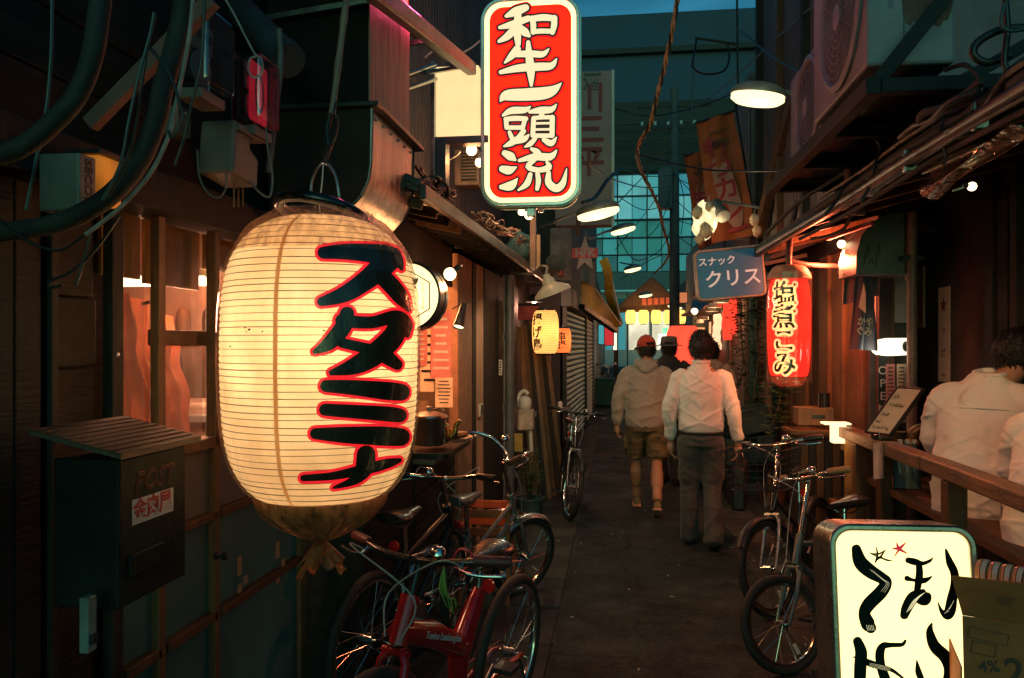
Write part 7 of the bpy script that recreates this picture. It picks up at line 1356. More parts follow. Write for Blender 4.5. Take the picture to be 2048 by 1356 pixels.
    for x_, hw, hh in secs:
        for j in range(n): a = 2*math.pi*j/n; vs_.append(sc+V(x_, hw*math.cos(a), hh*(math.sin(a) if math.sin(a) > 0 else .8*math.sin(a))+.012*(abs(x_)/.13)**2*(1 if x_ < 0 else .3)))
    for i in range(len(secs)-1):
        for j in range(n): fs.append((i*n+j, i*n+(j+1) % n, (i+1)*n+(j+1) % n, (i+1)*n+j))
    fs += [tuple(range(n-1,-1,-1)), tuple(range((len(secs)-1)*n, len(secs)*n))]; sd = MB().add(vs_, fs).build('saddle', sm, t, 70, local=True)
    MB().tube([lerp(bb, st, .8), st+V(0,0,.10)], .0135, 12).build('seat_post', chrome, t, True, local=True)
    for s in (-1, 1): MB().tube(smooth_path([sc+V(-.09,s*.03,-.02), sc+V(-.03,s*.022,-.045), sc+V(.04,s*.02,-.04), sc+V(.11,s*.008,-.012)], 3), .004, 6).build('rail', chrome, sd, local=True)
    MB().lathe([(.02,-.004),(.085,-.004),(.088,0),(.085,.004),(.02,.004)], 32, Matrix.Translation(bb+V(0,-.045,0)) @ Matrix.Rotation(R(90), 4, 'X'), caps=True).build('crank', steel, t, True, local=True); ck = t.children[-1]
    for s, a in ((-1, R(-40)), (1, R(140))):
        e = bb+V(.165*math.cos(a), s*.07, .165*math.sin(a)); MB().tube([bb+V(0,s*.06,0), e], [.012,.009], 8).build('crank_arm', steel, ck, True, local=True); MB().box(e+V(0,s*.05,0), (.085,.08,.02)).build('pedal', black_plastic, ck, bevel=.004, local=True)
    b = MB(); b.tube([bb+V(.0,-.045,.086), rh+V(0,-.045,.04)], .004, 5); b.tube([bb+V(.0,-.045,-.086), rh+V(0,-.045,-.04)], .004, 5); b.build('chain', black_metal, t, local=True)
    if fender:
        for c_, a0, a1, SS in ((rh, 20, 185, Matrix()), (fh, -10 if style == 'x' else 35, 165, S)):
            A = [R(lerp(a0, a1, i/20)) for i in range(21)]; vs_ = []; fs = []
            for a in A:
                for y_, o in ((-.03,-.008),(-.022,.006),(0,.012),(.022,.006),(.03,-.008)): vs_.append(SS @ (c_+V((r+.014+o)*math.cos(a), y_, (r+.014+o)*math.sin(a))))
            for i in range(20):
                for k in range(4): fs.append((i*5+k, i*5+k+1, (i+1)*5+k+1, (i+1)*5+k))
            MB().add(vs_, fs).build('mudguard', fender, t, True, local=True)
    MB().tube([rh+V(.03,.06,-.01), rh+V(-.03,.14,-r+.005)], .008, 8).build('kickstand', steel, t, True, local=True)
    MB().lathe([(.001,0),(.026,0),(.026,.012),(.001,.016)], 16, Matrix.Translation(st+V(-.075,0,-.01)) @ Matrix.Rotation(R(-90), 4, 'Y')).build('rear_reflector', pm('reflector_red', (.6,.02,.02), .15, coat=.5, bump=0), t, True, local=True)
    if lamp_: MB().lathe([(.012,-.05),(.03,-.03),(.034,0),(.03,.006),(.001,.01)], 16, Matrix.Translation(S @ (hb+V(.07,0,-.02))) @ Matrix.Rotation(R(90), 4, 'Y')).build('headlamp', chrome, t, True, local=True)
    if basket:
        b = MB(); bc = S @ (top+V(.22,0,-.12)); wires_ = []
        def bp(u, z): a = 2*math.pi*u; k = 1+.35*z/.24; return bc+V(.14*k*max(-1,min(1,1.25*math.cos(a))), .16*k*max(-1,min(1,1.25*math.sin(a))), z-.12)
        for z in (0,.04,.08,.12,.16,.20,.24): b.tube([bp(i/28, z) for i in range(28)], .0035 if z in (0,.24) else .0022, 5, closed=True)
        for i in range(28): b.tube([bp(i/28, 0), bp(i/28, .24)], .002, 4)
        for i in range(7): x_ = lerp(-.12,.12,i/6); b.tube([bc+V(x_,-.15,-.12), bc+V(x_,.15,-.12)], .002, 4)
        tag(b.build('basket', black_metal, t, local=True), kind='stuff')
    t.location = loc; t.rotation_euler = (lean, 0, rz); return t
def aim(p, q): d = Vector(q)-Vector(p); return math.atan2(d.y, d.x)
# red folding bicycle in front
ra_, fa_ = V(-.47,3.30,0), V(-.76,2.28,0)
bk = bicycle('red folding bicycle with a thick frame in front of the panels', (ra_.x, ra_.y, 0), aim(ra_, fa_), .32, (fa_-ra_).length, bike_red, 'Y', 'flat', .94, .80, pm('red_black_grip', (.09,.02,.02), .5), steer=R(-8), lean=R(-4), barw=.30)
text('Tonino Lamborghini', .034, pm('frame_print', (.45,.50,.58), .3), Matrix(), None, 'frame_lettering', .0, .0006); o = bpy.data.objects['frame_lettering']; o.parent = bk
hb_ = V((fa_-ra_).length-.145, 0, .68); jn_ = V((fa_-ra_).length*.46, 0, .2944+.22); d_ = (jn_-hb_).normalized()
o.matrix_local = frame(lerp(hb_, jn_, .52)+V(0,.0475,.035), d_, (0,0,1) if True else 0)
for k, (lb, pts, m_, r_) in enumerate((('coiled red cable lock hanging on the red bicycle', None, pm('lock_red', (.42,.03,.06), .4), .003),)):
    q = at(925, 1118, 2.75); t = tag(MB().tube([q+V(.034*math.cos(i*.5)*(1+.15*math.sin(i)), .01*math.sin(i*.9), .036*math.sin(i*.5)) for i in range(60)], r_, 6).build('cable_lock', m_, None, True), lb, 'lock')
q = at(888, 1150, 2.9); t = thing('green_strap', 'bright green looped strap hanging behind the red bicycle frame', 'strap', q)
for i in range(4): MB().tube(smooth_path([q+V(.0,0,.03), q+V(-.014+.011*i,-.01-.006*i,-.04-.01*i), q+V(.002+.013*i,-.012+.008*(i % 2),-.085), q+V(.014+.011*i,-.01,-.115-.012*(i % 3))]), .0034, 7).build('strand', pm('strap_green', (.07,.26,.04), .45), t, True)
# silver small-wheel bicycle, front wheel out in the alley
f_ = V(-.60,5.02,0); r_ = V(-1.0,4.12,0)
bicycle('silver small-wheeled bicycle with tall handlebars behind the red one', (r_.x, r_.y, 0), aim(r_, f_), .26, (f_-r_).length, bike_silver, 'step', 'swan', .92, .74, brown_wood, bike_silver, R(-18), R(3), saddle_mat=pm('saddle_grey', (.11,.10,.10), .3, coat=.2))
f_ = V(-.88,4.28,0); r_ = V(-1.12,3.42,0)
bicycle('black bicycle with a wide handlebar squeezed between the others', (r_.x, r_.y, 0), aim(r_, f_), .30, (f_-r_).length, bike_black, 'diamond', 'silver', .93, .80, black_plastic, None, R(12), R(4), barw=.27)
f_, r_ = V(-.43,7.25,0), V(-.56,8.22,0)
bicycle('black bicycle facing the camera beside the leaning planks', (r_.x, r_.y, 0), aim(r_, f_), .31, .98, bike_black, 'diamond', 'flat', .98, .84, black_plastic, black_metal, R(10), R(-5), barw=.26)
f_, r_ = V(.82,4.02,0), V(1.46,4.64,0)
bicycle('grey-teal small-wheeled bicycle with tan grips beside the floor sign', (r_.x, r_.y, 0), aim(r_, f_), .235, .89, bike_teal, 'diamond', 'silver', .93, .74, tan_grip, None, R(-20), R(6), barw=.26)
f_, r_ = V(.90,4.85,0), V(1.36,5.58,0)
bicycle('black bicycle with a wire basket behind the grey-teal one', (r_.x, r_.y, 0), aim(r_, f_), .28, .86, bike_black, 'step', 'silver', 1.0, .76, black_plastic, black_metal, R(-12), R(5), basket=True, barw=.27)
for i, (lb, y) in enumerate((('dark bicycle parked past the green bin', 22.0), ('second dark bicycle parked past the green bin', 23.0))): bicycle(lb, (-.45, y, 0), R(-75), .32, 1.0, bike_black, 'step', 'swan', 1.0, .82, black_plastic, black_metal, basket=True)
# keg and box among the left bicycles
t = thing('steel_keg', 'dented steel beer keg behind the silver bicycle wheel', 'keg', (-.98, 5.2, 0)); q = atZ(1040, 1188); q = V(-.80, 5.55, 0)
MB().lathe([(.15,0),(.165,.01),(.165,.03),(.15,.05),(.16,.1),(.165,.13),(.16,.14),(.16,.26),(.165,.27),(.16,.3),(.15,.36),(.165,.38),(.165,.41),(.15,.42),(.14,.40),(.001,.38)], 36, Matrix.Translation(q), caps=False).build('shell', steel, t, True); MB().lathe([(.03,0),(.03,.04),(.001,.045)], 14, Matrix.Translation(q+V(0,0,.38))).build('valve', chrome, t, True)
t = thing('orange_crate', 'orange plastic crate behind the bicycle saddles', 'crate', (-.95, 5.1, 0)); oc = pm('crate_orange', (.60,.13,.04), .5, dirt=.2); q = at(975, 1040, 4.95)
for z in (0, 1):
    for s in (-1, 1): MB().box((q.x, 4.95+s*.15, q.z-.04+.11*z), (.32,.012,.05)).build('side_slat', oc, t, bevel=.003); MB().box((q.x+s*.155, 4.95, q.z-.04+.11*z), (.012,.29,.05)).build('end_slat', oc, t, bevel=.003)
for sx in (-1, 1):
    for sy in (-1, 1): MB().box((q.x+sx*.15, 4.95+sy*.145, q.z/2+.04), (.02,.02,q.z+.08)).build('corner_post', oc, t)
# ================================================================ people: lofted, then fused to one skin
def loft(mb, secs, n=20):
    vs_ = []; fs = []
    for c, rx, ry in secs:
        for j in range(n): a = 2*math.pi*j/n; vs_.append(Vector(c)+V(rx*math.cos(a), ry*math.sin(a), 0))
    for i in range(len(secs)-1):
        for j in range(n): fs.append((i*n+j, i*n+(j+1) % n, (i+1)*n+(j+1) % n, (i+1)*n+j))
    fs += [tuple(range(n-1,-1,-1)), tuple(range((len(secs)-1)*n, len(secs)*n))]; return mb.add(vs_, fs)
def fuse(mb, name, mat, parent, voxel=.010, smooth=6, fold=None):
    me = bpy.data.meshes.new('tmp'); me.from_pydata([tuple(v) for v in mb.v], [], mb.f); o = bpy.data.objects.new('tmp', me); COL.objects.link(o)
    m = o.modifiers.new('r', 'REMESH'); m.mode = 'VOXEL'; m.voxel_size = voxel; m.use_smooth_shade = True; s = o.modifiers.new('s', 'SMOOTH'); s.iterations = smooth; s.factor = .5
    dg = bpy.context.evaluated_depsgraph_get(); res = bpy.data.meshes.new_from_object(o.evaluated_get(dg)); bpy.data.objects.remove(o); bpy.data.meshes.remove(me)
    if fold:
        nr = [v.normal.copy() for v in res.vertices]
        for v, n_ in zip(res.vertices, nr): v.co += n_*fold(v.co)
    res.name = name; res.materials.clear(); res.materials.append(mat); res.polygons.foreach_set('use_smooth', [True]*len(res.polygons))
    q = bpy.data.objects.new(name, res); COL.objects.link(q); q.parent = parent; WM[q.name] = Matrix(); return q
skin = pm('skin', (.42,.22,.14), .55, var=.12, vs=12, bump=.08, bs=90)
hair_m = pm('hair', (.010,.009,.009), .5, var=.4, vs=30, bump=.6, bs=60, stretch=(3,3,1))
def hand(mb, w, d, side, curl=.6):
    """palm, four fingers and a thumb, hanging from the wrist along d"""
    d = Vector(d).normalized(); f = V(0,1,0); s = d.cross(f).normalized()*side; f = s.cross(d).normalized()*side
    w = Vector(w); p = w+d*.085
    mb.tube([w-d*.02, w+d*.02, w+d*.05, p], [.024,.026,.034,.034], 10)
    for k in range(4):
        o = f*(.027-.018*k); L = (.075,.085,.08,.062)[k]; mb.tube([p-d*.02+o, p+o+d*L*.45+s*-.012*curl, p+o+d*L*.8-s*.035*curl, p+o+d*L*(1-.2*curl)-s*.062*curl], [.011,.010,.009,.008], 8)
    mb.tube([w+d*.03+f*.02, w+d*.06+f*.045-s*.012, w+d*.095+f*.048-s*.025], [.014,.011,.009], 8)
def head(mb, c, yaw=0, tilt=0, sc=1.0):
    M = Matrix.Translation(Vector(c)) @ Matrix.Rotation(yaw, 4, 'Z') @ Matrix.Rotation(tilt, 4, 'X') @ Matrix.Scale(sc, 4)
    mb.ball((0,0,.01), (.074,.092,.108), 20, M); mb.ball((0,.03,-.045), (.054,.062,.07), 16, M)
    mb.tube([M @ V(0,.095,.015), M @ V(0,.118,-.02), M @ V(0,.098,-.032)], [.010,.016,.014], 8); mb.ball((0,.085,-.058), (.025,.014,.010), 10, M); mb.ball((0,.075,.03), (.052,.022,.012), 12, M)
    for s in (-1, 1): mb.ball((s*.077,-.005,-.01), (.010,.020,.032), 10, M); mb.ball((s*.030,.080,.008), (.013,.010,.009), 8, M)
    mb.tube([M @ V(0,-.01,-.06), M @ V(0,-.02,-.14)], [.052,.056], 14); return M
def cloth(name, col, fs=7.0, fb=.8, stretch=(1,1,1.6), sheen=.2, var=.06, col2=None, weave=260, rough=.85):
    if name in MC: return MC[name]
    m = pm(name, col, rough, var=var, vs=6, bump=.2, bs=weave, sheen=sheen, col2=col2); n, l = m.node_tree.nodes, m.node_tree.links; b = n['Principled BSDF']
    co = n.new('ShaderNodeTexCoord'); mp = n.new('ShaderNodeMapping'); mp.inputs['Scale'].default_value = stretch; mp.inputs['Rotation'].default_value = (.3, .5, .2); l.new(co.outputs['Object'], mp.inputs[0])
    t = n.new('ShaderNodeTexNoise'); t.noise_type = 'RIDGED_MULTIFRACTAL'; t.inputs['Scale'].default_value = fs; t.inputs['Detail'].default_value = 3; t.inputs['Roughness'].default_value = .45; t.inputs['Distortion'].default_value = .6; l.new(mp.outputs[0], t.inputs['Vector'])
    bp = n.new('ShaderNodeBump'); bp.inputs['Strength'].default_value = fb; bp.inputs['Distance'].default_value = .05; l.new(t.outputs[0], bp.inputs['Height'])
    old = b.inputs['Normal'].links[0].from_socket; l.new(old, bp.inputs['Normal']); l.new(bp.outputs[0], b.inputs['Normal']); return m
def folds(amp=.006, f=9, seed=0, zs=1.0, vert=0):
    """soft swells plus sharp creases that run slantwise across the cloth"""
    amp *= 1.5
    def fn(p):
        h = .7*noise.noise(V(p.x*f*.7, p.y*f*.7, p.z*f*.6+seed)); s_ = 1 if p.x > 0 else -1
        for k, (ang, w) in enumerate(((R(38), .22), (R(-24), .16), (R(75) if not vert else R(8), .2))):
            u = p.x*s_*math.cos(ang)+p.z*math.sin(ang); v = -p.x*s_*math.sin(ang)+p.z*math.cos(ang)
            n_ = noise.noise(V(u*f*.35, v*f*1.35+p.y*f*.5, seed+k*7.3)); h += 1.0*max(0, 1-abs(n_)/w)**1.5*(.4+.6*noise.noise(V(p.x*4, p.z*4, seed+k)))
        return amp*h
    return fn
def shoe(mb, heel, d, up=V(0,0,1), L=.26):
    d = Vector(d).normalized(); s = d.cross(up).normalized(); h = Vector(heel); vs_ = []; fs = []; n = 12; secs = [(0,.034,.05,.045),(.05,.038,.058,.05),(.11,.038,.05,.045),(.17,.045,.036,.032),(.22,.042,.028,.024),(.26,.02,.018,.012)]
    for x, hw, hh, cz in secs:
        for j in range(n): a = 2*math.pi*j/n; vs_.append(h+d*x*L/.26+s*hw*math.cos(a)+up*(max(.002, cz+hh*math.sin(a))))
    for i in range(len(secs)-1):
        for j in range(n): fs.append((i*n+j, i*n+(j+1) % n, (i+1)*n+(j+1) % n, (i+1)*n+j))
    fs += [tuple(range(n-1,-1,-1)), tuple(range((len(secs)-1)*n, len(secs)*n))]; return mb.add(vs_, fs)
def person(label, loc, rz, lean=0, sc=1.0):
    t = thing('person', label, 'person', (0,0,0)); t.location = loc; t.rotation_euler = (0, 0, rz); t.scale = (sc, sc, sc); return t
def hairdo(name, M, t, mat, size=(.088,.104,.112), off=(0,-.012,.028), cut=-.03, amp=.012):
    b = MB(); b.ball(off, size, 40, M); c0 = M @ V(0,0,0); fw = (M.to_3x3() @ V(0,1,0))
    b.v = [v+(v-c0).normalized()*amp*(noise.noise(v*42)+.7*noise.noise(v*85)) for v in b.v]
    Mi = M.inverted(); keep = []
    for f_ in b.f:
        c = sum((b.v[i] for i in f_), V(0,0,0))/len(f_); q = Mi @ c
        if not (q.y > .045 and q.z < .045) and q.z > -.075+.3*max(0, q.y): keep.append(f_)
    b.f = keep; b.m = [0]*len(keep); o = b.build(name, mat, t, True, local=True); s = o.modifiers.new('solid', 'SOLIDIFY'); s.thickness = .012; s.offset = -1
    h = MB(); rnd = random.Random(4); crown = M @ V(0,-.05,.12)
    for _ in range(900):
        f_ = keep[rnd.randrange(len(keep))]; c = sum((b.v[i] for i in f_), V(0,0,0))/len(f_); nn = (c-c0).normalized(); d = (c-crown); d = (d-nn*d.dot(nn)); d = d.normalized() if d.length > 1e-5 else V(1,0,0)
        d = (d+V(rnd.uniform(-.5,.5), rnd.uniform(-.5,.5), rnd.uniform(-.5,.2))).normalized(); L = rnd.uniform(.02,.042); sd = nn.cross(d).normalized()*.0035
        h.add([c-sd-nn*.004, c+sd-nn*.004, c+d*L*.6+nn*.010+sd*.7, c+d*L*.6+nn*.010-sd*.7, c+d*L+nn*.004], [(0,1,2,3),(3,2,4)])
    tag(h.build('hair_strands', mat, o, local=True), kind='stuff'); return o
# ---- man in grey hoodie and red cap
t = person('man in grey hoodie, camouflage shorts and red cap walking away', (.27, 7.70, 0), R(-3), 0, 1.0)
b = MB(); HM_ = head(b, (0,.03,1.565), R(28), R(-4))
loft(b, [((0,0,.84),.13,.10),((0,0,1.0),.14,.10),((0,0,1.25),.15,.11),((0,0,1.36),.12,.085),((0,.0,1.45),.055,.055)])
for s, kn, an in ((-1, V(-.10,.16,.50), V(-.095,.30,.10)), (1, V(.10,-.04,.50), V(.105,-.30,.17))):
    b.tube(smooth_path([V(s*.09,0,.88), lerp(V(s*.09,0,.88), kn, .5), kn, lerp(kn, an, .3)+V(0,-.025,0), lerp(kn, an, .7), an], 4), [.08]*4+[.075]*4+[.052]*4+[.060]*4+[.046]*4+[.036], 14)
arms = {-1: (V(-.185,0,1.335), V(-.265,-.03,1.09), V(-.275,.05,.84)), 1: (V(.185,0,1.335), V(.25,-.06,1.09), V(.24,.08,.86))}
for s in (-1, 1):
    a0, a1, a2 = arms[s]; b.tube([a0, a1, a2], [.048,.04,.028], 12); hand(b, a2, (a2-a1)+V(0,.03,-.05), s, .7)
fuse(b, 'body', skin, t, .0075, 4)
b = MB(); loft(b, [((0,0,.82),.172,.125),((0,0,.835),.186,.135),((0,-.005,.90),.194,.144),((0,-.005,1.05),.196,.146),((0,0,1.2),.198,.142),((0,0,1.30),.190,.128),((0,0,1.36),.155,.108),((0,-.005,1.405),.108,.09),((0,0,1.45),.074,.075)], 28)
for s in (-1, 1):
    a0, a1, a2 = arms[s]; b.tube(smooth_path([a0+V(-s*.06,0,.015), a0+V(s*.0,0,-.01), lerp(a0, a1, .5), a1, lerp(a1, a2, .5), a2+V(0,0,.03)], 3), [.060]*3+[.066]*3+[.064]*3+[.060]*3+[.056]*3+[.048], 16); b.tube([a2+V(0,0,.04), a2+V(0,0,-.005)], [.038,.038], 14)
fuse(b, 'hoodie', cloth('hoodie_grey', (.36,.32,.27), 4.5, .55, (1,1,2.0), .4), t, .008, 3, folds(.0065, 7, 2, 1.8))
b = MB(); b.ball((0,-.07,1.405), (.115,.065,.042), 20); b.tube([V(.088*math.cos(R(a)), .0+.088*math.sin(R(a)), 1.435+.01*math.cos(R(a*2))) for a in range(-200, 21, 20)], .026, 10); b.ball((0,-.115,1.375), (.07,.035,.04), 16)
fuse(b, 'hood', pm('hoodie_grey', (.34,.30,.25)), t, .010, 3, folds(.006, 11, 4))
camo = pm('camouflage', (.035,.032,.018), .85, var=.3, vs=14, bump=.25, bs=150, col2=(.16,.12,.06), stretch=(1,1,1.8))
b = MB(); loft(b, [((0,0,.78),.17,.125),((0,0,.86),.18,.13),((0,0,.9),.178,.13)])
b.tube(smooth_path([V(-.09,0,.86), V(-.10,.06,.72), V(-.105,.12,.60), V(-.108,.15,.53)], 4), [.10]*4+[.104]*4+[.103]*4+[.106], 18); b.tube(smooth_path([V(.09,0,.86), V(.10,-.01,.72), V(.105,-.025,.60), V(.108,-.035,.53)], 4), [.10]*4+[.104]*4+[.103]*4+[.106], 18)
b.box((-.205,.07,.66), (.025,.11,.13)); b.box((.205,-.01,.66), (.025,.11,.13)); fuse(b, 'shorts', camo, t, .010, 3, folds(.007, 9, 5, 1.5))
for hl, d, m_ in ((V(-.095,.25,.012), V(-.05,1,.0), 0), (V(.105,-.34,.10), V(.02,.86,-.42), 1)):
    b = MB(); shoe(b, hl, d, V(0,0,1) if not m_ else V(0,.42,.9)); fuse(b, 'shoe', pm('shoe_olive', (.20,.14,.06), .6, var=.2, bump=.15), t, .008, 2)
    b = MB(); dd = Vector(d).normalized(); b.bar(hl+dd*-.01+V(0,0,.004), hl+dd*.26+V(0,0,.004), .085, .022, V(0,0,1)); b.build('sole', pm('sole_pink', (.62,.30,.20), .6), t, bevel=.008, local=True)
red_cap = pm('cap_red', (.60,.065,.03), .8, var=.1, bump=.2, bs=120, sheen=.3)
b = MB(); b.ball((0,-.005,.035), (.088,.106,.10), 32, HM_); Mi = HM_.inverted(); b.f = [f_ for f_ in b.f if sum((Mi @ b.v[i]).z for i in f_)/len(f_) > .02 and not ((lambda q: q.y < -.075 and q.z < .055 and abs(q.x) < .05)(Mi @ (sum((b.v[i] for i in f_), V(0,0,0))/len(f_))))]; b.m = [0]*len(b.f); cp_ = b.build('cap', red_cap, t, True, local=True); s_ = cp_.modifiers.new('solid', 'SOLIDIFY'); s_.thickness = .005
MB().sheet(lambda u, v: HM_ @ V((u-.5)*.15, .09+.085*v*(1-(2*u-1)**2*.6), .035-.03*v-.02*(2*u-1)**2), 10, 6, .004).build('brim', pm('brim_tan', (.40,.26,.14), .8), cp_, 70, local=True); MB().tube([HM_ @ V(-.05,-.085,.025), HM_ @ V(0,-.105,.022), HM_ @ V(.05,-.085,.025)], .007, 8).build('strap', red_cap, cp_, True, local=True); MB().ball(HM_ @ V(0,0,.135), .008, 8).build('button', red_cap, cp_, True, local=True)
hairdo('hair', HM_, t, hair_m, (.082,.098,.09), (0,-.008,.0), amp=.008)
# ---- man in white shirt with briefcase
t = person('man in white shirt and grey trousers walking away with a briefcase', (.66, 6.50, 0), R(-6))
b = MB(); HM_ = head(b, (0,.03,1.57), R(8), R(-3))
loft(b, [((0,0,.84),.13,.09),((0,0,1.0),.12,.09),((0,0,1.25),.15,.10),((0,0,1.38),.13,.09),((0,.0,1.45),.06,.06)])
for s, kn, an in ((-1, V(-.09,.06,.49), V(-.09,.06,.09)), (1, V(.09,.02,.48), V(.095,-.16,.10))): b.tube(smooth_path([V(s*.09,0,.88), kn, lerp(kn, an, .35)+V(0,-.02,0), an], 5), [.075]*5+[.05]*5+[.048]*5+[.034], 14)
arms = {-1: (V(-.178,0,1.34), V(-.245,-.03,1.08), V(-.24,.04,.83)), 1: (V(.178,0,1.34), V(.245,-.05,1.09), V(.285,.0,.83))}
for s in (-1, 1): a0, a1, a2 = arms[s]; b.tube([a0, a1, a2], [.045,.038,.026], 12); hand(b, a2, V(0,.05,-1), s, .95)
fuse(b, 'body', skin, t, .0075, 4)
b = MB(); loft(b, [((0,0,.895),.158,.116),((0,-.005,.925),.172,.128),((0,-.01,.97),.176,.13),((0,0,1.08),.176,.126),((0,0,1.2),.186,.128),((0,0,1.30),.184,.118),((0,0,1.36),.155,.10),((0,-.0,1.405),.10,.082),((0,0,1.445),.066,.068),((0,.0,1.48),.061,.064)], 28)
for s in (-1, 1): a0, a1, a2 = arms[s]; b.tube(smooth_path([a0+V(-s*.06,0,.015), a0+V(s*.0,0,-.01), lerp(a0, a1, .5), a1, lerp(a1, a2, .5), a2+V(0,0,.02)], 3), [.055]*3+[.062]*3+[.060]*3+[.055]*3+[.050]*3+[.040], 16)
fuse(b, 'shirt', cloth('shirt_white', (.82,.77,.72), 5.0, .4, (1.2,1,1.3), .1), t, .008, 3, folds(.0075, 8, 9, 2.0))
MB().tube([V(.064*math.cos(R(a)), .004+.066*math.sin(R(a)), 1.468+.008*math.sin(R(a))) for a in range(0, 360, 20)], .012, 8, closed=True).build('collar', pm('shirt_white', (.66,.58,.50)), t, True, local=True)
b = MB(); loft(b, [((0,0,.80),.165,.125),((0,0,.88),.166,.124),((0,0,.915),.162,.12)]); b.tube(smooth_path([V(-.085,0,.86), V(-.09,.03,.68), V(-.09,.055,.48), V(-.09,.05,.28), V(-.09,.045,.045)], 4), [.095]*4+[.088]*4+[.073]*4+[.070]*4+[.072], 18); b.tube(smooth_path([V(.085,0,.86), V(.09,.01,.68), V(.09,.015,.48), V(.095,-.08,.28), V(.095,-.17,.06)], 4), [.095]*4+[.088]*4+[.073]*4+[.070]*4+[.072], 18)
fuse(b, 'trousers', cloth('trouser_grey', (.075,.073,.066), 5.5, .7, (1,1,.8), .2), t, .010, 3, folds(.008, 9, 14, 1.6)); MB().tube([V(.166*math.cos(R(a)), .124*math.sin(R(a)), .905) for a in range(0, 360, 12)], .012, 8, closed=True).build('belt', black_plastic, t, True, local=True)
for hl, d in ((V(-.09,.0,.0), V(-.05,1,0)), (V(.095,-.215,.035), V(.04,.95,-.22))): b = MB(); shoe(b, hl, d); fuse(b, 'shoe', saddle_m, t, .008, 2)
hairdo('hair', HM_, t, hair_m, (.096,.112,.118), (0,-.014,.024), amp=.018)
bc_ = thing('briefcase', 'black leather briefcase in the hand of the white-shirted man', 'briefcase', (.95, 6.50, .48)); q = V(.965, 6.48, .50)
MB().prism([(-.19,-.18),(.19,-.18),(.17,.14),(.10,.18),(-.10,.18),(-.17,.14)], -.05, .05, frame(q, (.25,.97,0), (0,0,1))).build('case', pm('bag_leather', (.012,.012,.013), .3, var=.2, bump=.15), bc_, bevel=.02, seg=3); MB().tube(smooth_path([q+V(-.02,-.07,.17), q+V(-.018,-.05,.255), q+V(-.01,.05,.255), q+V(-.005,.07,.17)]), .009, 8).build('handle', saddle_m, bc_, True); MB().tube(smooth_path([q+V(.02,-.09,.16), q+V(.0,-.04,.26), q+V(.0,.03,.26), q+V(.04,.09,.16)]), .009, 8).build('handle', saddle_m, bc_, True)
# ---- people farther on
def walker(label, loc, rz, top_m, leg_m, hat=None, sc=1.0, hair=True):
    t = person(label, loc, rz, 0, sc); b = MB(); M = head(b, (0,.02,1.555), R(10)); loft(b, [((0,0,.84),.13,.09),((0,0,1.25),.15,.10),((0,0,1.38),.13,.09),((0,.0,1.45),.06,.06)])
    for s in (-1, 1): b.tube([V(s*.09,0,.88), V(s*.09,.03*s,.48), V(s*.09,-.06*s,.09)], [.075,.05,.035], 12); hand(b, V(s*.25,.03,.86), V(0,.05,-1), s); b.tube([V(s*.19,0,1.37), V(s*.245,-.03,1.1), V(s*.25,.03,.86)], [.045,.038,.027], 10)
    fuse(b, 'body', skin, t, .012, 3); b = MB(); loft(b, [((0,0,.80),.19,.135),((0,0,1.0),.19,.135),((0,0,1.2),.205,.14),((0,0,1.34),.19,.12),((0,0,1.42),.12,.09),((0,0,1.47),.075,.075)])
    for s in (-1, 1): b.tube([V(s*.14,0,1.37), V(s*.2,0,1.34), V(s*.25,-.03,1.1), V(s*.25,.03,.88)], [.07,.075,.064,.052], 14)
    fuse(b, 'jacket', top_m, t, .013, 3, folds(.010, 8, 3)); b = MB(); loft(b, [((0,0,.78),.165,.12),((0,0,.9),.165,.12)])
    for s in (-1, 1): b.tube([V(s*.085,0,.86), V(s*.09,.03*s,.48), V(s*.09,-.06*s,.06)], [.095,.075,.07], 14)
    fuse(b, 'trousers', leg_m, t, .013, 3)
    for s in (-1, 1): b = MB(); shoe(b, V(s*.09,-.06*s-.04,0), V(0,1,0)); fuse(b, 'shoe', saddle_m, t, .01, 2)
    if hair: hairdo('hair', M, t, hair_m, (.09,.106,.112), (0,-.014,.02), amp=.012)
    if hat: MB().lathe([(.155,.015),(.15,.02),(.098,.035),(.094,.10),(.08,.125),(.001,.13)], 24, M @ Matrix.Translation((0,-.005,.02)), caps=False).build('hat', hat, t, True, local=True)
walker('man in dark jacket and grey hat walking ahead of the cap', (.58, 9.3, 0), R(-20), pm('jacket_dark', (.022,.026,.030), .8, bump=.2), pm('trouser_dark', (.03,.03,.035), .85), pm('hat_grey', (.16,.15,.14), .85, bump=.2))
walker('dark-haired person in a pink top ahead of the white shirt', (1.02, 9.0, 0), R(5), pm('pink_top', (.58,.36,.30), .85, bump=.2), pm('trouser_dark', (.03,.03,.035), .85), None, .98)
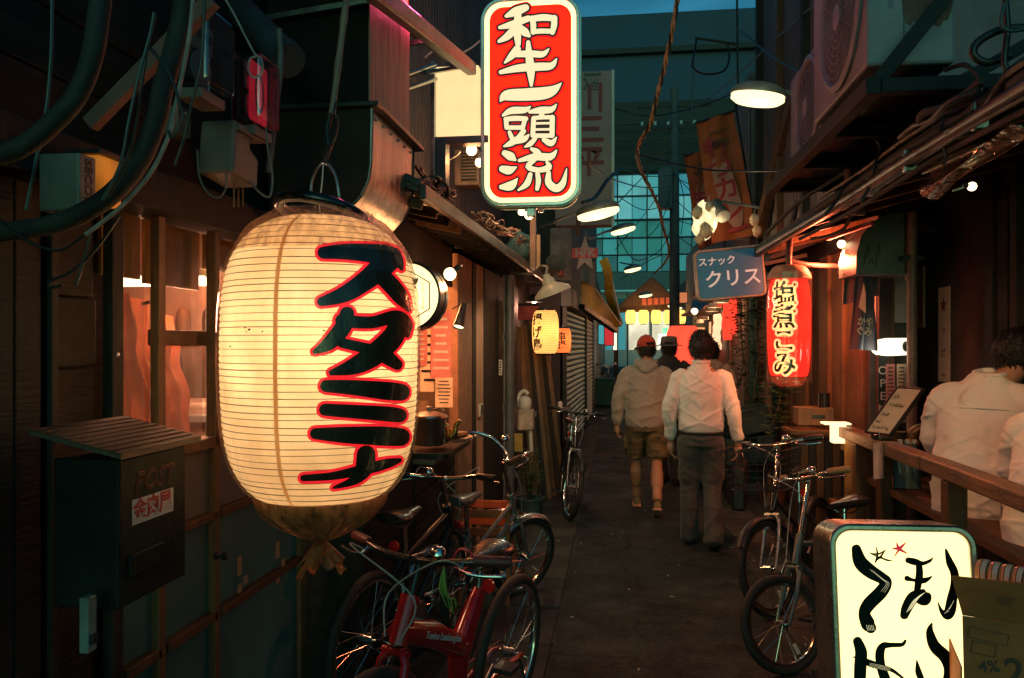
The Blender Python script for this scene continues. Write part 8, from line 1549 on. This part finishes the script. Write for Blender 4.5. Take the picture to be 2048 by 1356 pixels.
# ---- the two customers at the standing bar
def leaner(label, loc, rz, cloth, sc, lean_f, hair=True, wrinkle=.010, hd=(.10,.34,1.47), hy=R(-20)):
    t = person(label, loc, rz, 0, sc); b = MB(); M = head(b, hd, hy, R(-14)); ch = V(0,lean_f*.85,1.24); ne = V(.03,lean_f*1.05,1.36)
    loft(b, [((0,0,.84),.13,.10),((0,lean_f*.3,1.0),.13,.10),(ch,.15,.10),(ne,.07,.06)]); b.tube([ne-V(0,.03,.05), Vector(hd)-V(0,.03,.06)], [.06,.054], 12)
    for s in (-1, 1): b.tube([V(s*.09,0,.88), V(s*.10,.02,.48), V(s*.10,0,.07)], [.08,.055,.036], 12); b.tube([ch+V(s*.19,0,.03), ch+V(s*.24,.10,-.22), ch+V(s*.12,.34,-.20)], [.05,.042,.028], 12); hand(b, ch+V(s*.12,.34,-.20), V(-s*.2,1,-.1), s, .6)
    fuse(b, 'body', skin, t, .0085, 4); b = MB()
    loft(b, [((0,-.01,.70),.205,.15),((0,-.01,.85),.20,.148),((0,lean_f*.3,1.0),.20,.145),((0,lean_f*.6,1.12),.205,.145),((0,lean_f*.85,1.22),.21,.135),((0,lean_f*.98,1.31),.175,.11),((.01,lean_f*1.03,1.365),.10,.09),((.02,lean_f*1.07,1.40),.072,.072)], 28)
    for s in (-1, 1): b.tube(smooth_path([ch+V(s*.11,0,.05), ch+V(s*.18,.0,.02), ch+V(s*.225,.05,-.10), ch+V(s*.24,.10,-.22), ch+V(s*.18,.24,-.21), ch+V(s*.13,.32,-.20)], 3), [.062]*3+[.07]*3+[.068]*3+[.064]*3+[.058]*3+[.048], 16)
    fuse(b, 'shirt', cloth, t, .008, 3, folds(wrinkle, 8, 21, 1.0, 1)); b = MB(); loft(b, [((0,-.0,.76),.17,.13),((0,0,.9),.165,.12)])
    for s in (-1, 1): b.tube([V(s*.09,0,.84), V(s*.10,.02,.48), V(s*.10,0,.06)], [.10,.08,.07], 14)
    cc = V(.02,lean_f*1.07,1.40); MB().tube([cc+V(.07*math.cos(R(a)), .07*math.sin(R(a)), .012*math.sin(R(a))) for a in range(0, 360, 18)], .014, 8, closed=True).build('collar', cloth, t, True, local=True)
    yk = [V(x_, lean_f*.85-.135+.06*(abs(x_)/.17)**2-.0, 1.225+.01*math.cos(x_*9)) for x_ in [-.17+.034*i for i in range(11)]]; MB().tube(yk, .004, 6).build('yoke_seam', cloth, t, True, local=True)
    fuse(b, 'trousers', pm('trouser_dark', (.03,.03,.035), .85), t, .012, 3)
    for s in (-1, 1): b = MB(); shoe(b, V(s*.1,-.04,0), V(0,1,0)); fuse(b, 'shoe', saddle_m, t, .01, 2)
    if hair: hairdo('hair', M, t, hair_m, (.092,.108,.114), (0,-.014,.026), amp=.012)
    return t
leaner('man in white linen shirt leaning over the standing bar', (1.73, 4.12, .06), R(-34), cloth('linen_white', (.80,.77,.72), 5.5, .9, (1.6,1.6,.7), .1), 1.0, .16, True, .0085, (.12,.26,1.48), R(-42))
leaner('person in white sweatshirt at the right edge behind the rail', (1.76, 3.50, .06), R(-45), cloth('sweat_white', (.76,.73,.68), 4.0, .6, (1.3,1.3,.8), .3), .93, .18, True, .007, (.12,.28,1.42), R(-40))
# far upright signs, then fill lights added for warmth
for i, (lb, px, y0_, y1_, Y, w_, m) in enumerate((('far red upright sign at the left edge of the alley end', 1218, 640, 690, 20.5, .22, em('far_red_sign', (1,.05,.06), .55, sample=False)), ('far white tube sign beside the red upright one', 1230, 632, 700, 21.5, .10, em('far_white_tube', (1,.95,.72), 1.2, sample=False)), ('far cyan sign low on the left of the alley end', 1208, 650, 688, 22.5, .30, em('far_cyan_sign', (.10,.55,.60), .6, sample=False)), ('far amber sign board above the dark-haired man', 1398, 655, 690, 16.0, .22, em('far_amber_sign', (1,.45,.16), .9, sample=False)), ('far orange signboard beside the utility pole', 1366, 585, 605, 20.0, .20, em('far_orange_sign', (1,.30,.12), .6, sample=False)))):
    a, c = at(px, y1_, Y), at(px, y0_, Y); t = thing('upright_sign', lb, 'sign', a, 0, 'far upright signs'); MB().box2((a.x-w_/2, Y, a.z), (a.x+w_/2, Y+.08, c.z)).build('face', m, t, bevel=.01); MB().box2((a.x-w_/2-.02, Y+.082, a.z-.02), (a.x+w_/2+.02, Y+.12, c.z+.02)).build('back_box', black_metal, t)
warm_fill = em('warm_fill_glow', (1,.50,.22), .9, var=.5, vs=1.5)  # glowing panels added along this wall for warm light
for k in range(4):
    y = 13.3+1.7*k; MB().box2((2.185, y, .75), (2.198, y+1.3, 2.15)).build('window_or_fill_panel', warm_fill, hP)
    for j in range(3): MB().box2((2.17, y+.65*j-.02, .75), (2.184, y+.65*j+.02, 2.15)).build('fill_panel_bar', dark_wood, hP)
q = V(1.9, 15.0, 2.2); t = thing('fill_pendant', 'added warm fill lamp under the far right canopy', 'lamp', q); MB().lathe([(.12,0),(.10,.05),(.03,.12),(.001,.12)], 20, Matrix.Translation(q), caps=False).build('shade', black_metal, t, True); MB().ball(q, .04, 12).build('globe', bulb_warm, t, True); lamp('bulb_light', q-V(0,0,.08), 60, (1,.42,.18), t, .05)  # lamp added to warm the far right side
# ================================================================ small things: litter, manhole, more overhead wires, vents
rl_ = random.Random(5)
leafl = pm('dry_leaf', (.16,.13,.07), .7, var=.4); butt = pm('butt_paper', (.5,.45,.36), .8)
spots = [(rl_.uniform(-.3,.9), rl_.uniform(2.6,7.0)) for _ in range(26)] + [(rl_.uniform(-.72,-.4), rl_.uniform(4,9)) for _ in range(10)] + [(rl_.uniform(.95,1.3), rl_.uniform(3,7)) for _ in range(8)]
b = MB()
for x, y in spots:
    z = .006 if -.33 < x < .92 else .022; a = rl_.uniform(0, 6.28)
    if rl_.random() < .5: b.tube([V(x,y,z+.003), V(x+.022*math.cos(a), y+.022*math.sin(a), z+.003)], .0035, 6)
    else:
        s_ = rl_.uniform(.008,.022); b.add([V(x,y,z+.002), V(x+s_*math.cos(a), y+s_*math.sin(a), z+.006), V(x+s_*1.6*math.cos(a+.5), y+s_*1.6*math.sin(a+.5), z+.002), V(x+s_*math.cos(a+1.1), y+s_*math.sin(a+1.1), z+.005)], [(0,1,2),(0,2,3)])
tag(b.build('litter', butt), 'scattered cigarette ends and paper scraps on the road', 'litter', kind='stuff')
more = [('thin wire crossing left above the far lamps', [(1225,330),(1290,352),(1350,350)], [14,16,19]), ('sagging wire behind the second street lamp', [(1240,395),(1290,420),(1345,405)], [15,17,19]), ('low wire above the gable roof', [(1240,560),(1300,520),(1345,505)], [20,20,19]), ('wire from the pole to the blue sign', [(1352,470),(1380,490),(1400,500)], [19,14,9]), ('slack wire looping in front of the station glass', [(1235,470),(1270,520),(1320,500),(1345,450)], [17,18,19,19]), ('upper left wire leaving the tall sign', [(1180,330),(1230,360),(1290,375),(1345,372)], [6,10,15,19]), ('wire dropping right of the utility pole', [(1356,350),(1368,400),(1362,470)], [19,18.5,18]), ('wire strung from the violet wall to the lamp', [(1480,60),(1540,110),(1610,150)], [9,7.5,6]), ('twin wire above the blue sign', [(1362,360),(1440,400),(1530,420)], [18,12,8]), ('wire across the gap under the antenna bracket', [(1225,215),(1300,232),(1400,212),(1480,180)], [12,12,11,10])]
for lb, pts, Y in more: hose('wire', lb, 'wire', pts, Y, .010, cm, 6, 6)
clut = [('grey cable looped over the right conduits by the u-shaped pipe', [(1650,430),(1672,402),(1690,372),(1720,352),(1745,360),(1735,392)], 3.9, .008, cm), ('red-lit cable hanging below the right eave', [(1700,430),(1690,455),(1660,470),(1620,478)], 4.6, .009, tw), ('cable tied along the pipe near the blue sign', [(1530,470),(1570,430),(1610,395),(1650,370),(1700,340)], [5.6,5.2,4.8,4.5,4.2], .012, cond), ('loose black cable dangling by the clear awning', [(1890,225),(1880,270),(1892,310),(1885,330)], 2.9, .005, cm), ('bundle cable dropping from the bracket corner', [(1735,265),(1760,290),(1750,330),(1742,365),(1722,405)], 3.6, .007, cm), ('thin conduit under the silver one', [(1600,478),(1700,425),(1800,362),(1900,300),(2060,215)], [4.7,3.95,3.3,2.9,2.3], .010, pm('conduit_grey', (.085,.075,.065))), ('black hose bundle at the far right top', [(2060,120),(2020,150),(1985,200),(1960,235),(1900,262)], [2.3,2.4,2.5,2.6,2.8], .018, cm), ('grey cable arching from the rust patch unit', [(1890,140),(1930,130),(1960,160),(1950,200),(1900,230)], [2.9,2.8,2.7,2.7,2.8], .008, cond)]
for lb, pts, Y, r_, m in clut: hose('cable', lb, 'cable', pts, Y, r_, m, 8, 6)
for i, (px, py) in enumerate(((1745,372), (1820,322), (1960,232))):
    q = at(px, py, [3.75,3.2,2.65][i]); t = thing('pipe_clamp', ('pipe clamp near the u-shaped pipe', 'pipe clamp in the middle of the right eave', 'pipe clamp near the clear awning')[i], 'clamp', q, 0, 'pipe clamps on the right eave'); MB().box(q, (.05,.03,.09)).build('strap', steel, t, bevel=.006); MB().ball(q+V(-.028,-.01,.02), .006, 8).build('bolt', steel, t)
